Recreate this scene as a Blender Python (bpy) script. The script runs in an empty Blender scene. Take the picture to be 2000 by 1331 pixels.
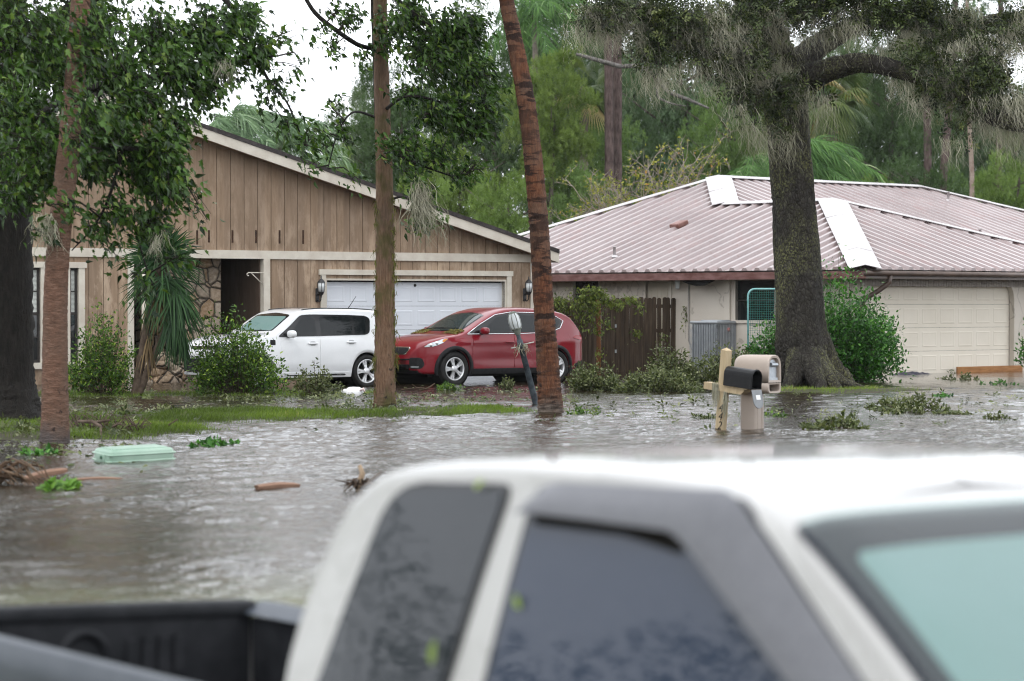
import bpy, math, random
import numpy as np
from mathutils import Vector, Matrix
random.seed(11)
rng = np.random.default_rng(11)
R = math.radians
scene = bpy.context.scene
col = scene.collection

# ------------------------------------------------------------------ camera
CAM_H = 1.62
FPX = 5200.0                      # focal length in pixels of the 2000 px wide frame
PITCH = math.atan(68.5 / FPX)
cd = bpy.data.cameras.new('camera')
cam = bpy.data.objects.new('camera', cd)
col.objects.link(cam)
cam.location = (0, 0, CAM_H)
cam.rotation_euler = (math.pi / 2 - PITCH, 0, 0)
cd.sensor_width = 36
cd.lens = 36 * FPX / 2000
cd.clip_start = 0.1
cd.clip_end = 2000
cd.dof.use_dof = True
cd.dof.focus_distance = 46
cd.dof.aperture_fstop = 2.25
scene.camera = cam

# ------------------------------------------------------------------ light
SUN_EL, SUN_AZ = R(58), R(205)    # azimuth clockwise from +Y: behind the camera, to the left
w = bpy.data.worlds.new('World')
scene.world = w
w.use_nodes = True
nt = w.node_tree
bg = nt.nodes['Background']
sky = nt.nodes.new('ShaderNodeTexSky')
sky.sky_type = 'NISHITA'
sky.sun_disc = False
sky.sun_elevation = SUN_EL
sky.sun_rotation = SUN_AZ
sky.air_density = 1.0
sky.dust_density = 4.0
hs = nt.nodes.new('ShaderNodeHueSaturation')
hs.inputs['Saturation'].default_value = 0.22
hs.inputs['Value'].default_value = 1.0
nt.links.new(sky.outputs[0], hs.inputs['Color'])
cloud = nt.nodes.new('ShaderNodeMix')          # an even overcast veils most of the clear sky
cloud.data_type = 'RGBA'
cloud.inputs[0].default_value = 0.8
cloud.inputs[7].default_value = (11.0, 11.4, 12.0, 1)
nt.links.new(hs.outputs[0], cloud.inputs[6])
nt.links.new(cloud.outputs[2], bg.inputs[0])
bg.inputs[1].default_value = 0.15
ld = bpy.data.lights.new('sun', 'SUN')
ld.energy = 0.5
ld.angle = R(25)
ld.color = (1, 0.97, 0.92)
sun = bpy.data.objects.new('sun', ld)
col.objects.link(sun)
sdir = Vector((math.sin(SUN_AZ) * math.cos(SUN_EL), math.cos(SUN_AZ) * math.cos(SUN_EL), math.sin(SUN_EL)))
sun.rotation_euler = (-sdir).to_track_quat('-Z', 'Y').to_euler()
scene.view_settings.view_transform = 'Standard'
scene.view_settings.look = 'None'
scene.view_settings.exposure = 0.5
scene.view_settings.gamma = 1
scene.cycles.use_denoising = True
scene.cycles.filter_width = 1.1
scene.cycles.max_bounces = 6
scene.cycles.diffuse_bounces = 3
scene.cycles.glossy_bounces = 3
scene.cycles.transmission_bounces = 4
scene.cycles.transparent_max_bounces = 12
scene.cycles.caustics_reflective = False
scene.cycles.caustics_refractive = False

# ------------------------------------------------------------------ picture geometry -> world
_F = Vector((0, math.cos(PITCH), -math.sin(PITCH)))
_U = Vector((0, math.sin(PITCH), math.cos(PITCH)))
_R = Vector((1, 0, 0))
_C = Vector((0, 0, CAM_H))
def ray(px, py):
    return _F + _R * ((px - 1000) / FPX) + _U * (-(py - 665.5) / FPX)
def at(px, py, Y):
    d = ray(px, py)
    return _C + d * (Y / d.y)
def wat(px, py, z=0.0):
    d = ray(px, py)
    return _C + d * ((z - CAM_H) / d.z)
def ppm(Y):
    return FPX / Y

# ------------------------------------------------------------------ objects
def thing(name, label, cat, loc=(0, 0, 0), rz=0.0, group=None, M=None):
    o = bpy.data.objects.new(name, None)
    o.empty_display_size = 0.2
    col.objects.link(o)
    if M is not None:
        o.matrix_basis = M
    else:
        o.location = loc
        o.rotation_euler = (0, 0, rz)
    tag(o, label, cat, group)
    return o
def tag(o, label, cat, group=None):
    o['label'] = label
    o['category'] = cat
    if group:
        o['group'] = group
    return o
def basis(o):
    M = Matrix.LocRotScale(o.location, o.rotation_euler.to_quaternion(), o.scale)
    return basis(o.parent) @ M if o.parent else M
def copy_tree(o, parent=None):
    c = o.copy()
    col.objects.link(c)
    c.parent = parent
    for ch in [x for x in bpy.data.objects if x.parent == o]:
        copy_tree(ch, c)
    return c

def np_mesh(name, V, loops, sizes, smooth=False, tint=None, mats=(), mi=None):
    me = bpy.data.meshes.new(name)
    V = np.asarray(V, dtype=np.float32).reshape(-1, 3)
    loops = np.asarray(loops, dtype=np.int32).ravel()
    sizes = np.asarray(sizes, dtype=np.int32).ravel()
    me.vertices.add(len(V))
    me.vertices.foreach_set('co', V.ravel())
    me.loops.add(len(loops))
    me.loops.foreach_set('vertex_index', loops)
    me.polygons.add(len(sizes))
    starts = np.concatenate(([0], np.cumsum(sizes)[:-1])).astype(np.int32) if len(sizes) else sizes
    me.polygons.foreach_set('loop_start', starts)
    me.polygons.foreach_set('loop_total', sizes)
    if smooth:
        me.polygons.foreach_set('use_smooth', np.ones(len(sizes), dtype=bool))
    if mi is not None:
        me.polygons.foreach_set('material_index', np.asarray(mi, dtype=np.int32))
    if tint is not None:
        a = me.attributes.new('tint', 'FLOAT', 'POINT')
        a.data.foreach_set('value', np.asarray(tint, dtype=np.float32))
    me.update(calc_edges=True)
    for m in mats:
        me.materials.append(m)
    return me

class MB:
    """collects shapes; build() links them as ONE mesh object"""
    def __init__(s):
        s.v = []; s.f = []; s.sm = []
    def add(s, vs, fs, smooth=False):
        b = len(s.v)
        s.v += [tuple(x) for x in vs]
        for f in fs:
            s.f.append([i + b for i in f]); s.sm.append(smooth)
        return s
    def box(s, c, size, M=None):
        x, y, z = [k / 2 for k in size]
        vs = [Vector((sx * x, sy * y, sz * z)) for sz in (-1, 1) for sy in (-1, 1) for sx in (-1, 1)]
        if M is not None:
            vs = [M @ q for q in vs]
        c = Vector(c)
        return s.add([q + c for q in vs], [(0, 2, 3, 1), (4, 5, 7, 6), (0, 1, 5, 4), (2, 6, 7, 3), (0, 4, 6, 2), (1, 3, 7, 5)])
    def span(s, a, b):
        return s.box([(p + q) / 2 for p, q in zip(a, b)], [abs(q - p) for p, q in zip(a, b)])
    def bbox(s, c, size, bev, M=None, seg=3):
        """box with all edges rounded: a superellipsoid-like lattice"""
        hx, hy, hz = [k / 2 for k in size]
        bev = min(bev, hx, hy, hz)
        def axis(h):
            inner = [(-h + bev) , (h - bev)]
            a = [-(math.cos(math.pi / 2 * i / seg)) for i in range(seg + 1)]
            return [(inner[0], k) for k in a] + [(inner[1], -k) for k in reversed(a)]
        ax = [axis(h) for h in (hx, hy, hz)]
        n = len(ax[0])
        pts = {}; vs = []; fs = []
        def vid(i, j, k):
            key = (i, j, k)
            if key not in pts:
                p = Vector((ax[0][i][0], ax[1][j][0], ax[2][k][0]))
                d = Vector((ax[0][i][1], ax[1][j][1], ax[2][k][1]))
                d = d.normalized() * bev if d.length > 1e-6 else d
                q = p + d
                if M is not None:
                    q = M @ q
                pts[key] = len(vs); vs.append(q + Vector(c))
            return pts[key]
        m = n - 1
        for i in range(m):
            for j in range(m):
                fs.append((vid(i, j, 0), vid(i, j + 1, 0), vid(i + 1, j + 1, 0), vid(i + 1, j, 0)))
                fs.append((vid(i, j, m), vid(i + 1, j, m), vid(i + 1, j + 1, m), vid(i, j + 1, m)))
                fs.append((vid(i, 0, j), vid(i + 1, 0, j), vid(i + 1, 0, j + 1), vid(i, 0, j + 1)))
                fs.append((vid(i, m, j), vid(i, m, j + 1), vid(i + 1, m, j + 1), vid(i + 1, m, j)))
                fs.append((vid(0, i, j), vid(0, i, j + 1), vid(0, i + 1, j + 1), vid(0, i + 1, j)))
                fs.append((vid(m, i, j), vid(m, i + 1, j), vid(m, i + 1, j + 1), vid(m, i, j + 1)))
        return s.add(vs, fs, True)
    def prism(s, pts, ext):
        """polygon pts (3D) extruded by ext"""
        n = len(pts)
        e = Vector(ext)
        vs = [Vector(p) for p in pts] + [Vector(p) + e for p in pts]
        fs = [tuple(reversed(range(n))), tuple(range(n, 2 * n))] + [(i, (i + 1) % n, n + (i + 1) % n, n + i) for i in range(n)]
        return s.add(vs, fs)
    def tube(s, path, rad, n=8, smooth=True, cap=True, flat=1.0, jit=0.0):
        path = [Vector(p) for p in path]
        if not hasattr(rad, '__len__'):
            rad = [rad] * len(path)
        vs = []; fs = []
        up = Vector((0.13, 0.21, 0.97))
        side = None
        for i, p in enumerate(path):
            t = (path[min(i + 1, len(path) - 1)] - path[max(i - 1, 0)])
            t = t.normalized() if t.length > 1e-9 else Vector((0, 0, 1))
            if side is None:
                q = up if abs(t.dot(up)) < 0.9 else Vector((1, 0, 0))
                side = t.cross(q).normalized()
            else:
                side = (side - t * side.dot(t))
                side = side.normalized() if side.length > 1e-6 else t.orthogonal().normalized()
            b = t.cross(side)
            for k in range(n):
                a = 2 * math.pi * k / n
                r = rad[i] * (1 + (random.uniform(-jit, jit) if jit else 0))
                vs.append(p + side * (math.cos(a) * r) + b * (math.sin(a) * r * flat))
        for i in range(len(path) - 1):
            for k in range(n):
                a, b2 = i * n + k, i * n + (k + 1) % n
                fs.append((a, b2, b2 + n, a + n))
        if cap:
            fs.append(tuple(reversed(range(n))))
            fs.append(tuple(range((len(path) - 1) * n, len(path) * n)))
        return s.add(vs, fs, smooth)
    def lathe(s, prof, n=24, axis='z', c=(0, 0, 0), smooth=True, M=None):
        """prof: (radius, height) pairs about an axis"""
        vs = []; fs = []
        for r, h in prof:
            for k in range(n):
                a = 2 * math.pi * k / n
                u, v = r * math.cos(a), r * math.sin(a)
                p = Vector((u, v, h)) if axis == 'z' else Vector((u, h, v))
                vs.append((M @ p if M is not None else p) + Vector(c))
        for i in range(len(prof) - 1):
            for k in range(n):
                a, b = i * n + k, i * n + (k + 1) % n
                fs.append((a, b, b + n, a + n))
        return s.add(vs, fs, smooth)
    def grid(s, P, smooth=True, close=False):
        """P: rows of points"""
        m = len(P[0]); vs = [q for r in P for q in r]; fs = []
        for i in range(len(P) - 1):
            for j in range(m - (0 if close else 1)):
                a, b = i * m + j, i * m + (j + 1) % m
                fs.append((a, b, b + m, a + m))
        return s.add(vs, fs, smooth)
    def build(s, name, m, parent=None, world=False, kind=None):
        V = np.array([tuple(q) for q in s.v], dtype=np.float64).reshape(-1, 3)
        if world and parent is not None:
            Mi = np.array(basis(parent).inverted())
            V = V @ Mi[:3, :3].T + Mi[:3, 3]
        me = bpy.data.meshes.new(name)
        me.from_pydata([tuple(q) for q in V], [], s.f)
        me.polygons.foreach_set('use_smooth', np.array(s.sm, dtype=bool))
        me.update()
        o = bpy.data.objects.new(name, me)
        col.objects.link(o)
        if m is not None:
            me.materials.append(m)
        if parent is not None:
            o.parent = parent
        if kind:
            o['kind'] = kind
        return o

# leaf clouds ---------------------------------------------------------------
def leaf_template(kind):
    if kind == 'maple':           # palmate leaf with five pointed lobes, slightly cupped
        out = [(0.0, 0.0), (0.12, 0.16), (0.34, 0.24), (0.19, 0.36), (0.33, 0.74), (0.14, 0.64), (0.0, 1.15),
               (-0.14, 0.64), (-0.33, 0.74), (-0.19, 0.36), (-0.34, 0.24), (-0.12, 0.16)]
        V = [(x, y, 0.45 * abs(x) - 0.30 * y * y) for x, y in out] + [(0, 0.32, -0.04)]
        c = len(V) - 1
        F = [(i, (i + 1) % len(out), c) for i in range(len(out))]
    elif kind == 'oval':
        out = [(0, 0), (0.22, 0.3), (0.2, 0.65), (0, 1.0), (-0.2, 0.65), (-0.22, 0.3)]
        V = [(x, y, 0.25 * abs(x) - 0.12 * y * y) for x, y in out]
        F = [(0, 1, 2, 3), (0, 3, 4, 5)]
    elif kind == 'lance':         # pointed leaf folded along its midrib, tip curling down
        out = [(0, 0), (0.15, 0.16), (0.25, 0.42), (0.14, 0.75), (0, 1.15), (-0.14, 0.75), (-0.25, 0.42), (-0.15, 0.16)]
        V = [(x, y, 0.5 * abs(x) - 0.28 * y * y) for x, y in out] + [(0, .45, -.06)]
        F = [(i, (i + 1) % 8, 8) for i in range(8)]
    elif kind == 'spray':         # a twig end with five small leaves
        V = []; F = []
        for a, y0, l, z in ((0, .45, .6, .05), (.9, .25, .55, -.1), (-.9, .3, .55, .1), (1.6, .05, .5, .12), (-1.5, .0, .5, -.12)):
            ca, sa = math.cos(a), math.sin(a)
            b = len(V)
            for x, y in ((0, 0), (.21, .5), (0, 1), (-.21, .5)):
                V.append(((x * ca + y * sa) * l, y0 + (y * ca - x * sa) * l, z * y + 0.2 * abs(x)))
            F.append((b, b + 1, b + 2, b + 3))
    elif kind == 'blade':
        V = [(-.05, 0, 0), (.05, 0, 0), (.035, .55, .08), (-.035, .55, .08), (0, 1, .3)]
        F = [(0, 1, 2, 3), (3, 2, 4)]
    return np.array(V, dtype=np.float64), F
_T = {}
def leaf_cloud(kind, pos, dirs, nrm, size, tint=None):
    """returns (V, loops, sizes, tint) for many leaves"""
    if kind not in _T:
        _T[kind] = leaf_template(kind)
    tv, tf = _T[kind]
    pos = np.asarray(pos, float); n = len(pos)
    d = np.asarray(dirs, float); d = d / (np.linalg.norm(d, axis=1, keepdims=True) + 1e-9)
    nn = np.asarray(nrm, float)
    r = np.cross(d, nn); r /= (np.linalg.norm(r, axis=1, keepdims=True) + 1e-9)
    nn = np.cross(r, d)
    sz = np.broadcast_to(np.asarray(size, float), (n,))[:, None, None]
    V = pos[:, None, :] + sz * (tv[None, :, 0:1] * r[:, None, :] + tv[None, :, 1:2] * d[:, None, :] + tv[None, :, 2:3] * nn[:, None, :])
    k = len(tv)
    fl = np.concatenate([np.array(f) for f in tf]); fs = np.array([len(f) for f in tf])
    loops = (np.arange(n)[:, None] * k + fl[None, :]).ravel()
    sizes = np.tile(fs, n)
    if tint is None:
        tint = rng.random(n)
    return V.reshape(-1, 3), loops, sizes, np.repeat(tint, k)
def merge_clouds(cl):
    V = np.concatenate([c[0] for c in cl]); off = np.cumsum([0] + [len(c[0]) for c in cl])
    return (V, np.concatenate([c[1] + o for c, o in zip(cl, off)]), np.concatenate([c[2] for c in cl]), np.concatenate([c[3] for c in cl]))
def build_cloud(name, cloud, m, parent=None, world=True, kind=None):
    V, l, s, t = cloud
    if world and parent is not None:
        Mi = np.array(basis(parent).inverted())
        V = V @ Mi[:3, :3].T + Mi[:3, 3]
    o = bpy.data.objects.new(name, np_mesh(name, V, l, s, tint=t, mats=[m]))
    col.objects.link(o)
    o.parent = parent
    if kind:
        o['kind'] = kind
    return o
def unit(n):
    v = rng.normal(size=(n, 3))
    return v / np.linalg.norm(v, axis=1, keepdims=True)

# ------------------------------------------------------------------ materials
def lin(r, g, b):
    f = lambda c: (c / 255 / 12.92) if c <= 10 else ((c / 255 + 0.055) / 1.055) ** 2.4
    return (f(r), f(g), f(b), 1)
class NM:
    def __init__(s, name):
        s.m = bpy.data.materials.new(name)
        s.m.use_nodes = True
        s.t = s.m.node_tree
        s.p = s.t.nodes['Principled BSDF']
        s.out = s.t.nodes['Material Output']
    def n(s, kind, **kw):
        nd = s.t.nodes.new(kind)
        for k, v in kw.items():
            if k in nd.inputs.keys():
                nd.inputs[k].default_value = v
            else:
                setattr(nd, k, v)
        return nd
    def l(s, a, b):
        s.t.links.new(a, b)
    def coord(s, scale=(1, 1, 1), space='Object'):
        tc = s.n('ShaderNodeTexCoord')
        mp = s.n('ShaderNodeMapping')
        mp.inputs['Scale'].default_value = scale
        s.l(tc.outputs[space], mp.inputs['Vector'])
        return mp.outputs[0]
    def noise(s, vec, scale, detail=4, rough=0.6, dist=0.0):
        nd = s.n('ShaderNodeTexNoise')
        nd.inputs['Scale'].default_value = scale
        nd.inputs['Detail'].default_value = detail
        nd.inputs['Roughness'].default_value = rough
        nd.inputs['Distortion'].default_value = dist
        s.l(vec, nd.inputs['Vector'])
        return nd.outputs['Fac']
    def ramp(s, fac, stops):
        nd = s.n('ShaderNodeValToRGB')
        e = nd.color_ramp.elements
        while len(e) < len(stops):
            e.new(0.5)
        for k, (p, c) in zip(e, stops):
            k.position = p
            k.color = c if len(c) == 4 else (*c, 1)
        s.l(fac, nd.inputs[0])
        return nd.outputs[0]
    def mix(s, fac, a, b, mode='MIX'):
        nd = s.n('ShaderNodeMix', data_type='RGBA', blend_type=mode)
        for k, v in ((0, fac), (6, a), (7, b)):
            if isinstance(v, (int, float)):
                nd.inputs[k].default_value = v
            elif isinstance(v, (tuple, list)):
                nd.inputs[k].default_value = v if len(v) == 4 else (*v, 1)
            else:
                s.l(v, nd.inputs[k])
        return nd.outputs[2]
    def math(s, op, a, b=0.5):
        nd = s.n('ShaderNodeMath', operation=op)
        for k, v in ((0, a), (1, b)):
            if isinstance(v, (int, float)):
                nd.inputs[k].default_value = v
            else:
                s.l(v, nd.inputs[k])
        return nd.outputs[0]
    def bump(s, h, strength=0.3, dist=0.02):
        nd = s.n('ShaderNodeBump')
        nd.inputs['Strength'].default_value = strength
        nd.inputs['Distance'].default_value = dist
        s.l(h, nd.inputs['Height'])
        s.l(nd.outputs[0], s.p.inputs['Normal'])
        return nd
    def base(s, c):
        if isinstance(c, tuple):
            s.p.inputs['Base Color'].default_value = c if len(c) == 4 else (*c, 1)
        else:
            s.l(c, s.p.inputs['Base Color'])
        return s
    def set(s, rough=None, metal=None, spec=None, coat=None, coatr=None):
        if rough is not None and rough >= .5 and spec is None:
            spec = .14                    # rough, matt things: hardly any sheen
        for k, v in (('Roughness', rough), ('Metallic', metal), ('Specular IOR Level', spec), ('Coat Weight', coat), ('Coat Roughness', coatr)):
            if v is not None:
                s.p.inputs[k].default_value = v
        return s
def simple(name, c1, c2=None, scale=6, rough=0.5, bump=0.0, bscale=None, stretch=(1, 1, 1), metal=0, spec=None, bdist=0.01, lo=0.35, hi=0.65, coat=0):
    k = NM(name)
    vec = k.coord(stretch)
    if c2 is None:
        c2 = tuple(0.75 * x for x in c1[:3]) + (1,)
    f = k.noise(vec, scale)
    k.base(k.ramp(f, [(lo, c1), (hi, c2)]))
    k.set(rough=rough, metal=metal, spec=spec, coat=coat, coatr=0.05)
    if bump:
        k.bump(k.noise(vec, bscale or scale * 4), bump, bdist)
    return k.m
def leafmat(name, dark, light, rough=0.4, trans=0.25, spec=0.4, third=None):
    spec *= .55
    k = NM(name)
    a = k.n('ShaderNodeAttribute', attribute_name='tint')
    oi = k.n('ShaderNodeObjectInfo')
    stops = [(0.0, dark), (0.85, light)]
    if third:
        stops = [(0.0, dark), (0.88, light), (0.97, third)]
    c = k.ramp(a.outputs['Fac'], stops)
    c = k.mix(1.0, c, oi.outputs['Color'], 'MULTIPLY')
    k.base(c)
    k.set(rough=rough, spec=spec)
    if trans:
        tr = k.n('ShaderNodeBsdfTranslucent')
        c2 = k.mix(1.0, c, (1.25, 1.35, 0.6, 1), 'MULTIPLY')
        k.l(c2, tr.inputs[0])
        ms = k.n('ShaderNodeMixShader')
        ms.inputs[0].default_value = trans
        k.l(k.p.outputs[0], ms.inputs[1]); k.l(tr.outputs[0], ms.inputs[2])
        k.l(ms.outputs[0], k.out.inputs['Surface'])
    return k.m
# ------------------------------------------------------------------ ground, flood water, grass
HA = R(37)                                   # tan house: direction of its front wall
HA_P = at(810, 640, 60.0); HA_P.z = 0
HB = R(43.5)                                 # metal-roofed house
HB_C = at(1690, 640, 61.0); HB_C.z = 0

def poly_dist(X, Y, pts):
    d = np.full(X.shape, 1e9)
    for (ax, ay), (bx, by) in zip(pts[:-1], pts[1:]):
        L2 = (bx - ax) ** 2 + (by - ay) ** 2 + 1e-9
        t = np.clip(((X - ax) * (bx - ax) + (Y - ay) * (by - ay)) / L2, 0, 1)
        d = np.minimum(d, np.hypot(X - ax - t * (bx - ax), (Y - ay - t * (by - ay))))
    return d
def vnoise(X, Y, s, seed=0):
    X = X / s; Y = Y / s
    xi = np.floor(X).astype(np.int64); yi = np.floor(Y).astype(np.int64)
    fx = X - xi; fy = Y - yi
    fx = fx * fx * (3 - 2 * fx); fy = fy * fy * (3 - 2 * fy)
    def h(a, b):
        n = (a * 374761393 + b * 668265263 + seed * 982451653) & 0x7fffffff
        n = ((n ^ (n >> 13)) * 1274126177) & 0x7fffffff
        return ((n ^ (n >> 16)) & 0xffff) / 65535.0
    return (h(xi, yi) * (1 - fx) + h(xi + 1, yi) * fx) * (1 - fy) + (h(xi, yi + 1) * (1 - fx) + h(xi + 1, yi + 1) * fx) * fy
def W2(px, py):
    p = wat(px, py); return (p.x, p.y)
STRIP = [W2(*q) for q in ((-220, 842), (30, 838), (160, 832), (300, 818), (430, 815), (560, 811), (700, 808), (800, 805))]
STRIP_L = [W2(*q) for q in ((-260, 850), (0, 852), (110, 852), (230, 840))]
BACK = [W2(*q) for q in ((-100, 772), (150, 772), (330, 771), (480, 771), (600, 769))]
OAKM = [W2(*q) for q in ((1545, 764), (1620, 765), (1700, 762))]
def ground_h(X, Y):
    base = np.interp(Y, [0, 14, 20, 34, 44, 52, 58, 75, 400], [-.46, -.46, -.5, -.5, -.22, -.09, -.05, -.02, .05])
    h = base
    for pts, hw, top, dr in ((STRIP, 1.85, .045, .06), (STRIP_L, 1.3, .05, .06), (BACK, 1.5, .012, .03), (OAKM, 1.5, .03, .05)):
        h = np.maximum(h, top - dr * (poly_dist(X, Y, pts) / hw) ** 2)
    return h + (vnoise(X, Y, 0.55, 3) - .5) * .035 + (vnoise(X, Y, 1.7, 5) - .5) * .03

def axis_pts(segs):
    out = []
    for a, b, st in segs:
        out += list(np.arange(a, b, st))
    return np.array(out + [segs[-1][1]])
gx = axis_pts([(-140, -60, 20), (-60, -18, 3), (-18, 18, .22), (18, 60, 3), (60, 140, 20)])
gy = axis_pts([(-70, 0, 10), (0, 24, 2), (24, 60, .22), (60, 100, 2.5), (100, 180, 20)])
GX, GY = np.meshgrid(gx, gy)
GZ = ground_h(GX, GY)
def grid_loops(nr, nc):
    i, j = np.meshgrid(np.arange(nr - 1), np.arange(nc - 1), indexing='ij')
    a = (i * nc + j).ravel()
    return np.stack([a, a + 1, a + nc + 1, a + nc], 1).ravel(), np.full(len(a), 4)
k = NM('soil')
vec = k.coord()
k.base(k.ramp(k.noise(vec, 2.3, 6), [(.3, (.05, .055, .018)), (.55, (.035, .03, .018)), (.75, (.075, .06, .035))]))
k.set(rough=.75)
k.bump(k.noise(vec, 22), .6, .03)
lp, sz = grid_loops(*GX.shape)
g = bpy.data.objects.new('ground', np_mesh('ground', np.stack([GX, GY, GZ], -1), lp, sz, smooth=True, mats=[k.m]))
col.objects.link(g); g['kind'] = 'structure'

# water: wind chop in real waves near the camera, finer ripples in the normal
k = NM('flood_water')
vec = k.coord()
gr = k.n('ShaderNodeSeparateXYZ'); k.l(vec, gr.inputs[0])
edge = k.math('ADD', k.math('MULTIPLY', k.noise(vec, .35, 3), 5.0), gr.outputs['Y'])
lawn = k.ramp(k.math('DIVIDE', edge, 40.0), [(.40, (1, 1, 1)), (.46, (0, 0, 0))])
mud = k.ramp(k.noise(vec, .25, 3), [(.3, (.019, .0135, .0075)), (.7, (.031, .0225, .013))])
grassy = k.ramp(k.noise(k.coord((1, 3, 1)), 3.0, 4), [(.35, (.075, .068, .022)), (.7, (.095, .125, .022))])
k.base(k.mix(lawn, mud, grassy))
k.set(rough=.05, spec=.75)
k.p.inputs['IOR'].default_value = 1.33
def wave(sx, sy, sc, det, rz):
    tc = k.n('ShaderNodeTexCoord'); mp = k.n('ShaderNodeMapping')
    mp.inputs['Scale'].default_value = (sx, sy, 1)
    mp.inputs['Rotation'].default_value = (0, 0, rz)
    k.l(tc.outputs['Object'], mp.inputs['Vector'])
    return k.noise(mp.outputs[0], sc, det, .55, .4)
h = k.math('MULTIPLY', wave(1, 1.3, 22, 3, 0), .012)
amp = k.ramp(k.noise(vec, .18, 2), [(.32, (.62, .62, .62)), (.68, (1, 1, 1))])
calm = k.ramp(k.math('DIVIDE', gr.outputs['Y'], 100.0), [(.36, (1, 1, 1)), (.50, (.4, .4, .4))])
h = k.math('MULTIPLY', k.math('MULTIPLY', h, amp), calm)
b = k.bump(h, 1.0, 1.0)
wx = axis_pts([(-140, -40, 20), (-40, -14, 4), (-14, -8, .07), (-8, 8, .036), (8, 15, .07), (15, 40, 4), (40, 140, 20)])
wy = axis_pts([(-70, 0, 20), (0, 11, 2), (11, 30, .032), (30, 60, .055), (60, 80, 4), (80, 130, 10)])
WX, WY = np.meshgrid(wx, wy)
WZ = np.zeros_like(WX)
rw = np.random.default_rng(77)
for i in range(72):                            # wind chop: short-crested waves running to the right and forward
    lam = .10 * (11 ** (rw.random() ** 1.35))
    th_ = rw.normal(-1.15, .60)
    kx, ky = 2 * math.pi / lam * math.cos(th_), 2 * math.pi / lam * math.sin(th_)
    ph = rw.random(3) * 6.28; e1_, e2_ = rw.normal(0, 1.1 / (lam * 4), 2), rw.normal(0, 1.1 / (lam * 5), 2)
    pm = .5 + .5 * np.sin(e1_[0] * WX + e1_[1] * WY + ph[1]) * np.sin(e2_[0] * WX + e2_[1] * WY + ph[2])
    WZ += lam * .0056 * pm * np.sin(kx * WX + ky * WY + ph[0])
WZ *= (.28 + 1.35 * vnoise(WX, WY * 1.6, 4.2, 31)) * np.interp(WY, [11, 30, 40, 46, 60], [1.0, 1.05, 1.0, .5, .45])
WZ *= np.interp(np.abs(WX), [12.5, 14], [1, 0]) * np.interp(WY, [11, 11.6], [0, 1])
lp, sz = grid_loops(*WX.shape)
g = bpy.data.objects.new('flood_water', np_mesh('flood_water', np.stack([WX, WY, WZ], -1), lp, sz, smooth=True, mats=[k.m]))
col.objects.link(g); g['kind'] = 'structure'

M_GRASS = leafmat('grass_blade', (.040, .062, .012), (.165, .25, .032), .45, .3, third=(.34, .32, .12))
def scatter(n, x0, x1, y0, y1, lo):
    X = rng.uniform(x0, x1, n); Y = rng.uniform(y0, y1, n)
    Z = ground_h(X, Y)
    k = (Z + rng.normal(0, .014, n) > lo) & (vnoise(X, Y, .5, 12) * .4 + vnoise(X, Y * .4, 1.5, 13) * .7 + rng.normal(0, .10, n) > .43)
    return X[k], Y[k], Z[k]
cl = []
for n, x0, x1, y0, y1, lo, hgt in ((520000, -12, 3, 28, 46, .002, .076), (90000, -12, -1, 44, 52, .004, .07), (26000, 4, 9, 46, 56, .004, .06)):
    X, Y, Z = scatter(n, x0, x1, y0, y1, lo)
    if len(X) > 40000:
        X, Y, Z = X[:40000], Y[:40000], Z[:40000]
    m = len(X)
    d = np.stack([rng.normal(.25, .45, m), rng.normal(0, .45, m), np.ones(m)], 1)
    cl.append(leaf_cloud('blade', np.stack([X, Y, Z - .01], 1), d, rng.normal(size=(m, 3)), hgt * rng.uniform(.4, 1.1, m) * (.5 + 1.2 * vnoise(X, Y, .35, 21)), np.clip(vnoise(X, Y, 1.6, 9) * .85 - .15 + rng.random(m) * .4, 0, 1)))
g = build_cloud('grass', merge_clouds(cl), M_GRASS, kind='stuff')
# ------------------------------------------------------------------ tan wooden house
def siding_mat(name, c1, c2, worn, board_x=3.19):
    k = NM(name)
    v = k.coord((1, 1, 1))
    vs = k.coord((5, 5, .7))
    c = k.ramp(k.noise(vs, 2.2, 6), [(.3, c1), (.7, c2)])
    wear = k.ramp(k.noise(k.coord((2.4, 2.4, .8)), 1.3, 6, .7), [(.48, (0, 0, 0)), (.62, (1, 1, 1))])
    gz = k.n('ShaderNodeSeparateXYZ'); k.l(v, gz.inputs[0])
    low = k.ramp(k.math('DIVIDE', gz.outputs['Z'], 6.0), [(.40, (.85, .85, .85)), (.62, (.30, .30, .30))])
    c = k.mix(k.math('MULTIPLY', wear, low), c, worn)
    spots = k.ramp(k.noise(k.coord((3, 3, 1.2)), 9, 3), [(.70, (0, 0, 0)), (.76, (1, 1, 1))])
    c = k.mix(k.math('MULTIPLY', spots, .6), c, (.06, .04, .03))
    gx = k.n('ShaderNodeSeparateXYZ'); k.l(v, gx.inputs[0])
    wn = k.n('ShaderNodeTexWhiteNoise', noise_dimensions='1D'); k.l(k.math('FLOOR', k.math('DIVIDE', k.math('SUBTRACT', gx.outputs['X'], board_x), .34)), wn.inputs['W'])
    c = k.mix(1.0, c, k.ramp(wn.outputs['Value'], [(0, (.90, .90, .91)), (1, (1.06, 1.05, 1.03))]), 'MULTIPLY')
    drip = k.ramp(k.noise(k.coord((7, 7, .35)), 1.6, 5, .7), [(.56, (0, 0, 0)), (.72, (1, 1, 1))])
    c = k.mix(k.math('MULTIPLY', drip, .26), c, tuple(.42 * x for x in c1))
    k.base(c).set(rough=.7)
    k.bump(k.noise(k.coord((9, 9, .6)), 6, 5), .35, .006)
    return k.m
M_SIDING = siding_mat('tan_siding', (.215, .150, .100), (.295, .212, .146), (.45, .345, .25))
M_DSIDE = siding_mat('brown_siding', (.075, .052, .038), (.10, .07, .05), (.12, .09, .07))
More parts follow.
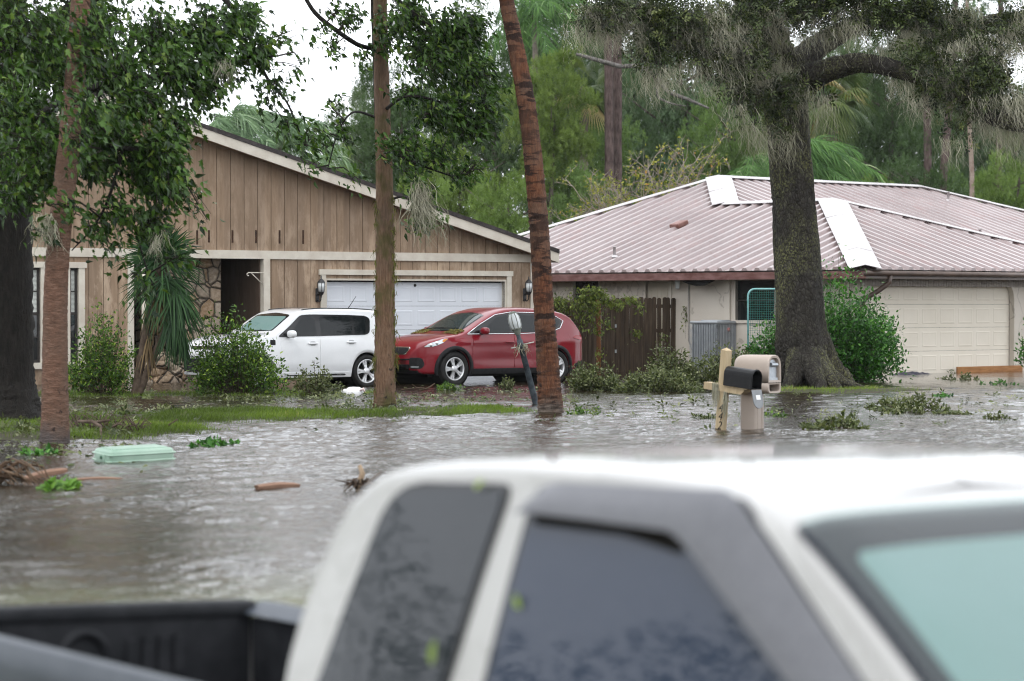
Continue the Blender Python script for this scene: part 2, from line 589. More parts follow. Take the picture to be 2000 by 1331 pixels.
M_TRIM = simple('painted_trim', (.60, .56, .48, 1), (.50, .45, .38, 1), 2.5, .55, .15, 20, (1, 1, 1))
M_SHINGLE = simple('dark_shingle', (.03, .026, .026, 1), (.06, .052, .05, 1), 9, .8, .5, 30)
M_DOORW = simple('garage_white', (.645, .67, .71, 1), (.59, .615, .655, 1), 1.2, .5, .05, 30)
M_GLASS = NM('window_glass').base((.012, .014, .015, 1)).set(rough=.03, spec=.7).m
M_BLIND = simple('window_blind', (.62, .64, .60, 1), (.55, .57, .53, 1), 3, .6)
M_BLACK = simple('black_metal', (.012, .012, .013, 1), (.02, .02, .022, 1), 8, .45, .1)
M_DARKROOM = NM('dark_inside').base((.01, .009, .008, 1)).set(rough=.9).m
M_LAMPGL = NM('lamp_glass').base((.55, .58, .58, 1)).set(rough=.12, spec=.6).m
M_BRONZE = simple('sash_bronze', (.03, .027, .025, 1), (.045, .04, .037, 1), 7, .5)

houseA = thing('wooden_house', 'tan board-sided single-storey house with low gable roof and white garage door', 'house', HA_P, HA)
MA = basis(houseA); MAi = MA.inverted()
def hA(px, py, d=0.0):
    """(t, z) on the plane d metres behind the front wall"""
    r = MAi.to_3x3() @ ray(px, py); c = MAi @ _C
    q = c + r * ((d - c.y) / r.y)
    return q.x, q.z
tR = hA(1040, 560)[0]
e1 = hA(1092, 505, -.35); e0 = hA(345, 243, -.35)
slA = (e0[1] - e1[1]) / (e1[0] - e0[0])
T_PEAK = hA(190, 400)[0]
T_LEFT = 2 * T_PEAK - e1[0]
def roofA(t):
    """height of the fascia's middle above the front wall"""
    return e1[1] + slA * (e1[0] - t) if t > T_PEAK else e1[1] + slA * (t - T_LEFT)
z_band = hA(800, 502)[1]
BW = .34
gx0, gx1 = hA(638, 600)[0], hA(986, 600)[0]
gz = hA(812, 549)[1]
po0, po1 = hA(262, 600)[0], hA(515, 600)[0]
wl0, wl1 = hA(-25, 600)[0], hA(163, 600)[0]
wz0, wz1 = hA(60, 712)[1], hA(60, 521)[1]
up = MB(); lo = MB()
t = tR
while t > T_LEFT + .6:
    a, b = t - BW + .014, t
    up.prism([(a, 0, z_band + .05), (b, 0, z_band + .05), (b, 0, roofA(b) - .02), (a, 0, roofA(a) - .02)], (0, .05, 0))
    segs = [(-.3, z_band - .05)]
    for (q0, q1, zz0, zz1) in ((gx0 - .02, gx1 + .02, -.3, gz), (po0, po1, -.3, z_band), (wl0, wl1, wz0, wz1)):
        pass
    t -= BW
def strips(x0, x1, z0, z1):
    """grooved boards between two uprights"""
    n0 = math.floor((x0 - tR) / BW); x = tR + n0 * BW
    while x < x1 - .001:
        a, b = max(x + .014, x0), min(x + BW, x1)
        if b - a > .02:
            lo.span((a, .0, z0), (b, .05, z1))
        x += BW
ZT = z_band - .05
strips(gx1, tR, -.3, ZT); strips(gx0, gx1, gz, ZT); strips(po1, gx0, -.3, ZT)
lo.build('lower_wall', M_SIDING, houseA); lo = MB()
strips(wl1, po0, -.3, ZT); strips(wl0, wl1, -.3, wz0); strips(wl0, wl1, wz1, ZT); strips(T_LEFT + .8, wl0, -.3, ZT)
up.build('upper_wall', M_SIDING, houseA)
lo.build('lower_wall', M_SIDING, houseA)
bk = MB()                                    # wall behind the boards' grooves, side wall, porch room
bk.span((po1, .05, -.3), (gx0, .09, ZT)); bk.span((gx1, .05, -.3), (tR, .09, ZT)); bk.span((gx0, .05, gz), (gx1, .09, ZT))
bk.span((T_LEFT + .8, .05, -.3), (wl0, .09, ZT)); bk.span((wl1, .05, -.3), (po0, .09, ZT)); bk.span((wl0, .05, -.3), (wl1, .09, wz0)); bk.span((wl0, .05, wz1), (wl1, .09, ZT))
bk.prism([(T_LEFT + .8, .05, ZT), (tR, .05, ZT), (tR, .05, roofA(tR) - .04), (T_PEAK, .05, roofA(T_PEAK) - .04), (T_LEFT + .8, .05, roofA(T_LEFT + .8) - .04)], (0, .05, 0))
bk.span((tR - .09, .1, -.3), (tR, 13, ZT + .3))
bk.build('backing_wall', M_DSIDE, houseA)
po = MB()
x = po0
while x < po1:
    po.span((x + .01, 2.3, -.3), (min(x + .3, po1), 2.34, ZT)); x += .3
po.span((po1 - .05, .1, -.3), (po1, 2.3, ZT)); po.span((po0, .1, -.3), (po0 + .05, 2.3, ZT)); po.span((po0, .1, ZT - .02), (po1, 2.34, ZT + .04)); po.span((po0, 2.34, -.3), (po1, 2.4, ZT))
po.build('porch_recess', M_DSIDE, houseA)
# roof: slab, fascia boards, soffit
rf = MB()
zc = .12
for s, (xa, xb) in enumerate(((e1[0], T_PEAK), (T_LEFT, T_PEAK))):
    za, zb = roofA(e1[0]) + zc, roofA(T_PEAK + .0001) + zc
    rf.prism([(xa, -.37, za), (xb, -.37, zb), (xb, -.37, zb + .09), (xa, -.37, za + .09)], (0, 14.5, 0))
rf.build('roof', M_SHINGLE, houseA)
fa = MB()
for xa, xb in ((e1[0], T_PEAK), (T_LEFT, T_PEAK)):
    za, zb = roofA(e1[0]), roofA(T_PEAK + .0001)
    fa.prism([(xa, -.35, za - .10), (xb, -.35, zb - .10), (xb, -.35, zb + zc - .002), (xa, -.35, za + zc - .002)], (0, .04, 0))
fa.span((e1[0] - .04, -.31, e1[1] - .1), (e1[0], 14, e1[1] + zc))
fa.build('fascia', M_TRIM, houseA)
so = MB()
for xa, xb in ((e1[0] - .05, T_PEAK), (T_LEFT, T_PEAK)):
    za, zb = roofA(xa if xa > T_PEAK else T_LEFT), roofA(T_PEAK + .0001)
    so.prism([(xa, -.305, za - .07), (xb, -.305, zb - .07), (xb, -.305, zb - .04), (xa, -.305, za - .04)], (0, .303, 0))
so.build('soffit', M_SIDING, houseA)
MB().span((T_LEFT + .8, -.035, z_band - .09), (tR + .02, .0, z_band + .09)).build('trim_band', M_TRIM, houseA)
MB().span((tR - .07, -.03, -.3), (tR + .03, .02, z_band - .092)).build('corner_trim', M_TRIM, houseA)
MB().span((po1 - .02, -.04, -.3), (po1 + .14, .12, z_band - .092)).build('porch_post', M_TRIM, houseA)
MB().span((po0 - .16, -.03, -.3), (po0 - .02, .03, z_band - .092)).build('corner_trim', M_TRIM, houseA)
pp = MB(); pp.tube([(po0 + .16, -.1, z_band - .2), (po0 + .18, -.1, .2), (po0 + .3, -.25, -.1)], .045, 8); pp.build('downspout', M_TRIM, houseA)
# garage door: four rows of raised panels
gf = MB()
gf.span((gx0 - .17, -.04, -.3), (gx0 - .04, .0, gz + .12)); gf.span((gx1 + .04, -.04, -.3), (gx1 + .17, .0, gz + .12)); gf.span((gx0 - .21, -.05, gz + .122), (gx1 + .21, .0, gz + .24))
gf.span((gx0 - .04, -.01, -.3), (gx0, .2, gz)); gf.span((gx1, -.01, -.3), (gx1 + .04, .2, gz)); gf.span((gx0 - .04, -.01, gz), (gx1 + .04, .2, gz + .04))
gf.build('garage_door_frame', M_TRIM, houseA)
def garage_door(parent, x0, x1, z1, y, m, rows=4, cols=8, rowh=.535):
    d = MB()
    for r in range(rows):
        zb, zt = z1 - (r + 1) * rowh, z1 - r * rowh - .006
        d.span((x0, y, zb), (x1, y + .04, zt))
        cw = (x1 - x0) / cols
        for c in range(cols):
            a, b = x0 + c * cw + .07, x0 + (c + 1) * cw - .07
            p, q = zb + .09, zt - .09
            o_ = [(a, y - .0005, p), (b, y - .0005, p), (b, y - .0005, q), (a, y - .0005, q)]
            g_ = .028
            m1 = [(a + g_, y - .008, p + g_), (b - g_, y - .008, p + g_), (b - g_, y - .008, q - g_), (a + g_, y - .008, q - g_)]
            g2 = .05
            m2 = [(a + g2, y - .004, p + g2), (b - g2, y - .004, p + g2), (b - g2, y - .004, q - g2), (a + g2, y - .004, q - g2)]
            d.add(o_ + m1 + m2, [(i, (i + 1) % 4, 4 + (i + 1) % 4, 4 + i) for i in range(4)] + [(4 + i, 4 + (i + 1) % 4, 8 + (i + 1) % 4, 8 + i) for i in range(4)] + [(8, 9, 10, 11)])
    return d.build('garage_door', m, parent)
gd = garage_door(houseA, gx0, gx1, gz - .03, .12, M_DOORW)
lk = MB(); lk.lathe([(.001, -.02), (.03, -.02), (.035, 0)], 12, 'y', ((gx0 + gx1) / 2, .12, gz - .1)); lk.build('door_lock', M_BRONZE, gd)
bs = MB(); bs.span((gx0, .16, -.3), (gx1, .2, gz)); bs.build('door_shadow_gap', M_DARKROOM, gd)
# windows: two sash pairs with blinds behind the upper halves
wf = MB()
for a, b in ((wl0 - .02, wl0 + .12), (wl1 - .12, wl1 + .02)):
    wf.span((a, -.03, wz0), (b, .06, wz1))
mid0, mid1 = hA(79, 600)[0], hA(136, 600)[0]
wf.span((mid0, -.03, wz0), (mid0 + .16, .06, wz1)); wf.span((mid1 - .16, -.03, wz0), (mid1, .06, wz1)); wf.span((mid0 + .16, -.02, wz0), (mid1 - .16, .06, wz1))
wf.span((wl0 - .06, -.045, wz1 - .02), (wl1 + .06, .05, wz1 + .1)); wf.span((wl0 - .04, -.06, wz0 - .1), (wl1 + .04, .05, wz0 + .03))
wf.build('window_frame', M_TRIM, houseA)
for a, b in ((wl0 + .12, mid0), (mid1, wl1 - .12)):
    zm = hA(60, 613)[1]
    win = MB()
    win.span((a, .03, wz0 + .03), (a + .05, .07, wz1)); win.span((b - .05, .03, wz0 + .03), (b, .07, wz1))
    win.span((a + .05, .03, zm - .03), (b - .05, .075, zm + .03)); win.span((a + .05, .03, wz1 - .07), (b - .05, .07, wz1 - .02)); win.span((a + .05, .03, wz0 + .03), (b - .05, .07, wz0 + .09))
    for zz in ((zm + wz1) / 2 - .02, (zm + wz0) / 2 + .03):
        win.span((a + .05, .04, zz - .012), (b - .05, .062, zz + .012))
    w_ = win.build('window', M_BRONZE, houseA)
    MB().span((a + .04, .05, wz0 + .08), (b - .04, .056, zm)).build('pane', M_GLASS, w_)
    bl = MB(); z = zm + .03
    while z < wz1 - .03:
        bl.span((a + .05, .066, z), (b - .05, .074, z + .021)); z += .026
    bl.build('blind', M_BLIND, w_)
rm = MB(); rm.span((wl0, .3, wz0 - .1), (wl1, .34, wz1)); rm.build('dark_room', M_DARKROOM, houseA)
# six rusty slots on the upper boards
for px in (385, 408, 454, 500, 546, 592):
    t0, z0 = hA(px, 478 if px < 400 else 474 + (px - 400) * .015)
    z1 = hA(px, 450)[1]
    MB().span((t0 - .022, -.006, z0), (t0 + .022, .0, z1)).build('rust_stain', simple('rust', (.07, .035, .02, 1), (.025, .015, .012, 1), 9, .9) if px == 385 else bpy.data.materials['rust'], houseA)
# stone facing and planter in the porch
k = NM('field_stone')
vec = k.coord((1, 1, 1.1))
vo = k.n('ShaderNodeTexVoronoi', feature='DISTANCE_TO_EDGE'); vo.inputs['Scale'].default_value = 3.4; vo.inputs['Randomness'].default_value = 1
v2 = k.n('ShaderNodeTexVoronoi'); v2.inputs['Scale'].default_value = 3.4
wob = k.n('ShaderNodeMix', data_type='RGBA'); wob.inputs[0].default_value = .06
nz = k.n('ShaderNodeTexNoise'); nz.inputs['Scale'].default_value = 5; k.l(vec, nz.inputs['Vector']); k.l(vec, wob.inputs[6]); k.l(nz.outputs['Color'], wob.inputs[7])
k.l(wob.outputs[2], vo.inputs['Vector']); k.l(wob.outputs[2], v2.inputs['Vector'])
sp = k.n('ShaderNodeSeparateColor'); k.l(v2.outputs['Color'], sp.inputs[0])
st = k.ramp(sp.outputs[0], [(0, (.22, .17, .12)), (.4, (.33, .27, .21)), (.65, (.27, .15, .06)), (1, (.40, .34, .27))])
st = k.mix(.5, st, k.ramp(k.noise(vec, 14, 6), [(.3, (.12, .09, .06)), (.7, (.42, .36, .29))]))
mort = k.ramp(vo.outputs['Distance'], [(.02, (0, 0, 0)), (.055, (1, 1, 1))])
k.base(k.mix(mort, (.06, .05, .04), st)).set(rough=.8)
k.bump(k.math('ADD', k.ramp(vo.outputs['Distance'], [(0, (0, 0, 0)), (.12, (1, 1, 1))]), k.math('MULTIPLY', k.noise(vec, 18, 5), .35)), 1.0, .06)
M_STONE = k.m
s0, s1 = hA(330, 600, .45)[0], hA(431, 600, .45)[0]
MB().span((s0, .45, -.3), (s1, 1.9, ZT)).build('stone_pier', M_STONE, houseA)
s0, s1 = hA(283, 730, -.25)[0], hA(352, 730, -.25)[0]
pl = MB()
zt = hA(320, 690, -.25)[1]
rr = random.Random(5)
for i in range(7):
    for j in range(4):
        cx = s0 + (i + .5 + rr.uniform(-.2, .2)) * (s1 - s0) / 7; cz = -.05 + (j + .5 + rr.uniform(-.2, .2)) * (zt + .05) / 4
        pl.bbox((cx, -.2 + rr.uniform(-.03, .05), cz), (rr.uniform(.17, .26), .3, rr.uniform(.15, .23)), .07, Matrix.Rotation(rr.uniform(-.4, .4), 3, 'Y'))
pl.span((s0, -.25, -.3), (s1, .4, zt - .04))
pl.build('stone_planter', M_STONE, houseA)

def wall_lantern(M, label, k=1.0):
    o = thing('wall_lantern', label, 'wall lamp', M=M, group='lanterns beside the garage door')
    b = MB()
    b.bbox((0, -.015, -.12), (.09, .03, .30), .012)
    b.lathe([(.03, -.03), (.036, -.05), (.02, -.06)], 10, 'y', (0, 0, -.1))
    b.build('back_plate', M_BLACK, o)
    a = MB()
    a.tube([(0, -.03, -.22), (0, -.10, -.27), (0, -.16, -.22), (0, -.17, -.15), (0, -.17, -.10)], [.012, .013, .012, .01, .01], 8)
    a.tube([(0, -.03, -.06), (0, -.08, -.12), (0, -.14, -.10), (0, -.17, -.13)], .008, 6)
    a.build('scroll_arm', M_BLACK, o)
    c = MB()
    c.lathe([(.0, -.18), (.018, -.17), (.012, -.14), (.05, -.10), (.062, -.08), (.07, -.06), (.07, -.05)], 16, 'z', (0, -.17, 0))
    c.lathe([(.088, .15), (.085, .165), (.05, .21), (.03, .23), (.012, .24), (.016, .27), (.005, .31), (0, .33)], 16, 'z', (0, -.17, 0))
    for i in range(6):
        an = i * math.pi / 3
        c.tube([(.070 * math.cos(an), -.17 + .070 * math.sin(an), -.06), (.09 * math.cos(an), -.17 + .09 * math.sin(an), .06), (.086 * math.cos(an), -.17 + .086 * math.sin(an), .155)], .006, 5)
    c.build('cage', M_BLACK, o)
    g_ = MB(); g_.lathe([(.0, -.06), (.06, -.055), (.08, .06), (.076, .15), (0, .155)], 16, 'z', (0, -.17, 0)); g_.build('glass', M_LAMPGL, o)
    return o
for px, lab in ((619, 'black coach lantern on tan boards between porch post and garage door'), (1024, 'black coach lantern on tan boards behind the leaning palm trunk')):
    t0, z0 = hA(px, 566)
    wall_lantern(MA @ Matrix.Translation((t0, -.002, z0)), lab)
t0, z0 = hA(514, 545)
o = thing('plant_hook', 'white metal plant hook on the porch post above white car', 'hook', M=MA @ Matrix.Translation((t0, -.02, z0)))
a = MB(); a.tube([(0, -.02, .13), (-.42, -.06, .13), (-.46, -.06, .10), (-.44, -.06, .06), (-.41, -.06, .07)], .011, 6); a.build('arm', M_TRIM, o)
a = MB(); a.tube([(0, -.02, -.15), (-.34, -.05, .12)], .009, 6); a.span((-.02, -.03, -.2), (.02, -.005, .17)); a.build('brace', M_TRIM, o)
# ------------------------------------------------------------------ metal-roofed stucco house
k = NM('faded_metal_roof')
v = k.coord((1, 1, 1))
c = k.ramp(k.noise(v, .6, 5), [(.3, (.215, .165, .162)), (.7, (.30, .245, .24))])
c = k.mix(k.math('MULTIPLY', k.ramp(k.noise(v, 7, 4), [(.62, (0, 0, 0)), (.72, (1, 1, 1))]), .6), c, (.19, .11, .09))
c = k.mix(k.math('MULTIPLY', k.ramp(k.noise(v, 1.3, 6, .75), [(.5, (0, 0, 0)), (.7, (1, 1, 1))]), .5), c, (.26, .15, .14))
c = k.mix(k.ramp(k.noise(v, 3.2, 7, .8), [(.735, (0, 0, 0)), (.75, (1, 1, 1))]), c, (.06, .045, .025))
k.base(c).set(rough=.25, spec=.7)
k.bump(k.noise(v, 3, 2), .1, .01)
M_ROOFM = k.m
M_RIDGE = simple('ridge_flashing', (.46, .44, .44, 1), (.36, .33, .33, 1), 2.0, .3, .1, 8)
k = NM('stucco')
v = k.coord()
c = k.ramp(k.noise(v, .8, 5), [(.3, (.50, .45, .385)), (.7, (.58, .53, .465))])
cr = k.n('ShaderNodeTexWave', wave_type='BANDS'); cr.inputs['Scale'].default_value = .9; cr.inputs['Distortion'].default_value = 14; cr.inputs['Detail'].default_value = 4; k.l(v, cr.inputs['Vector'])
c = k.mix(k.math('MULTIPLY', k.ramp(cr.outputs['Fac'], [(.0, (1, 1, 1)), (.03, (0, 0, 0))]), .45), c, (.2, .17, .14))
k.base(c).set(rough=.8)
k.bump(k.noise(v, 45, 4), .5, .012)
M_STUCCO = k.m
M_FASC = simple('maroon_fascia', (.10, .042, .036, 1), (.20, .11, .10, 1), 3, .55, .2, 18, (1, 1, 3))
M_GUTTER = simple('brown_gutter', (.055, .035, .026, 1), (.10, .066, .05, 1), 4, .4, .1)
M_SOLDIER = simple('grey_brick_course', (.30, .27, .245, 1), (.38, .345, .31, 1), 9, .85, .3)
M_DOORB = simple('garage_cream', (.72, .66, .56, 1), (.68, .62, .52, 1), 1.3, .5, .05, 25)
M_WOODR = simple('wet_timber', (.23, .10, .035, 1), (.33, .16, .06, 1), 3, .6, .2, 15, (1, 1, 6))

houseB = thing('metal_roof_house', 'pale stucco house under a broad faded red ribbed metal hip roof', 'house', HB_C, HB)
MBm = basis(houseB); MBi = MBm.inverted()
EZ = 2.45; PITCHB = .33
def hB(px, py, a=None, b=None):
    r = MBi.to_3x3() @ ray(px, py); c = MBi @ _C
    s = (a - c.x) / r.x if a is not None else (b - c.y) / r.y
    q = c + r * s
    return q
B0 = 3.7
S1, S2, BEND = 8.36, 17.5, 16.5
APX = 5.6; ZA = EZ + PITCHB * APX
ZR = EZ + PITCHB * S1
B_R = B0 + S1                                # b of the main ridge
TH = .05
planes = {                                    # name: (polygon in (a,b), up-slope axis)
    'left': ([(0, 0), (APX, APX), (APX, B0 + APX), (S1, B_R), (0, BEND)], 'a'),
    'front': ([(0, 0), (2 * APX, 0), (APX, APX)], 'b'),
    'right_wing': ([(2 * APX, 0), (2 * APX, B0), (2 * APX, B0 + .01), (APX, B0 + APX), (APX, APX)], '-a'),
    'main': ([(2 * APX, B0), (S2 + S1, B0), (S2, B_R), (S1, B_R), (APX, B0 + APX)], 'b'),
    'back': ([(0, BEND), (S1, B_R), (S2, B_R), (S2 + S1, BEND)], 'back'),
    'right_end': ([(S2 + S1, B0), (S2 + S1, BEND), (S2, B_R)], 'end'),
}
def zB(name, a, b):
    if name == 'left': return EZ + PITCHB * a
    if name == 'front': return EZ + PITCHB * b
    if name == 'right_wing': return EZ + PITCHB * (2 * APX - a)
    if name == 'main': return EZ + PITCHB * (b - B0)
    if name == 'back': return ZR - (ZR - EZ) * (b - B_R) / (BEND - B_R)
    return ZR - (ZR - EZ) * (a - S2) / S1
def clip_line(poly, axis, val):
    """interval along the other axis where the line axis=val crosses the polygon"""
    xs = []
    for (p, q) in zip(poly, poly[1:] + poly[:1]):
        u0, u1 = p[axis], q[axis]
        if (u0 - val) * (u1 - val) < 0:
            t = (val - u0) / (u1 - u0)
            xs.append(p[1 - axis] + t * (q[1 - axis] - p[1 - axis]))
    return (min(xs), max(xs)) if len(xs) >= 2 else None
roofB = MB()
RIB = .40
for nm, (poly, ax) in planes.items():
    roofB.add([(a, b, zB(nm, a, b)) for a, b in poly], [tuple(range(len(poly)))])
    if nm in ('back', 'right_end', 'right_wing'):
        continue
    across = 1 if ax == 'a' else 0              # coordinate that counts the ribs
    lo_, hi_ = min(p[across] for p in poly), max(p[across] for p in poly)
    s = lo_ + .11
    while s < hi_:
        iv = clip_line(poly, across, s)
        if iv and iv[1] - iv[0] > .15:
            u0, u1 = iv
            def P(u, ds, h):
                a, b = (u, s + ds) if across == 1 else (s + ds, u)
                return (a, b, zB(nm, a, b) + h)
            prof = [(-.12, .001), (-.07, .07), (.03, .07), (.08, .001)]
            vs = [P(u0, *q) for q in prof] + [P(u1, *q) for q in prof]
            roofB.add(vs, [(0, 1, 5, 4), (1, 2, 6, 5), (2, 3, 7, 6), (3, 2, 1, 0), (4, 5, 6, 7)])
        s += RIB
rB = roofB.build('roof', M_ROOFM, houseB)
def cap(pts, wdt, lift=.11, thick=.012, name='ridge_cap', m=None, skew=(0, 0)):
    """folded strip of flashing along a ridge, hip or valley"""
    m_ = MB()
    pts = [Vector(p) for p in pts]
    for p, q in zip(pts[:-1], pts[1:]):
        d = (q - p).normalized(); sd = d.cross(Vector((0, 0, 1))).normalized()
        nseg = max(1, int((q - p).length / 1.9))
        for i in range(nseg):
            a = p.lerp(q, i / nseg - (.02 if i else 0)); b = p.lerp(q, (i + 1) / nseg)
            zz = Vector((0, 0, lift + .006 * (i % 2)))
            drop = Vector((0, 0, -wdt * .5 * PITCHB * (.72 if abs(d.z) > .05 else 1)))
            w_ = sd * wdt * .5
            jit = random.uniform(-.012, .012)
            vs = [a + zz + w_ + drop, a + zz, a + zz - w_ + drop, b + zz + w_ + drop + Vector((0, 0, jit)), b + zz, b + zz - w_ + drop + Vector((0, 0, -jit))]
            lo2 = [x - Vector((0, 0, thick)) for x in vs]
            m_.add(vs + lo2, [(0, 1, 4, 3), (1, 2, 5, 4), (9, 10, 7, 6), (10, 11, 8, 7), (0, 3, 9, 6), (2, 8, 11, 5), (0, 6, 7, 1), (1, 7, 8, 2), (3, 4, 10, 9), (4, 5, 11, 10)])
    return m_.build(name, m or M_RIDGE, rB)
hip = lambda t, z0=0: (t, t, EZ + PITCHB * t)
cap([(0, 0, EZ), (APX, APX, ZA)], .75)
cap([(2 * APX, 0, EZ), (APX, APX, ZA)], .42)
cap([(APX, APX, ZA), (APX, B0 + APX, ZA)], .42)
cap([(APX, B0 + APX, ZA), (S1, B_R, ZR)], .75)
cap([(S1, B_R, ZR), (S2, B_R, ZR)], .42)
cap([(S2 + S1, B0, EZ), (S2, B_R, ZR)], .42)
cap([(S1, B_R, ZR), (0, BEND, EZ)], .42)
# eaves
ea = MB()
ea.span((.02, .02, EZ - .21), (.06, BEND, EZ - .035)); ea.build('fascia', M_FASC, houseB)
so = MB(); so.span((.06, .06, EZ - .21), (.6, BEND, EZ - .185)); so.span((.6, .06, EZ - .21), (2 * APX, .6, EZ - .185)); so.build('soffit', simple('stained_soffit', (.36, .31, .26, 1), (.24, .2, .17, 1), 2, .8), houseB)
gt = MB()
gt.tube([(.0, -.01, EZ - .09), (2 * APX, -.01, EZ - .09)], .075, 10, flat=.85); gt.span((.06, .02, EZ - .21), (2 * APX, .06, EZ - .03))
gt.build('gutter', M_GUTTER, houseB)
# walls
wb = MB()
OH = .55
zt = EZ - .186
qs = hB(1437, 600, a=OH), hB(1514, 600, a=OH)
qw = hB(1120, 600, a=OH), hB(1170, 600, a=OH)
qd = hB(1262, 600, a=OH), hB(1307, 600, a=OH)
zz1 = hB(1475, 548, a=OH).z; zz0 = hB(1475, 626, a=OH).z
wz1b, wz0b = hB(1145, 549, a=OH).z, hB(1145, 600, a=OH).z - .3
dz1 = hB(1285, 552, a=OH).z
spans = sorted([(qs[1].y, qs[0].y, zz0, zz1), (qw[1].y, qw[0].y, wz0b, wz1b), (qd[1].y, qd[0].y, -.3, dz1)])
y = OH
for b0, b1, z0, z1 in spans:
    wb.span((OH, y, -.3), (OH + .15, b0, zt))
    if z0 > -.3: wb.span((OH, b0, -.3), (OH + .15, b1, z0))
    wb.span((OH, b0, z1), (OH + .15, b1, zt)); y = b1
wb.span((OH, y, -.3), (OH + .15, BEND - .5, zt))
# front wall with the arched garage opening
g0, g1 = hB(1697, 640, b=OH).x, hB(1981, 640, b=OH).x
gtz = hB(1850, 549, b=OH).z
wb.span((OH + .15, OH, -.3), (g0, OH + .15, zt)); wb.span((g1, OH, -.3), (2 * APX - .5, OH + .15, zt)); wb.span((g0, OH, gtz), (g1, OH + .15, zt))
wb.span((2 * APX - .65, OH + .15, -.3), (2 * APX - .5, B0 + OH, zt)); wb.span((2 * APX - .65, B0 + OH, -.3), (S1 + S2 - .55, B0 + OH + .15, zt)); wb.span((S1 + S2 - .7, B0 + OH + .15, -.3), (S1 + S2 - .55, BEND - .5, zt)); wb.span((OH, BEND - .5, -.3), (S1 + S2 - .55, BEND - .35, zt))
for sgn, gx_ in ((1, g0), (-1, g1)):
    r_ = .46
    arc = [(gx_ + sgn * (r_ - r_ * math.cos(an)), OH, gtz - r_ + r_ * math.sin(an)) for an in [i * math.pi / 16 for i in range(9)]]
    pts = arc + [(gx_, OH, gtz)]
    wb.prism(pts if sgn < 0 else pts[::-1], (0, .15, 0))
wb.build('wall', M_STUCCO, houseB)
sc_ = MB(); x = g0 - .3
while x < g1 + .4:
    sc_.span((x, OH - .035, zt - .19), (x + .088, OH - .001, zt - .002)); x += .1
sc_.build('brick_course', M_SOLDIER, houseB)
gb = garage_door(houseB, g0 + .004, g1 - .004, gtz, OH + .16, M_DOORB, 4, 8, .56)
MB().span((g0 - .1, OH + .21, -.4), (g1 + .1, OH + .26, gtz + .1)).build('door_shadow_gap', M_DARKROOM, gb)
# side window, door, pilaster
for q, z0, z1 in ((qs, zz0, zz1), (qw, wz0b, wz1b)):
    b1, b0 = q[0].y, q[1].y
    f = MB()
    f.span((OH - .02, b0 - .09, z0 - .06), (OH + .1, b0, z1 + .05)); f.span((OH - .02, b1, z0 - .06), (OH + .1, b1 + .09, z1 + .05)); f.span((OH - .025, b0, z1), (OH + .1, b1, z1 + .06)); f.span((OH - .04, b0, z0 - .07), (OH + .1, b1, z0))
    wn = f.build('window', M_STUCCO, houseB)
    MB().span((OH + .08, b0, z0), (OH + .09, b1, z1)).build('pane', M_GLASS, wn)
    mu = MB()
    n = 3 if q is qw else 1
    for i in range(1, n):
        mu.span((OH + .06, b0 + (b1 - b0) * i / n - .015, z0), (OH + .079, b0 + (b1 - b0) * i / n + .015, z1))
    for zz in ((z1 - .33, z0 + .3) if q is qw else ((z0 + z1) / 2,)):
        mu.span((OH + .055, b0, zz - .018), (OH + .078, b1, zz + .018))
    mu.build('muntin', M_BRONZE, wn)
dr = MB(); dr.span((OH + .06, qd[1].y, -.3), (OH + .1, qd[0].y, dz1))
wD = qd[0].y - qd[1].y
for i in range(2):
    for (za, zb_) in ((dz1 - .68, dz1 - .16), (dz1 - 1.5, dz1 - .8)):
        a, b = qd[1].y + .1 + i * (wD / 2 - .03), qd[1].y + wD / 2 - .07 + i * (wD / 2 - .03)
        for (p0, p1) in (((OH + .045, a, za), (OH + .061, b, za + .025)), ((OH + .045, a, zb_ - .025), (OH + .061, b, zb_)), ((OH + .045, a, za + .026), (OH + .061, a + .025, zb_ - .026)), ((OH + .045, b - .025, za + .026), (OH + .061, b, zb_ - .026))):
            dr.span(p0, p1)
dr.build('door', simple('door_cream', (.55, .5, .41, 1), (.5, .45, .37, 1), 2, .5), houseB)
df = MB(); df.span((OH - .03, qd[0].y, -.3), (OH + .06, qd[0].y + .1, dz1 + .06)); df.span((OH - .03, qd[1].y - .1, -.3), (OH + .06, qd[1].y, dz1 + .06)); df.span((OH - .03, qd[1].y, dz1), (OH + .06, qd[0].y, dz1 + .07)); df.build('door_frame', M_STUCCO, houseB)
pa = hB(1420, 600, a=OH - .04)
MB().span((OH - .05, pa.y - .09, -.3), (OH - .001, pa.y + .09, zt)).build('pilaster', M_STUCCO, houseB)
pa = hB(1345, 600, a=OH - .03)
cnd = MB(); cnd.tube([(OH - .03, pa.y, zt), (OH - .03, pa.y, .75), (OH - .05, pa.y - .12, .55), (OH - .1, pa.y - .3, .5)], .018, 6); cnd.build('conduit', simple('grey_conduit', (.3, .28, .26, 1)), houseB)
hq0, hq1 = hB(1338, 541, a=.3), hB(1408, 541, a=.3)
sh = MB()
n = 9
sh.prism([(.12, hq1.y + (hq0.y - hq1.y) * i / n, EZ - .215 - .16 * math.sin(math.pi * i / n) * (.7 + .3 * random.random())) for i in range(n + 1)], (.02, 0, 0)); sh.build('soffit_hole_shade', M_DARKROOM, houseB)  # near-black sheet stands in for the shade inside the soffit hole
# downspout at the corner
dq = MB(); dq.tube([(.9, .0, EZ - .1), (.9, .02, EZ - .3), (.75, .2, EZ - .48), (.50, .46, EZ - .70), (.47, .5, EZ - .85), (.47, .5, -.2)], [.062, .062, .06, .06, .06, .06], 10); dq.build('downspout', M_GUTTER, houseB)
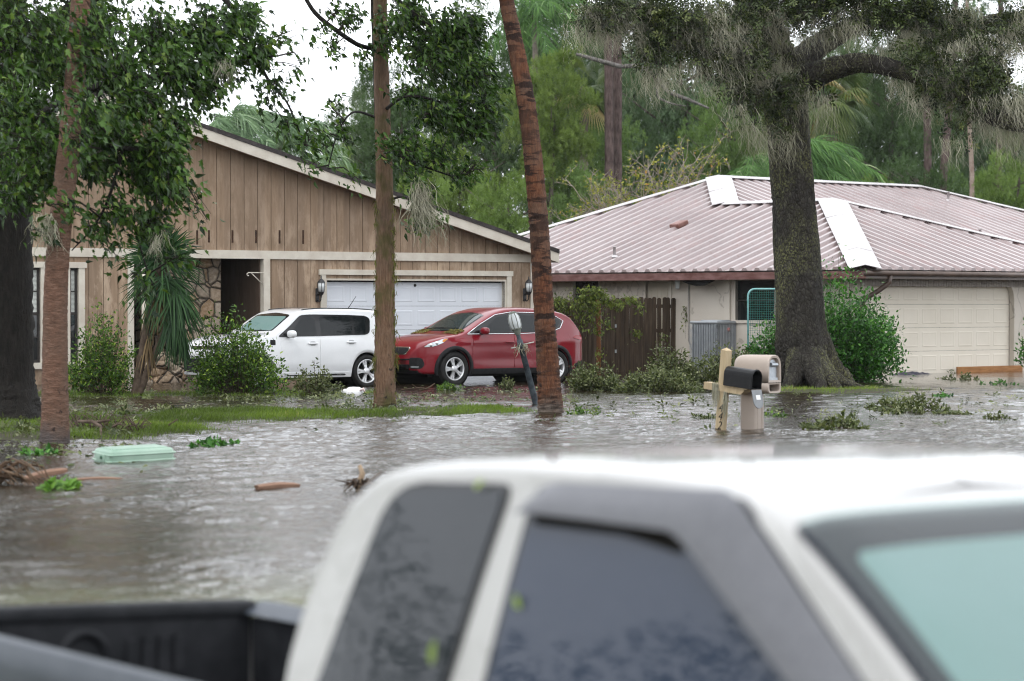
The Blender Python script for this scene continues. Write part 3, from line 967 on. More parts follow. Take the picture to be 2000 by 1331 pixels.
# lamp on the side wall
lq = hB(1330, 553, a=OH)
o = thing('wall_lantern', 'small grey lantern on pale stucco wall just right of cream door', 'wall lamp', M=MBm @ Matrix.Translation((OH - .001, lq.y, lq.z)) @ Matrix.Rotation(-math.pi / 2, 4, 'Z'))
a = MB(); a.bbox((0, -.02, .12), (.1, .04, .14), .01); a.tube([(0, -.03, .14), (0, -.12, .16)], .012, 6); a.build('bracket', simple('pewter', (.16, .15, .14, 1), (.2, .19, .18, 1)), o)
a = MB(); a.lathe([(0, .2), (.03, .17), (.1, .08), (.1, .07), (0, .07)], 4, 'z', (0, -.13, 0), smooth=False); a.build('cap', bpy.data.materials['pewter'], o)
a = MB(); a.lathe([(0, -.16), (.06, -.15), (.06, -.14)], 4, 'z', (0, -.13, 0), smooth=False); a.build('base', bpy.data.materials['pewter'], o)
a = MB(); a.lathe([(.06, -.14), (.085, .07)], 4, 'z', (0, -.13, 0), smooth=False); a.build('glass', M_LAMPGL, o)
# things on the roof
def roof_pt(px, py, nm):
    r = MBi.to_3x3() @ ray(px, py); c = MBi @ _C
    lo_, hi_ = 20.0, 140.0
    f = lambda s: (c + r * s).z - zB(nm, (c + r * s).x, (c + r * s).y)
    for _ in range(60):
        m = (lo_ + hi_) / 2
        if f(m) > 0: lo_ = m
        else: hi_ = m
    return c + r * lo_
p = roof_pt(1316, 449, 'left')
vt = MB(); vt.bbox((p.x + .2, p.y, p.z + .15), (.4, .34, .11), .02, Matrix.Rotation(-math.atan(PITCHB), 3, 'Y')); vt.span((p.x + .05, p.y - .14, p.z - .03), (p.x + .34, p.y + .14, p.z + .14))
vt.build('roof_vent', simple('rusty_vent', (.16, .075, .06, 1), (.27, .16, .145, 1), 5, .5), rB)
for px, py, nm in ((1200, 503, 'left'), (1852, 393, 'main'), (1914, 467, 'main')):
    p = roof_pt(px, py, nm)
    a = MB(); a.lathe([(.04, -.1), (.04, .26), (.05, .26), (.05, .28), (0, .28)], 12, 'z', p); a.lathe([(.13, .0), (.05, .06)], 12, 'z', p); a.build('vent_pipe', M_RIDGE, rB)
# board nailed along the doorstep, tarp
p0, p1 = hB(1869, 716, b=OH - .12), hB(1996, 711, b=OH - .12)
o = thing('timber_board', 'orange brown timber board lying along the foot of cream garage door', 'board', M=MBm @ Matrix.Translation((p0.x, OH - .12, 0)))
a = MB(); a.bbox(((p1.x - p0.x) / 2, 0, .02), (p1.x - p0.x, .05, .24), .008); a.build('plank', M_WOODR, o)
p0, p1 = hB(1735, 722, b=OH - .35), hB(1832, 719, b=OH - .35)
a = MB(); rows = []
for j in range(7):
    rows.append([(p0.x + (p1.x - p0.x) * i / 24, OH - .5 + j * .08, -.03 + .11 * math.sin(math.pi * j / 6) * (.55 + .45 * math.sin(i * 1.3 + j)) * math.sin(math.pi * (i + .3) / 24.6)) for i in range(25)])
a.grid(rows); o = a.build('tarp', simple('navy_tarp', (.012, .014, .035, 1), (.03, .033, .06, 1), 6, .35), None)
o.matrix_basis = MBm
tag(o, 'crumpled dark navy tarp lying in water before cream garage door', 'tarp')

# ------------------------------------------------------------------ fence, air conditioner, net frame
M_FENCE = None
k = NM('old_fence_board')
v = k.coord((6, 6, .5))
k.base(k.ramp(k.noise(v, 2.4, 6), [(.3, (.026, .018, .012)), (.55, (.06, .042, .028)), (.8, (.13, .10, .072))])).set(rough=.75)
k.bump(k.noise(k.coord((10, 10, .7)), 5, 4), .5, .01)
M_FENCE = k.m
M_FENCE2 = simple('orange_fence_board', (.16, .062, .022, 1), (.1, .045, .02, 1), 3, .7, .3, 9, (4, 4, .5))
f0 = at(1076, 600, 64.0); f1 = at(1338, 600, 66.2)
fd = Vector((f1.x - f0.x, f1.y - f0.y, 0)); FL = fd.length
fence = thing('board_fence', 'weathered dark brown board fence with dog-eared tops between the houses', 'fence', (f0.x, f0.y, 0), math.atan2(fd.y, fd.x))
def fx(px):
    r = ray(px, 640); Mi = basis(fence).inverted(); c = Mi @ _C; r = Mi.to_3x3() @ r
    return (c + r * (-c.y / r.y)).x
rr = random.Random(3)
x = 0.0
gate0 = fx(1202); gate1 = fx(1280)
FZ = at(1200, 584, 65).z
while x < FL - .02:
    bw = min(rr.uniform(.125, .15), FL - x)
    top = FZ + rr.uniform(-.02, .02) + (.03 if x > gate0 else -.03)
    name = 'board'
    gap = .028 if abs(x - gate1) < .09 else .008
    lean = rr.uniform(-.02, .02)
    a = MB()
    pts = [(x, 0, -.15), (x + bw - gap, 0, -.15), (x + bw - gap + lean, 0, top - .035), (x + bw - gap - .03 + lean, 0, top), (x + .03 + lean, 0, top), (x + lean, 0, top - .035)]
    a.prism(pts, (0, .02 , 0))
    a.build('board', M_FENCE2 if abs(x - fx(1168)) < .08 else M_FENCE, fence)
    x += bw
rl = MB()
for z in (.35, 1.0, 1.6):
    rl.span((0, .022, z - .045), (FL, .06, z + .045))
rl.build('rail', M_FENCE, fence)
for px in (1082, 1200, 1336):
    a = MB(); a.span((fx(px) - .045, .062, -.3), (fx(px) + .045, .15, FZ - .05)); a.build('post', M_FENCE, fence)
for z in (.5, 1.12):
    a = MB(); a.span((gate0 - .02, -.012, z - .04), (gate0 + .03, -.001, z + .04)); a.build('hinge', simple('galvanised', (.34, .36, .37, 1), (.28, .3, .31, 1)) if z == .5 else bpy.data.materials['galvanised'], fence)

AC_L = at(1354, 660, 64.8); AC_M = at(1400, 660, 64.1); AC_R = at(1449, 660, 64.7)
acw = .86
ac = thing('air_conditioner', 'grey louvred air conditioner unit on the pale wall beside the fence', 'air conditioner', (AC_M.x, AC_M.y, 0), HB)
ztop = at(1400, 628, 64.1).z
M_ACM = simple('grey_louvre', (.27, .29, .31, 1), (.34, .36, .38, 1), 5, .45, .05, metal=.2)
c0 = (acw / 2, acw / 2)
a = MB(); a.bbox((c0[0], c0[1], (ztop - .06 + .02) / 2), (acw - .08, acw - .08, ztop - .08), .05); a.build('coil', simple('dark_coil', (.02, .022, .024, 1), (.035, .037, .04, 1), 30, .6), ac)
lv = MB()
i = .06
while i < acw - .04:
    lv.span((i, -.0, .04), (i + .028, .035, ztop - .07)); lv.span((-.0, i, .04), (.035, i + .028, ztop - .07)); i += .055
z = .06
while z < ztop - .08:
    for cx, cy in ((0, 0), (acw, 0), (0, acw)):
        lv.bbox((cx + (.03 if cx == 0 else -.03), cy + (.03 if cy == 0 else -.03), z), (.1, .1, .014), .006)
    z += .028
lv.build('louvre', M_ACM, ac)
a = MB(); a.bbox((c0[0], c0[1], ztop - .03), (acw + .04, acw + .04, .07), .03); a.lathe([(.36, 0), (.36, .03), (.0, .03)], 24, 'z', (c0[0], c0[1], ztop)); a.build('top_panel', M_ACM, ac)
a = MB(); a.bbox((c0[0], c0[1], .0), (acw + .03, acw + .03, .1), .02); a.build('base', M_ACM, ac)
a = MB(); a.lathe([(0, -.006), (.05, -.006), (.05, 0)], 16, 'y', (.42, -.004, ztop - .2)); a.build('badge', simple('badge_red', (.35, .03, .025, 1), (.5, .4, .38, 1), 20, .4), ac)

n0 = at(1461, 640, 61.5)
nf = thing('net_frame', 'teal rounded tube frame strung with mesh net behind the oak trunk', 'net frame', (n0.x, n0.y, 0), R(14))
NW = 1.75; NZ = at(1470, 565, 61.5).z
M_TEAL = simple('teal_tube', (.10, .30, .29, 1), (.22, .42, .42, 1), 10, .4)
rad = .16
path = [(0, 0, .05), (0, 0, NZ - rad)] + [(rad - rad * math.cos(t), 0, NZ - rad + rad * math.sin(t)) for t in [math.pi / 12 * i for i in range(1, 6)]] + [(rad, 0, NZ), (NW - rad, 0, NZ)] + [(NW - rad + rad * math.sin(t), 0, NZ - rad + rad * math.cos(t)) for t in [math.pi / 12 * i for i in range(1, 6)]] + [(NW, 0, NZ - rad), (NW, 0, .05)]
a = MB(); a.tube(path, .024, 8); a.tube([(0, 0, .1), (NW, 0, .1)], .022, 8); a.build('frame', M_TEAL, nf)
a = MB()
i = 0.06
while i < NW - .02:
    a.tube([(i, 0, .1), (i, 0, NZ - .01)], .0042, 3, cap=False); i += .055
z = .16
while z < NZ - .03:
    a.tube([(.01, .003, z), (NW - .01, .003, z)], .0042, 3, cap=False); z += .055
a.build('net', simple('teal_net', (.03, .16, .13, 1), (.05, .22, .19, 1)), nf)
# ------------------------------------------------------------------ cars
def interp(tab):
    xs = np.array([t[0] for t in tab], float); ys = np.array([t[1] for t in tab], float)
    o = np.argsort(xs); xs, ys = xs[o], ys[o]
    # monotone cubic (Fritsch-Carlson) so outlines are smooth without overshoot
    h = np.diff(xs); dl = np.diff(ys) / h
    m = np.zeros_like(ys)
    m[1:-1] = np.where(dl[:-1] * dl[1:] > 0, 2 * dl[:-1] * dl[1:] / (dl[:-1] + dl[1:] + 1e-12), 0)
    m[0], m[-1] = dl[0], dl[-1]
    def f(x):
        if x <= xs[0]: return float(ys[0])
        if x >= xs[-1]: return float(ys[-1])
        i = int(np.searchsorted(xs, x) - 1)
        t = (x - xs[i]) / h[i]
        return float((2 * t**3 - 3 * t**2 + 1) * ys[i] + (t**3 - 2 * t**2 + t) * h[i] * m[i] + (-2 * t**3 + 3 * t**2) * ys[i + 1] + (t**3 - t**2) * h[i] * m[i + 1])
    return f
class Shell:
    def __init__(s, ztop, plan, sect, zbot, corner=.09, n=3.4, wheels=(), arch=.37, bulge=None):
        s.zt, s.pl, s.sc, s.zb0 = interp(ztop), interp(plan), interp(sect), interp(zbot)
        s.c, s.n, s.wheels, s.arch, s.bulge = corner, n, wheels, arch, bulge
    def W(s, x, z):
        w_ = s.pl(x) * s.sc(z)
        return w_ + (s.bulge(x, z) if s.bulge else 0)
    def zb(s, x):
        z = s.zb0(x)
        for xw, zw in s.wheels:
            d = s.arch ** 2 - (x - xw) ** 2
            if d > 0: z = max(z, zw + math.sqrt(d))
        return z
    def zs(s, x):
        return s.zt(x) - s.c
    def top(s, x, y):
        zs = s.zs(x); wc = max(s.W(x, zs), 1e-4)
        k = min(abs(y) / wc, 1)
        return zs + s.c * (1 - k ** s.n) ** (1 / s.n)
    def side(s, x, z, sg=1, off=0.0):
        zs = s.zs(x)
        w_ = s.W(x, min(z, zs))
        if z > zs:
            k = min((z - zs) / s.c, 1)
            w_ *= (1 - k ** s.n) ** (1 / s.n)
        return (x, sg * (w_ + off), z)
    def front(s, y, z, sg=1, off=0.0, x0=None, x1=0.3):
        """outermost x (towards sg) where the shell holds (y, z)"""
        a = x0
        st = -.03 * sg
        inside = lambda x: abs(y) <= s.side(x, z)[1] and s.zb0(x) <= z <= s.top(x, y)
        x = a
        while not inside(x) and (x - x1) * sg > 0:
            x += st
        lo_, hi_ = x, x - st
        for _ in range(14):
            m = (lo_ + hi_) / 2
            if inside(m): lo_ = m
            else: hi_ = m
        return (lo_ + sg * off, y, z)
    def body(s, xs, nside=14, ntop=12):
        b = MB(); rows = []
        for x in xs:
            zb, zs = s.zb(x), s.zs(x)
            zs = max(zs, zb + .01)
            half = [(s.W(x, zb) * .0, zb)] + [(s.W(x, zb) - .03, zb)]
            for i in range(nside + 1):
                z = zb + .012 + (zs - zb - .012) * i / nside
                half.append((s.W(x, z), z))
            wc = s.W(x, zs)
            for i in range(1, ntop + 1):
                ph = math.pi / 2 * i / ntop
                half.append((wc * math.cos(ph) ** (2 / s.n), zs + s.c * math.sin(ph) ** (2 / s.n)))
            ring = [(x, y, z) for y, z in half] + [(x, -y, z) for y, z in reversed(half[1:-1])]
            rows.append(ring)
        b.grid(rows, True, close=True)
        m = len(rows[0])
        b.add(rows[0], [tuple(range(m))], False); b.add(rows[-1], [tuple(reversed(range(m)))], False)
        return b
def row_span(poly, v, ax=1):
    xs = []
    for p, q in zip(poly, poly[1:] + poly[:1]):
        a, b = p[ax], q[ax]
        if a == b: continue
        t = (v - a) / (b - a)
        if -1e-9 <= t <= 1 + 1e-9:
            xs.append(p[1 - ax] + t * (q[1 - ax] - p[1 - ax]))
    return min(xs), max(xs)
def round_poly(poly, r, n=4):
    """rounds each corner of a polygon"""
    out = []; P = [Vector((p[0], p[1])) for p in poly]; L = len(P)
    for i in range(L):
        a, b, c = P[i - 1], P[i], P[(i + 1) % L]
        u, v = (a - b), (c - b)
        rr_ = min(r, u.length * .45, v.length * .45)
        p, q = b + u.normalized() * rr_, b + v.normalized() * rr_
        for k_ in range(n + 1):
            t = k_ / n
            out.append(tuple((p * (1 - t) ** 2 + b * 2 * t * (1 - t) + q * t * t)))
    return out
def patch(fn, poly, off, rows=14, cols=12, rim=.012, r=0.03, mb=None):
    """panel that follows a surface: fn(u, v, off) -> point; poly in (u, v); rows run along v"""
    if r: poly = round_poly(poly, r)
    b = mb or MB()
    v0, v1 = min(p[1] for p in poly), max(p[1] for p in poly)
    G = []
    for i in range(rows + 1):
        t = i / rows
        t = .5 - .5 * math.cos(math.pi * t)
        v = v0 + (v1 - v0) * min(max(t, .002), .998)
        a, c = row_span(poly, v)
        G.append([(a + (c - a) * j / cols, v) for j in range(cols + 1)])
    P = [[fn(u, v, off) for u, v in g_] for g_ in G]
    i, j = rows // 2, cols // 2
    nq = (Vector(P[i][j + 1]) - Vector(P[i][j])).cross(Vector(P[i + 1][j]) - Vector(P[i][j]))
    um, vm = G[i][j]
    if nq.dot(Vector(fn(um, vm, off + .01)) - Vector(fn(um, vm, off))) < 0:
        G = [g_[::-1] for g_ in G]; P = [r_[::-1] for r_ in P]      # faces look outwards
    b.grid(P, True)
    if rim:
        edge = G[0] + [g_[-1] for g_ in G[1:-1]] + G[-1][::-1] + [g_[0] for g_ in G[1:-1]][::-1]
        b.grid([[fn(u, v, off) for u, v in edge], [fn(u, v, off - rim) for u, v in edge]], False, close=True)
    return b
def wheel(parent, c, sg, rt, rr_, wd, spokes, m_rim, m_tyre, style='double', steer=0.0):
    o = bpy.data.objects.new('wheel', None); col.objects.link(o); o.parent = parent
    o.location = c; o.rotation_euler = (0, 0, steer)
    t = MB(); h = wd / 2
    prof = [(rr_, -h * .8), (rr_ + .03, -h), (rt - .04, -h), (rt - .012, -h * .85), (rt, -h * .6)]
    n = 5
    for i in range(n):                          # tread grooves
        a = -h * .6 + 1.2 * h * i / n; d = 1.2 * h / n
        prof += [(rt, a + d * .7), (rt - .009, a + d * .74), (rt - .009, a + d * .96), (rt, a + d)]
    prof += [(rt - .012, h * .85), (rt - .04, h), (rr_ + .03, h), (rr_, h * .8)]
    t.lathe(prof, 36, 'y'); t.build('tyre', m_tyre, o)
    f = sg * h
    rm_ = MB()
    rm_.lathe([(rr_ + .006, f * .82), (rr_ + .008, f * .92), (rr_ - .008, f * .94), (rr_ - .02, f * .8), (rr_ - .03, f * .1), (rr_ - .05, -f * .2)], 36, 'y')
    rim = rm_.build('rim', m_rim, o)
    sp = MB()
    for i in range(spokes):
        an = 2 * math.pi * i / spokes + .3
        for da in ((-.12, .12) if style == 'double' else (0,)):
            M = Matrix.Rotation(an, 3, 'Y')
            w0, w1 = (.016, .026) if style == 'double' else (.03, .05)
            pts = []
            for rr2, ww, yy, thk in ((.05, w0 * 1.3, .86, .05), (rr_ * .55, w0, .80, .035), (rr_ - .012, w1, .84, .035)):
                for sx, sy in ((-1, 0), (1, 0), (1, -1), (-1, -1)):
                    tw = da * rr2 * (1.2 if rr2 > .1 else .3)
                    pts.append(M @ Vector((sx * ww + tw, f * yy + sg * sy * thk, rr2)))
            sp.add(pts, [(0, 1, 2, 3), (8, 9, 10, 11)] + [(l_ * 4 + i2, l_ * 4 + (i2 + 1) % 4, l_ * 4 + 4 + (i2 + 1) % 4, l_ * 4 + 4 + i2) for l_ in (0, 1) for i2 in range(4)])
    sp.lathe([(.0, f * .92), (.03, f * .92), (.04, f * .9), (.07, f * .84), (.075, f * .6)], 20, 'y')
    sp.build('spoke', m_rim, o)['kind'] = 'thing'
    bk_ = MB(); bk_.lathe([(rr_ - .02, f * .05), (.0, f * .02)], 30, 'y'); bk_.lathe([(.145, f * .3), (.145, f * .34), (.05, f * .36)], 24, 'y'); bk_.build('brake_disc', M_WELL, o)
    return o
def carpaint(name, c, rough=.25, coat=1.0, flake=False, drops=.15):
    k = NM(name)
    v = k.coord()
    k.base(k.ramp(k.noise(v, 1.5, 4), [(.3, c), (.75, tuple(.9 * x for x in c[:3]) + (1,))]))
    k.set(rough=rough, coat=coat, coatr=.03, metal=.25 if flake else 0)
    d = k.ramp(k.noise(v, 130, 2, .4), [(.62, (0, 0, 0)), (.72, (1, 1, 1))])
    k.bump(d, drops, .002)
    return k.m
M_WELL = NM('wheel_well').base((.006, .006, .006, 1)).set(rough=.8).m
M_TYRE = simple('tyre_rubber', (.014, .014, .014, 1), (.025, .024, .023, 1), 6, .6, .1, 60)
M_ALLOY = NM('alloy').base((.62, .62, .63, 1)).set(rough=.3, metal=.75).m
M_ALLOYD = NM('alloy_pocket').base((.02, .02, .021, 1)).set(rough=.35, spec=.5).m
M_CLAD = simple('black_cladding', (.013, .013, .014, 1), (.02, .02, .021, 1), 12, .55, .1, 90)
M_CHROME = NM('chrome').base((.75, .76, .78, 1)).set(rough=.12, metal=1).m
def glassmat(name, c, drops=.35, rough=.02, spec=.8):
    k = NM(name)
    k.base(c).set(rough=rough, spec=spec)
    v = k.coord()
    d = k.ramp(k.noise(v, 60, 3, .5), [(.58, (0, 0, 0)), (.66, (1, 1, 1))])
    k.bump(d, drops, .002)
    return k.m
M_CARGL = glassmat('tinted_glass', (.004, .006, .007, 1), .25, .02, .35)
M_WSGL = glassmat('windscreen_glass', (.018, .03, .03, 1), .35, .02, .45)
k = NM('clear_glass')
tr = k.n('ShaderNodeBsdfTransparent'); tr.inputs[0].default_value = (.80, .93, .90, 1)
gl = k.n('ShaderNodeBsdfGlossy'); gl.inputs['Roughness'].default_value = .02
fr = k.n('ShaderNodeFresnel'); fr.inputs[0].default_value = 1.5
ms = k.n('ShaderNodeMixShader'); k.l(fr.outputs[0], ms.inputs[0]); k.l(tr.outputs[0], ms.inputs[1]); k.l(gl.outputs[0], ms.inputs[2]); k.l(ms.outputs[0], k.out.inputs['Surface'])
M_CLEAR = k.m
M_TEALPANEL = simple('teal_panel', (.33, .43, .43, 1), (.40, .48, .50, 1), 1.2, .45, .3, 3)
M_AMBER = NM('amber_lens').base((.65, .2, .01, 1)).set(rough=.15).m
M_LENS = NM('lamp_lens').base((.55, .58, .60, 1)).set(rough=.1, metal=.5).m
M_TAIL = NM('tail_lens').base((.22, .006, .01, 1)).set(rough=.12).m

def make_car(o, S, L, paint, wheels_z, spec):
    """lofted body, doors and panes that follow it, lamps, wheels"""
    half = L / 2
    ends = [0, .012, .03, .06, .1, .15, .22]
    xs = set(-half + e for e in ends) | set(half - e for e in ends) | set(np.arange(-half + .3, half - .25, .08))
    for xw, _ in S.wheels:
        for a in np.linspace(-1, 1, 25):
            xs.add(xw + S.arch * math.sin(a * math.pi / 2))
        xs |= {xw - S.arch - .002, xw + S.arch + .002}
    bo = S.body(sorted(xs)).build('body', paint, o)
    ub = MB(); ub.span((-half + .35, -.6, .19), (half - .4, .6, .62)); 
    for xw, zw in S.wheels:
        ub.lathe([(S.arch - .004, -.85), (S.arch - .004, .85)], 32, 'y', (xw, 0, zw)); ub.lathe([(.001, -.5), (S.arch, -.5)], 20, 'y', (xw, 0, zw)); ub.lathe([(.001, .5), (S.arch, .5)], 20, 'y', (xw, 0, zw))
    ub.build('underbody', M_WELL, o)
    sd = lambda sg: (lambda u, v, off: S.side(u, v, sg, off))
    for sg in (1, -1):
        for kd in spec['doors']:
            d = patch(sd(sg), kd['poly'], .007, 26, 14, .02, .05).build('door', paint, o)
            hx, hz = kd['handle']
            h = MB()
            h.bbox(S.side(hx, hz, sg, .028), (.22, .025, .034), .012)
            hd = h.build('handle', kd.get('hm', paint), d)
            cup = patch(sd(sg), [(hx - .08, hz - .045), (hx + .06, hz - .045), (hx + .06, hz + .045), (hx - .08, hz + .045)], .0085, 6, 6, 0, .04)
            cup.build('handle_recess', spec.get('cup', M_CLAD), hd)
        gb_ = patch(sd(sg), spec['glasshouse'], .009, 18, 26, .02, .07).build('window_surround', M_BLACKGL, o)
        for pn in spec['panes']:
            patch(sd(sg), pn, .013, 12, 10, .006, .035).build('pane', M_CARGL, gb_)
        if spec.get('chrome'):
            a = MB(); a.tube([S.side(u, v, sg, .013) for u, v in spec['chrome']], .008, 6); a.build('chrome_strip', M_CHROME, o)
        # mirror
        mx, mz = spec['mirror']
        a = MB(); base_ = S.side(mx, mz, sg, .0)
        a.bbox((base_[0] - .02, base_[1] + sg * .15, mz + .03), (.14, .23, .15), .065)
        mr = a.build('mirror', paint, o)
        a = MB(); a.tube([base_, (base_[0], base_[1] + sg * .09, mz - .03)], .025, 8); a.build('mirror_arm', M_CLAD, mr)
        for xw, zw in S.wheels:
            wheel(o, (xw, sg * (S.W(xw, .5) - spec['inset']), zw), sg, spec['rt'], spec['rr'], .21, spec['spokes'], M_ALLOY, M_TYRE, spec['style'])
    return bo
M_BLACKGL = NM('black_gloss_trim').base((.008, .008, .009, 1)).set(rough=.15).m
TH = R(38)
hdir = Vector((-math.cos(TH), -math.sin(TH), 0)); ldir = Vector((math.sin(TH), -math.cos(TH), 0))
def car_origin(px, py, zground, xw, yside):
    q = wat(px, py, zground)
    p = q - ldir * yside - hdir * xw
    return (p.x, p.y, zground)

# --- white boxy hatchback
M_WHITE = carpaint('white_car_paint', (.74, .75, .76, 1), .3, 1.0)
S = Shell(
    ztop=[(-2.07, 1.02), (-2.05, 1.22), (-2.0, 1.42), (-1.9, 1.52), (-1.6, 1.565), (-1.0, 1.595), (-.4, 1.60), (0.0, 1.58), (.22, 1.54), (.36, 1.47), (.84, 1.15), (.92, 1.11), (1.5, 1.06), (1.80, .99), (1.93, .93), (2.02, .83), (2.07, .72)],
    plan=[(-2.07, .66), (-2.04, .76), (-1.95, .83), (-1.7, .88), (-1.2, .90), (0, .90), (1.2, .90), (1.6, .87), (1.85, .80), (1.98, .70), (2.04, .62), (2.07, .52)],
    sect=[(.15, .93), (.3, .965), (.5, 1.0), (.75, 1.0), (.95, .985), (1.05, .96), (1.3, .885), (1.5, .815), (1.62, .77)],
    zbot=[(-2.07, .36), (-1.9, .27), (-1.4, .23), (0, .22), (1.3, .23), (1.9, .24), (2.07, .30)], corner=.075, n=3.6,
    wheels=((1.285, .335), (-1.285, .335)), arch=.375)
p = car_origin(713, 758, -.03, -1.285, .80)
soul = thing('parked_car', 'white boxy hatchback with black window band, its nose behind a leafy shrub', 'car', p, math.pi + TH)
belt = 1.03
spec = dict(
    doors=[dict(poly=[(.78, .36), (.78, 1.0), (-.13, 1.03), (-.13, .36)], handle=(.04, .90)),
           dict(poly=[(-.15, .36), (-.15, 1.03), (-1.02, 1.05), (-1.06, .72), (-.85, .58), (-.83, .36)], handle=(-.88, .92))],
    glasshouse=[(.84, 1.035), (.52, 1.25), (.24, 1.46), (.0, 1.475), (-1.26, 1.455), (-1.42, 1.40), (-1.36, 1.10), (-1.24, 1.06)],
    panes=[[(.58, 1.05), (.19, 1.43), (-.08, 1.435), (-.08, 1.055)], [(-.20, 1.06), (-.20, 1.435), (-.94, 1.428), (-.94, 1.075)], [(-1.0, 1.08), (-1.0, 1.425), (-1.32, 1.395), (-1.27, 1.10)]],
    mirror=(.62, 1.06), inset=.12, rt=.335, rr=.235, spokes=5, style='double', cup=simple('handle_recess', (.45, .46, .47, 1)))
make_car(soul, S, 4.14, M_WHITE, .335, spec)
tp = lambda u, v, off: (lambda q: (q[0], q[1], q[2] + off))((u, v, S.top(u, v)))
def top_patch(S, poly, off, rows=14, cols=12, rim=.01, r=.05):
    return patch(lambda v, u, off_: (u, v, S.top(u, v) + off_), [(q[1], q[0]) for q in poly], off, rows, cols, rim, r)
ws = [(1.02, -.62), (.40, -.56), (.40, .56), (1.02, .62)]
sh = top_patch(S, [(.83, -.64), (.36, -.60), (.30, 0), (.36, .60), (.83, .64), (.87, 0)], .004, 16, 14, 0, .03).build('windscreen_frame', M_BLACKGL, soul)
top_patch(S, [(.82, -.60), (.42, -.56), (.42, .56), (.82, .60)], .008, 14, 12, .0, .06).build('teal_panel', M_TEALPANEL, sh)  # on the hatchback the teal panel is a sunshade inside the car
top_patch(S, [(.83, -.63), (.365, -.59), (.365, .59), (.83, .63)], .016, 14, 12, .0, .04).build('windscreen', M_CLEAR, sh)
fr_ = lambda S_, x0: (lambda u, v, off: S_.front(u, v, 1, off, x0))
FR = fr_(S, 2.1)
patch(FR, [(-.40, .80), (-.42, .86), (.42, .86), (.40, .80)], .006, 8, 14, .01, .03).build('grille', M_BLACKGL, soul)
patch(FR, [(-.52, .36), (-.62, .62), (.62, .62), (.52, .36)], .008, 10, 18, .012, .06).build('lower_grille', M_CLAD, soul)
a = MB(); patch(FR, [(-.60, .30), (-.60, .345), (.60, .345), (.60, .30)], .03, 5, 16, .03, .01, a); patch(FR, [(-.64, .635), (-.64, .665), (.64, .665), (.64, .635)], .014, 4, 16, .02, .01, a); a.build('bumper_trim', simple('silver_trim', (.4, .41, .42, 1)), soul)
for sg in (1, -1):
    pts = [(.46, .78), (.47, .90), (.74, .95), (.80, .84), (.74, .77)]
    hl = patch(FR, [(sg * a_, b_) for a_, b_ in pts], .008, 10, 10, .015, .04).build('headlight', M_LENS, soul)
    sdS = lambda u, v, off, sg=sg: S.side(u, v, sg, off)
    sk = MB(); patch(sdS, [(.88, .235), (.88, .33), (-.88, .33), (-.88, .235)], .028, 6, 20, .03, .02, sk); sk.build('sill_skirt', M_WHITE, soul)
    sk = MB(); patch(sdS, [(.70, .265), (.70, .285), (-.2, .30), (-.72, .30), (-.76, .275), (-.72, .262)], .031, 5, 20, .01, .008, sk); ins = sk.build('sill_insert', M_CLAD, soul)
    sk = MB()
    for i in range(4):
        sk.tube([S.side(-.56 - i * .035 + (.012 if j % 2 else 0), .272 + .018 * (j % 3) / 2, sg, .033) for j in range(4)], .003, 4)
    sk.build('sill_badge', M_CHROME, ins)
    patch(sdS, [(.90, .88), (.90, .98), (1.02, .98), (1.02, .88)], .007, 5, 5, .01, .015).build('fender_vent', M_CLAD, soul)
    tl = patch(lambda u, v, off, sg=sg: S.front(u, v, -1, off, -2.1, -.3), [(sg * .56, .95), (sg * .54, 1.42), (sg * .66, 1.42), (sg * .74, .95)], .01, 10, 6, .015, .03).build('taillight', M_TAIL, soul)
    rl_ = MB(); rl_.tube([(u, sg * (S.W(u, 1.5) - .13), S.top(u, S.W(u, 1.5) - .13) + .008) for u in np.linspace(.1, -1.6, 14)], .012, 6); rl_.build('roof_rail', M_BLACKGL, soul)
    fc = MB(); q = S.side(-1.52, .93, sg, .003); fc.lathe([(.0, 0), (.085, 0), (.088, -.004)], 20, 'y', q); fc.build('fuel_flap', M_WHITE, soul)
a = MB(); a.bbox((-1.45, 0, S.top(-1.45, 0) + .01), (.12, .05, .03), .012); a.tube([(-1.43, 0, S.top(-1.45, 0) + .02), (-1.62, 0, S.top(-1.45, 0) + .26)], [.008, .005], 6); a.build('antenna', M_CLAD, soul)

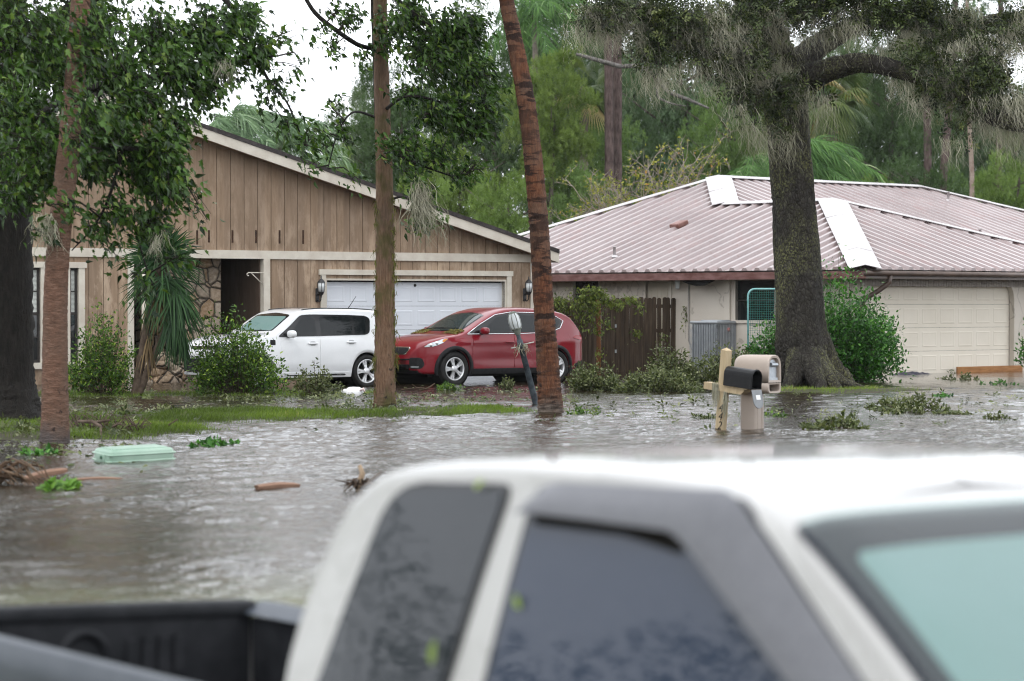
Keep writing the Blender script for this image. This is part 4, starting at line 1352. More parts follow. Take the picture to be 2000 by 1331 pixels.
# --- red crossover
k = NM('red_car_paint')
v = k.coord()
k.base(k.ramp(k.noise(v, 1.2, 3), [(.3, (.20, .002, .010)), (.75, (.155, .0018, .008))])).set(rough=.3, metal=.0, spec=.2, coat=.75, coatr=.02)
k.bump(k.ramp(k.noise(v, 110, 2, .4), [(.60, (0, 0, 0)), (.70, (1, 1, 1))]), .2, .002)
M_RED = k.m
def bulge(x, z):
    b = 0
    for xw in (1.345, -1.325):
        b += .03 * math.exp(-((x - xw) / .42) ** 2 - ((z - .66) / .22) ** 2)
    b += .018 * math.exp(-((z - .92) / .05) ** 2) * (1 if x < 1.2 else max(0, 1 - (x - 1.2) * 3)) - .02 * math.exp(-((z - .55) / .10) ** 2) * math.exp(-(x / .9) ** 2)
    return b
S = Shell(
    ztop=[(-2.24, .80), (-2.22, .95), (-2.15, 1.10), (-2.0, 1.30), (-1.82, 1.47), (-1.6, 1.55), (-1.2, 1.60), (-.6, 1.635), (-.2, 1.625), (.1, 1.57), (.3, 1.50), (1.05, 1.145), (1.15, 1.11), (1.6, 1.04), (1.9, .965), (2.05, .90), (2.15, .80), (2.21, .68), (2.24, .58)],
    plan=[(-2.24, .62), (-2.2, .72), (-2.08, .80), (-1.8, .875), (-1.3, .905), (0, .905), (1.3, .905), (1.7, .87), (1.95, .79), (2.1, .68), (2.19, .55), (2.24, .42)],
    sect=[(.2, .95), (.35, .985), (.6, 1.0), (.85, 1.0), (1.0, .975), (1.1, .945), (1.3, .87), (1.5, .785), (1.65, .73)],
    zbot=[(-2.24, .46), (-2.0, .34), (-1.5, .26), (0, .25), (1.5, .25), (2.0, .26), (2.24, .36)], corner=.085, n=3.2,
    wheels=((1.345, .36), (-1.325, .36)), arch=.405, bulge=bulge)
p = car_origin(884, 755, -.05, 1.345, .82)
kia = thing('parked_car', 'dark red crossover with wet paint and black wheel arch trim', 'car', p, math.pi + TH)
spec = dict(
    doors=[dict(poly=[(.86, .36), (.90, .70), (.86, 1.06), (-.20, 1.07), (-.20, .36)], handle=(-.06, .905)),
           dict(poly=[(-.22, .36), (-.22, 1.07), (-1.10, 1.09), (-1.18, .90), (-.95, .68), (-.88, .36)], handle=(-.98, .93))],
    glasshouse=[(.98, 1.085), (.62, 1.27), (.18, 1.46), (-.25, 1.515), (-.9, 1.50), (-1.45, 1.42), (-1.62, 1.34), (-1.5, 1.20), (-1.2, 1.11)],
    panes=[[(.66, 1.105), (.14, 1.425), (-.14, 1.475), (-.14, 1.10)], [(-.27, 1.105), (-.27, 1.485), (-.9, 1.465), (-1.12, 1.42), (-1.12, 1.12)], [(-1.18, 1.14), (-1.18, 1.41), (-1.45, 1.385), (-1.54, 1.335), (-1.42, 1.21)]],
    chrome=[(1.0, 1.075), (.5, 1.078), (-.4, 1.078), (-1.2, 1.10), (-1.5, 1.19), (-1.63, 1.34), (-1.45, 1.435), (-.9, 1.515), (-.25, 1.53), (.18, 1.475), (.62, 1.285), (1.0, 1.08)],
    mirror=(.66, 1.11), inset=.11, rt=.36, rr=.235, spokes=5, style='double', cup=M_RED)
make_car(kia, S, 4.48, M_RED, .36, spec)
FR = fr_(S, 2.3)
wsf = top_patch(S, [(1.04, -.66), (.34, -.60), (.24, 0), (.34, .60), (1.04, .66), (1.10, 0)], .004, 16, 14, 0, .03).build('windscreen_frame', M_BLACKGL, kia)
top_patch(S, [(1.02, -.63), (.38, -.57), (.28, 0), (.38, .57), (1.02, .63), (1.07, 0)], .010, 14, 12, .0, .03).build('windscreen', M_WSGL, wsf)
a = MB(); a.bbox((.40, 0, 1.42), (.05, .22, .07), .02); a.build('interior_mirror', M_CLAD, wsf)
for y0, y1, bx in ((-.05, .5, .0), (-.55, -.02, .02)):
    a = MB(); a.tube([(1.02 - abs(bx), y0, S.top(1.02, y0) + .03), (.97, (y0 + y1) / 2, S.top(.97, (y0 + y1) / 2) + .024), (.95, y1, S.top(.95, y1) + .022)], .009, 5); a.build('wiper', M_CLAD, wsf)
g_ = patch(FR, [(-.38, .66), (-.46, .78), (-.40, .82), (.40, .82), (.46, .78), (.38, .66)], .012, 10, 20, .015, .03).build('grille_surround', M_CHROME, kia)
g2 = patch(FR, [(-.36, .675), (-.43, .775), (-.38, .805), (.38, .805), (.43, .775), (.36, .675)], .016, 10, 20, .004, .03).build('grille_mesh', M_CLAD, g_)
patch(FR, [(-.46, .30), (-.52, .46), (.52, .46), (.46, .30)], .01, 8, 18, .012, .04).build('lower_grille', M_WELL, kia)
patch(FR, [(-.56, .545), (-.56, .575), (.56, .575), (.56, .545)], .006, 4, 16, .01, .01).build('bumper_slot', M_WELL, kia)
a = MB(); patch(FR, [(-.66, .255), (-.66, .335), (.66, .335), (.66, .255)], .02, 5, 16, .03, .01, a); a.build('bumper_lip', M_CLAD, kia)
for sg in (1, -1):
    sdS = lambda u, v, off, sg=sg: S.side(u, v, sg, off)
    # headlight sweeps back over the wing: seen from above and from the side
    hl = MB()
    def hlf(u, v, off, sg=sg):      # u along the car, v up
        return S.side(u, v, sg, off)
    patch(hlf, [(2.03, .815), (1.93, .89), (1.62, .985), (1.50, .99), (1.64, .90), (1.88, .82)], .010, 12, 14, .014, .02, hl)
    h = hl.build('headlight', M_LENS, kia)
    patch(hlf, [(1.66, .925), (1.62, .978), (1.515, .985), (1.62, .915)], .015, 6, 6, .006, .01).build('indicator', M_AMBER, h)
    for (ux, vz) in ((1.90, .855), (1.78, .895)):
        a = MB(); q = S.side(ux, vz, sg, .004); a.lathe([(.0, .012), (.03, .014), (.036, .0)], 14, 'y', q, M=Matrix.Rotation(-sg * .5, 3, 'Z') @ Matrix.Diagonal((1, sg, 1))); a.build('reflector', M_CHROME, h)
    fg = patch(FR, [(sg * .50, .37), (sg * .50, .60), (sg * .72, .60), (sg * .76, .45), (sg * .70, .36)], .010, 10, 8, .015, .05).build('fog_lamp_housing', M_CLAD, kia)
    patch(FR, [(sg * .54, .395), (sg * .54, .42), (sg * .68, .42), (sg * .68, .395)], .02, 4, 6, .01, .01).build('fog_lamp', M_LENS, fg)
    for xw, zw in S.wheels:
        a = MB(); rows = []
        for i in range(29):
            an = math.pi * (-.14 + 1.28 * i / 28)
            ring = []
            for rr2, of in ((.405, -.03), (.404, .02), (.415, .026), (.468, .022), (.476, .012), (.476, -.02)):
                u, v = xw + rr2 * math.cos(an), max(zw + rr2 * math.sin(an), .22)
                u = min(max(u, -2.2), 2.2)
                q = S.side(u, v, sg, of)
                ring.append(q)
            rows.append(ring)
        a.grid(rows, True); a.build('wheel_arch_trim', M_CLAD, kia)
    sk = MB(); patch(sdS, [(.92, .245), (.92, .36), (-.90, .36), (-.90, .245)], .022, 6, 22, .03, .02, sk); sk.build('sill_cladding', M_CLAD, kia)
    tl = patch(lambda u, v, off, sg=sg: S.side(u, v, sg, off), [(-1.82, .985), (-1.95, 1.04), (-2.12, 1.04), (-2.16, .95), (-2.05, .93)], .012, 8, 8, .015, .02).build('taillight', M_TAIL, kia)
    patch(sdS, [(-1.95, .33), (-1.85, .42), (-2.17, .5), (-2.19, .44)], .012, 6, 8, .015, .02).build('rear_bumper_cladding', M_CLAD, kia)
    rq = MB(); rq.tube([S.side(u, 1.46 if u < .1 else 1.43, sg, .03)[:2] + (S.top(u, S.W(u, 1.5)* .9) + .022,) for u in np.linspace(.0, -1.5, 12)], .014, 6); 
a = MB(); rows = []
for i in range(9):
    y = -.6 + 1.2 * i / 8
    rows.append([(-1.72, y, 1.50 - .05 * (y / .6) ** 2 + .02), (-1.95, y * .97, 1.495 - .05 * (y / .6) ** 2), (-2.05, y * .95, 1.475 - .05 * (y / .6) ** 2), (-1.95, y * .95, 1.455 - .05 * (y / .6) ** 2), (-1.8, y, 1.44 - .05 * (y / .6) ** 2)])
a.grid(rows); a.build('rear_spoiler', M_RED, kia)
patch(lambda u, v, off: S.front(u, v, -1, off, -2.3, -.3), [(-.55, 1.12), (-.48, 1.42), (.48, 1.42), (.55, 1.12)], .008, 10, 14, .01, .05).build('rear_window', M_CARGL, kia)
a = MB()
fin = [(-1.35, 0, S.top(-1.35, 0)), (-1.58, 0, S.top(-1.58, 0)), (-1.56, 0, S.top(-1.58, 0) + .075)]
a.prism([(x_, y_ - .012, z_) for x_, y_, z_ in fin], (0, .024, 0)); a.build('antenna_fin', M_RED, kia)
# leaf litter caught on the bonnet edge
n = 900
u = rng.uniform(1.0, 1.25, n); v_ = rng.choice([-1, 1], n) * rng.uniform(.35, .78, n)
P_ = np.array([(a_, b_, S.top(a_, b_) + .012) for a_, b_ in zip(u, v_)])
o = build_cloud('leaf_litter', leaf_cloud('oval', P_, unit(n) * (1, 1, .3), unit(n) + (0, 0, 1), .045), leafmat('litter', (.12, .09, .03), (.22, .2, .05), .6, .1), kia, world=False)
o['kind'] = 'stuff'

# ------------------------------------------------------------------ pickup in front of the camera
PH = R(52)
ptop = at(1480, 975, 6.3)                     # near A-pillar top
pk_side = Vector((-math.sin(PH), -math.cos(PH), 0))   # the truck's right, towards the camera
HWT = .69
p0 = Vector((ptop.x, ptop.y, 0)) - pk_side * HWT
ZT_ = 1.62
pk_tilt = R(2.0)
Mp = Matrix.Translation((p0.x, p0.y, ptop.z - ZT_)) @ Matrix.Rotation(-PH, 4, 'Z') @ Matrix.Rotation(-pk_tilt, 4, 'Y')
pick = thing('pickup_truck', 'white extended cab pickup truck with grey window visor, close up and blurred', 'pickup truck', M=Mp)
Mpi = Mp.inverted()
M_PWHITE = carpaint('pickup_white', (.37, .365, .355, 1), .25, .8, drops=.12)
M_BED = simple('bed_liner', (.012, .013, .015, 1), (.022, .023, .026, 1), 9, .5, .3, 40)
S = Shell(
    ztop=[(-1.88, .98), (-1.84, 1.2), (-1.74, 1.45), (-1.62, 1.62), (-1.46, 1.69), (-1.0, 1.712), (-.4, 1.70), (-.1, 1.67), (.08, 1.625), (.17, 1.585), (.80, 1.13), (.85, 1.085), (1.6, 1.02), (1.95, .95), (2.05, .8), (2.08, .6)],
    plan=[(-1.88, .80), (-1.7, .82), (-1.4, .835), (0, .84), (1.2, .83), (1.8, .80), (2.0, .74), (2.08, .62)],
    sect=[(.3, .97), (.6, 1.0), (1.0, .99), (1.1, .965), (1.35, .90), (1.62, .82), (1.74, .78)],
    zbot=[(-1.88, .42), (2.08, .42)], corner=.07, n=4.2, wheels=((1.35, .36),), arch=.42)
xs = sorted(set(np.arange(-1.76, 2.0, .06)) | {-1.88, -1.87, -1.85, -1.82, 2.03, 2.06, 2.08} | {1.35 + .42 * math.sin(a * math.pi / 2) for a in np.linspace(-1, 1, 21)} | {.928, 1.772})
S.body(xs).build('cab', M_PWHITE, pick)
def pkside(px, py):
    """(x, z) on the truck's near side glass plane"""
    c = Mpi @ _C; r = Mpi.to_3x3() @ ray(px, py)
    z = 1.3
    for _ in range(12):
        y = -S.pl(-.5) * S.sc(z)
        s_ = (y - c.y) / r.y
        q = c + r * s_; z = q.z
    return q.x, q.z
print('pickup side samples', [(px, py, [round(v, 2) for v in pkside(px, py)]) for px, py in ((760, 960), (1003, 958), (1048, 958), (1480, 975), (625, 1320), (885, 1320), (955, 1320), (1700, 1320))])
M_PGL = glassmat('pickup_side_glass', (.018, .028, .052, 1), .1, .03, .45)
M_PGLQ = glassmat('pickup_quarter_glass', (.016, .020, .026, 1), .1, .03, .45)
M_VISOR = simple('smoked_visor', (.075, .077, .088, 1), (.105, .107, .12, 1), 60, .35)
def zq(x):   # window top edge along the roof
    return interp([(-1.5, 1.55), (-1.35, 1.60), (-.7, 1.625), (-.1, 1.60), (.05, 1.575)])(x)
for sg in (-1, 1):
    sdP = lambda u, v, off, sg=sg: S.side(u, v, sg, off)
    ZB = 1.0
    def low(a_, b_): return a_[0] + (b_[0] - a_[0]) * (a_[1] - ZB) / (a_[1] - b_[1])
    qa, qb = pkside(762, 962), pkside(1003, 958); qc = (low(qb, pkside(885, 1320)), ZB); qd_ = (low(qa, pkside(628, 1320)), ZB)
    zt1 = 1.635
    qw_ = patch(sdP, [(qd_[0] - .02, 1.02), (qa[0] - .01, zt1 - .06), (qa[0] + .09, zt1), (qb[0], zt1 + .005), (qc[0], 1.02)], .006, 20, 12, .012, .05).build('quarter_window_seal', M_BLACKGL, pick)
    patch(sdP, [(qd_[0] + .0, 1.04), (qa[0] + .01, zt1 - .07), (qa[0] + .10, zt1 - .015), (qb[0] - .02, zt1 - .01), (qc[0] - .02, 1.04)], .012, 20, 12, .01, .05).build('quarter_window', M_PGLQ, qw_)
    da, db = pkside(1050, 958)[0], pkside(1470, 975)[0]
    dc, dd = low(pkside(1050, 958), pkside(955, 1320)), low(pkside(1470, 975), pkside(1672, 1322))
    dr_ = patch(sdP, [(dc - .05, .50), (dc - .05, 1.0), (da - .045, zt1 + .035), (db + .03, zt1 + .02), (dd + .05, 1.04), (dd + .12, .5)], .010, 26, 16, .025, .06).build('door', M_PWHITE, pick)
    patch(sdP, [(dc, 1.02), (da, zt1), (db - .02, zt1 - .01), (dd, 1.04)], .014, 20, 16, .01, .05).build('door_window_seal', M_BLACKGL, dr_)
    patch(sdP, [(dc + .025, 1.04), (da + .02, zt1 - .02), (db - .04, zt1 - .03), (dd - .05, 1.05)], .018, 20, 16, .0, .05).build('door_window', M_PGL, dr_)
    patch(sdP, [(da + .03, zt1 - .10), (da + .03, zt1 - .045), (db - .2, zt1 - .05), (db - .19, zt1 - .155), (db - .30, zt1 - .135), (da + .4, zt1 - .115)], .021, 10, 14, 0, .02).build('window_gap_shade', M_DARKROOM, dr_)  # black strip painted in for the interior shadow below the visor
    # rain visor along the top and down the pillar
    top0 = pkside(1045, 1000)[1]
    vz = MB()
    out = [(da - .01, zt1 - .064), (da + .02, zt1 - .005), (da + .10, zt1 + .012), (db - .09, zt1 + .005), (db - .005, zt1 - .03), (dd + .035, 1.02)]
    inn = [(da - .01, zt1 - .068), (da + .10, zt1 - .068), (da + .35, zt1 - .080), (db - .20, zt1 - .095), (db - .12, zt1 - .14), (dd - .135, 1.02)]
    def resample(pl_, n=40):
        P_ = [Vector(p_ + (0,)) for p_ in pl_]; Ls = [0]
        for a_, b_ in zip(P_, P_[1:]): Ls.append(Ls[-1] + (b_ - a_).length)
        r_ = []
        for i in range(n + 1):
            s_ = Ls[-1] * i / n
            j = min(max(k_ for k_ in range(len(Ls)) if Ls[k_] <= s_ + 1e-9), len(P_) - 2)
            r_.append(P_[j].lerp(P_[j + 1], (s_ - Ls[j]) / max(Ls[j + 1] - Ls[j], 1e-6)))
        return r_
    A_, B_ = resample(out), resample(inn)
    rows = []
    for a_, b_ in zip(A_, B_):
        rows.append([S.side(*(a_.lerp(b_, t)[:2]), sg, .02 + .045 * math.sin(min(t * 1.25, 1) * math.pi / 2)) for t in (0, .15, .35, .6, .85, 1)])
    vz.grid(rows); vz.grid([[r_[-1] for r_ in rows], [S.side(b_[0], b_[1], sg, .058) for b_ in B_]])
    vz.build('rain_visor', M_VISOR, dr_)
    hd = MB(); q = S.side(dc + .08, .88, sg, .03); hd.bbox(q, (.2, .03, .05), .014); hd.build('handle', M_CLAD, dr_)
    mr = MB(); q = S.side(dd + .0, 1.06, sg, .14); mr.bbox(q, (.14, .2, .16), .05); mr.tube([S.side(dd, 1.03, sg, 0), q], .03, 8); mr.build('mirror', M_CLAD, dr_)
    for xw in (1.35, -2.95):
        wheel(pick, (xw, sg * .70, .36), sg, .36, .20, .2, 5, M_ALLOY, M_TYRE, 'single')
wsf = top_patch(S, [(.81, -.795), (.18, -.70), (.22, 0), (.18, .70), (.81, .795), (.86, 0)], .006, 18, 16, 0, .03).build('windscreen_frame', simple('frit_band', (.035, .037, .047, 1), (.045, .046, .056, 1), 3, .15), pick)
top_patch(S, [(.80, -.71), (.31, -.635), (.33, 0), (.31, .635), (.80, .71), (.84, 0)], .010, 16, 16, .0, .04).build('teal_panel', M_TEALPANEL, wsf)  # plain teal panel laid under the pickup's windscreen glass
top_patch(S, [(.81, -.785), (.185, -.69), (.225, 0), (.185, .69), (.81, .785), (.86, 0)], .022, 16, 16, .0, .03).build('windscreen', M_CLEAR, wsf)
# cargo bed
XB0, XB1 = -1.94, -4.42
def rz(x, sg):                                # rail height: it sits a little higher at the tail and on the near side
    return (1.10 if sg < 0 else 1.04) - .052 * (x - XB1)
bd = MB()
for sg in (-1, 1):
    bd.prism([(XB1, sg * .72, .45), (XB0, sg * .72, .45), (XB0, sg * .72, rz(XB0, sg) - .06), (XB1, sg * .72, rz(XB1, sg) - .06)], (0, sg * .085, 0))
bd.span((XB1, -.72, .55), (XB0, .72, .60)); bd.span((XB0 - .04, -.72, .6), (XB0, .72, rz(XB0, 1) - .06))
bd.build('cargo_bed', M_PWHITE, pick)
ln = MB()
for sg in (-1, 1):
    ln.prism([(XB1 + .05, sg * .69, .61), (XB0 - .05, sg * .69, .61), (XB0 - .05, sg * .69, rz(XB0, sg) - .05), (XB1 + .05, sg * .69, rz(XB1, sg) - .05)], (0, sg * .028, 0))
ln.span((XB1 + .05, -.69, .605), (XB0 - .05, .69, .625)); ln.span((XB0 - .09, -.69, .62), (XB0 - .042, .69, rz(XB0, 1) - .04))
ln.build('bed_liner', M_BED, pick)
M_RAILC = simple('slate_rail_cap', (.035, .043, .055, 1), (.055, .064, .078, 1), 4, .42, spec=.3)
for sg in (-1, 1):
    rc = MB(); rc.grid([[(x_, sg * (.66 + .152 * min(t / .82, 1)), rz(x_, sg) - .055 + .06 * math.sin(math.pi * min(.12 + .6 * t, .72)) - (.42 * max(0, t - .82) / .18)) for t in (0, .08, .2, .35, .5, .65, .82, .86, .9, 1)] for x_ in np.linspace(XB1, XB0, 9)])
    rc.build('rail_cap', M_RAILC, pick)
rl = math.atan((rz(XB1, -1) - rz(XB1, 1)) / 1.4)
tl_ = MB().span((XB1 - .06, -.72, .56), (XB1, .72, rz(XB1, 1) - .06)).build('tailgate', M_PWHITE, pick)
Mr = Matrix.Rotation(-rl, 3, 'X')
tg = MB(); zc_ = (rz(XB1, -1) + rz(XB1, 1)) / 2
tg.box((XB1 + .015, 0, zc_ - .27), (.03, 1.38, .45), Mr); tg.bbox((XB1 - .02, 0, zc_ - .02), (.13, 1.46, .07), .025, Mr)
for i in range(4):
    tg.box((XB1 + .035, .36 - .07 * i, zc_ - .20), (.02, .045, .14), Mr)
tg.lathe([(.115, .0), (.115, .02), (.085, .02), (.085, 0)], 28, 'z', (XB1 + .03, -.06, zc_ - .19), M=Matrix.Rotation(math.pi / 2, 3, 'Y'))
tg.build('tailgate_liner', M_BED, tl_)
# wet leaves stuck on the truck: each its own little thing
M_WETL = leafmat('wet_leaf', (.16, .24, .035), (.27, .36, .06), .3, .2)
def stuck_leaf(x, z, size, ang, label, top=False):
    o = thing('stuck_leaf', label, 'leaf', M=Mp @ Matrix.Translation(Vector((x, z, S.top(x, z) + .024)) if top else Vector(S.side(x, z, -1, .024))), group='wet leaves stuck on the pickup')
    d = (math.sin(ang), 0, math.cos(ang)) if not top else (math.sin(ang), math.cos(ang), -.3)
    build_cloud('leaf_blade', leaf_cloud('oval', [(0, 0, 0)], [d], [(0, -1, .3) if not top else (.5, 0, .8)], [size]), M_WETL, o, world=False)
for (px, py), sz_, ang, lab in (((856, 1300), .075, .1, 'small green leaf stuck low on pickup quarter window'), ((1030, 1190), .05, -.6, 'tiny green leaf stuck near rear edge of pickup door window'), ((940, 955), .045, .9, 'yellow-green leaf stuck at top edge of pickup quarter window')):
    x_, z_ = pkside(px, py)
    stuck_leaf(x_, z_, sz_, ang, lab)
# ------------------------------------------------------------------ mailboxes, lamp post, floating things
k = NM('raw_pine')
v = k.coord((8, 8, .8))
k.base(k.ramp(k.noise(v, 2.2, 5), [(.3, (.34, .26, .155)), (.7, (.50, .40, .26))])).set(rough=.6)
k.bump(k.noise(k.coord((14, 14, 1)), 4, 4), .25, .006)
M_PINEWOOD = k.m
q = wat(1404, 838)
mb_rz = R(-47)
Mpost = Matrix.Translation((q.x, q.y, -.35)) @ Matrix.Rotation(mb_rz, 4, 'Z') @ Matrix.Rotation(R(5.5), 4, 'Y')
post = thing('mailbox_post', 'raw pine mailbox post with cross arm and black house number', 'post', M=Mpost)
TOPZ = (at(1418, 678, q.y).z + .35)
a = MB(); hw = .052
a.span((-hw, -hw, -.3), (hw, hw, TOPZ - .035)); a.add([(-hw, -hw, TOPZ - .035), (hw, -hw, TOPZ - .035), (hw, hw, TOPZ - .035), (-hw, hw, TOPZ - .035), (0, 0, TOPZ)], [(0, 1, 4), (1, 2, 4), (2, 3, 4), (3, 0, 4)])
a.build('upright', M_PINEWOOD, post)
az = at(1410, 757, q.y).z + .35
a = MB(); a.prism([(-.30, -hw - .012, az - .045), (.36, -hw - .012, az - .045), (.41, -hw - .012, az), (.41, -hw - .012, az + .045), (-.30, -hw - .012, az + .045)], (0, 2 * hw + .024, 0)); a.build('arm', M_PINEWOOD, post)
M_INK = NM('black_paint').base((.008, .008, .009, 1)).set(rough=.5).m
def lettering(txt, size, name, m, parent, M, ext=.0015, shear=0.0):
    cu = bpy.data.curves.new(name, 'FONT'); cu.body = txt; cu.size = size; cu.extrude = ext; cu.align_x = 'CENTER'; cu.align_y = 'CENTER'; cu.shear = shear
    tmp = bpy.data.objects.new(name, cu); col.objects.link(tmp)
    me = bpy.data.meshes.new_from_object(tmp.evaluated_get(bpy.context.evaluated_depsgraph_get()))
    bpy.data.objects.remove(tmp)
    o = bpy.data.objects.new(name, me); col.objects.link(o); me.materials.clear(); me.materials.append(m); o.parent = parent; o.matrix_basis = M
    return o
for ch, py in (('4', 796), ('4', 813), ('2', 831)):
    zz = at(1410, py, q.y).z + .35
    lettering(ch, .16, 'house_number', M_INK, post, Matrix.Translation((.020, -hw - .0025, zz)) @ Matrix.Rotation(math.pi / 2, 4, 'X') @ Matrix.Diagonal((.9, 1, 1, 1)), shear=.25)
# moss draped on the arm
M_MOSS = leafmat('spanish_moss', (.19, .185, .135), (.42, .405, .32), .9, .12, 0.1)
def moss_cloud(anchors, lens, strands=14, spread=.06, wdt=.012, wind=(.12, 0), segs=7, curl=.42):
    """tangled hanging strands below each anchor"""
    Vs = []; Ls = []; Ss = []; Ts = []; off = 0
    for (ax, ay, az_), ln in zip(anchors, lens):
        for s_ in range(strands):
            l_ = ln * random.uniform(.35, 1.0)
            p = np.array([ax, ay, az_]) + np.append(rng.normal(0, spread, 2), rng.normal(0, spread * .6)) if not isinstance(spread, tuple) else np.array([ax, ay, az_]) + rng.normal(0, 1, 3) * spread
            tt = random.random(); an = random.uniform(0, math.pi)
            sd = np.array([math.cos(an), math.sin(an) * .6, 0])
            cur = rng.normal(0, .10, 3)
            for i in range(segs + 1):
                f = i / segs
                ww = wdt * (1 - .75 * f) * (.7 + .6 * random.random())
                Vs += [p - sd * ww, p + sd * ww]; Ts += [tt, tt]
                if i < segs:
                    Ls += [off, off + 1, off + 3, off + 2]; Ss.append(4)
                off += 2
                step = l_ / segs
                cur = cur * .55 + rng.normal(0, curl, 3)
                p = p + np.array([wind[0] + cur[0], wind[1] + cur[1], -1 + .25 * cur[2]]) * step
    return np.array(Vs), np.array(Ls), np.array(Ss), np.array(Ts)
anch = [(Mpost @ Vector((-.10 + random.uniform(-.03, .05), -.075, az + .05)))[:] for _ in range(9)] + [(Mpost @ Vector((.09 + random.uniform(-.03, .02), -.06, az - .05)))[:] for _ in range(5)]
mo = thing('moss_tuft', 'grey-green moss hanging off the pine mailbox post arm', 'moss', anch[0])
build_cloud('strand', moss_cloud(anch, [.40] * 9 + [.46] * 5, 10, .012, .004, (.0, 0), 8, .12), M_MOSS, mo, kind='stuff')

# black metal box with its door hanging open
Mbx = Mpost @ Matrix.Translation((.07, 0, az + .047))
bx = thing('mailbox', 'black metal mailbox with open hanging door on the pine arm', 'mailbox', M=Mbx)
def arch_prof(w_, h, n=12):
    r_ = w_ / 2
    return [(-r_, 0), (r_, 0)] + [(r_ * math.cos(math.pi * i / n), h - r_ + r_ * math.sin(math.pi * i / n)) for i in range(n + 1)]
M_BOXBLK = simple('black_enamel', (.006, .006, .007, 1), (.012, .012, .013, 1), 14, .32, .15, 60, spec=.25)
a = MB(); BL = .50; pr = arch_prof(.19, .25); pi_ = arch_prof(.178, .242)
out = [[(x_, y_, z_) for y_, z_ in pr] for x_ in (0, .012, .03, BL - .03, BL - .026, BL - .012, BL - .008, BL)]
for r_, sc_ in zip(out, (1, 1, 1, 1, 1.035, 1.035, 1, 1)):
    r_[:] = [(p[0], p[1] * sc_, p[2] * sc_) for p in r_]
a.grid(out, False, close=True); a.add(out[0], [tuple(range(len(pr)))])
inn = [[(x_, y_, z_ + .004) for y_, z_ in pi_] for x_ in (BL, .02)]
a.grid(inn, False, close=True); a.add(inn[1], [tuple(range(len(pi_)))])
a.grid([out[-1], inn[0]], False, close=True)
a.build('box', M_BOXBLK, bx)
a = MB(); Md = Matrix.Translation((BL + .005, 0, -.005)) @ Matrix.Rotation(R(180 - 18), 4, 'Y')
pd = [(y_, z_) for y_, z_ in arch_prof(.185, .245)]
a.prism([Md @ Vector((0, y_, z_)) for y_, z_ in pd], Md.to_3x3() @ Vector((.012, 0, 0)))
dr_ = a.build('door', simple('grey_door_inside', (.16, .17, .18, 1), (.2, .21, .22, 1), 8, .4), bx)
a = MB(); a.prism([Md @ Vector((-.002, y_, z_)) for y_, z_ in ((-.035, .07), (.045, .07), (.045, .13), (-.035, .13))], Md.to_3x3() @ Vector((-.001, 0, 0))); a.prism([Md @ Vector((.014, y_, z_)) for y_, z_ in ((-.035, .07), (.045, .07), (.045, .13), (-.035, .13))], Md.to_3x3() @ Vector((.001, 0, 0)))
a.build('white_label', NM('label_white').base((.8, .8, .8, 1)).set(rough=.5).m, dr_)
a = MB(); a.span((.02, -.075, -.018), (.40, .075, 0)); a.build('mounting_board', M_PINEWOOD, bx)

# beige moulded box on its own pedestal
M_BEIGE = simple('beige_plastic', (.34, .28, .235, 1), (.40, .335, .285, 1), 1.6, .45, .08, 60)
qb = wat(1469, 837)
brz = R(-38)
bb = thing('mailbox', 'beige moulded plastic mailbox with grey door on thick pedestal', 'mailbox', (qb.x, qb.y, -.4), brz)
zb0 = at(1480, 768, qb.y).z + .4; zb1 = at(1480, 693, qb.y).z + .4; zs_ = at(1480, 747, qb.y).z + .4
a = MB()
a.bbox((-.0, 0, (zb0 + .02 - .3) / 2 + .0), (.25, .22, zb0 + .3), .035, seg=3)
for yy in (-.055, .055):
    a.bbox((.0, yy, zb0 / 2), (.275, .05, zb0 - .1), .02)
a.build('pedestal', M_BEIGE, bb)
LB, WB = .56, .32
X0, X1 = -.21, -.21 + LB
def ringB(x_, s_, z0, z1, top):
    w_ = WB / 2 * s_
    pts = []
    n = 10
    if top:
        h_ = z1 - z0; zr = z0 + h_ * .42
        pts = [(x_, -w_, z0), (x_, w_, z0)]
        for i in range(n + 1):
            an = math.pi / 2 * i / n
            pts.append((x_, w_ * math.cos(an) ** .7, zr + (z1 - (1 - s_) * .25 - zr) * math.sin(an) ** .7))
        for i in range(n - 1, -1, -1):
            an = math.pi / 2 * i / n
            pts.append((x_, -w_ * math.cos(an) ** .7, zr + (z1 - (1 - s_) * .25 - zr) * math.sin(an) ** .7))
    else:
        zr = z0 + .05; 
        pts = [(x_, w_, z1), (x_, -w_, z1)]
        for i in range(6):
            an = math.pi / 2 * i / 5
            pts.append((x_, -w_ + (.05 - .05 * math.cos(an)), zr - .05 * math.sin(an) + (1 - s_) * .2))
        for i in range(5, -1, -1):
            an = math.pi / 2 * i / 5
            pts.append((x_, w_ - (.05 - .05 * math.cos(an)), zr - .05 * math.sin(an) + (1 - s_) * .2))
    return pts
prof = [(X0, .74), (X0 + .012, .84), (X0 + .04, .93), (X0 + .09, .985), (X0 + .16, 1.0), (X1 - .03, 1.0), (X1 - .008, .985), (X1, .96)]
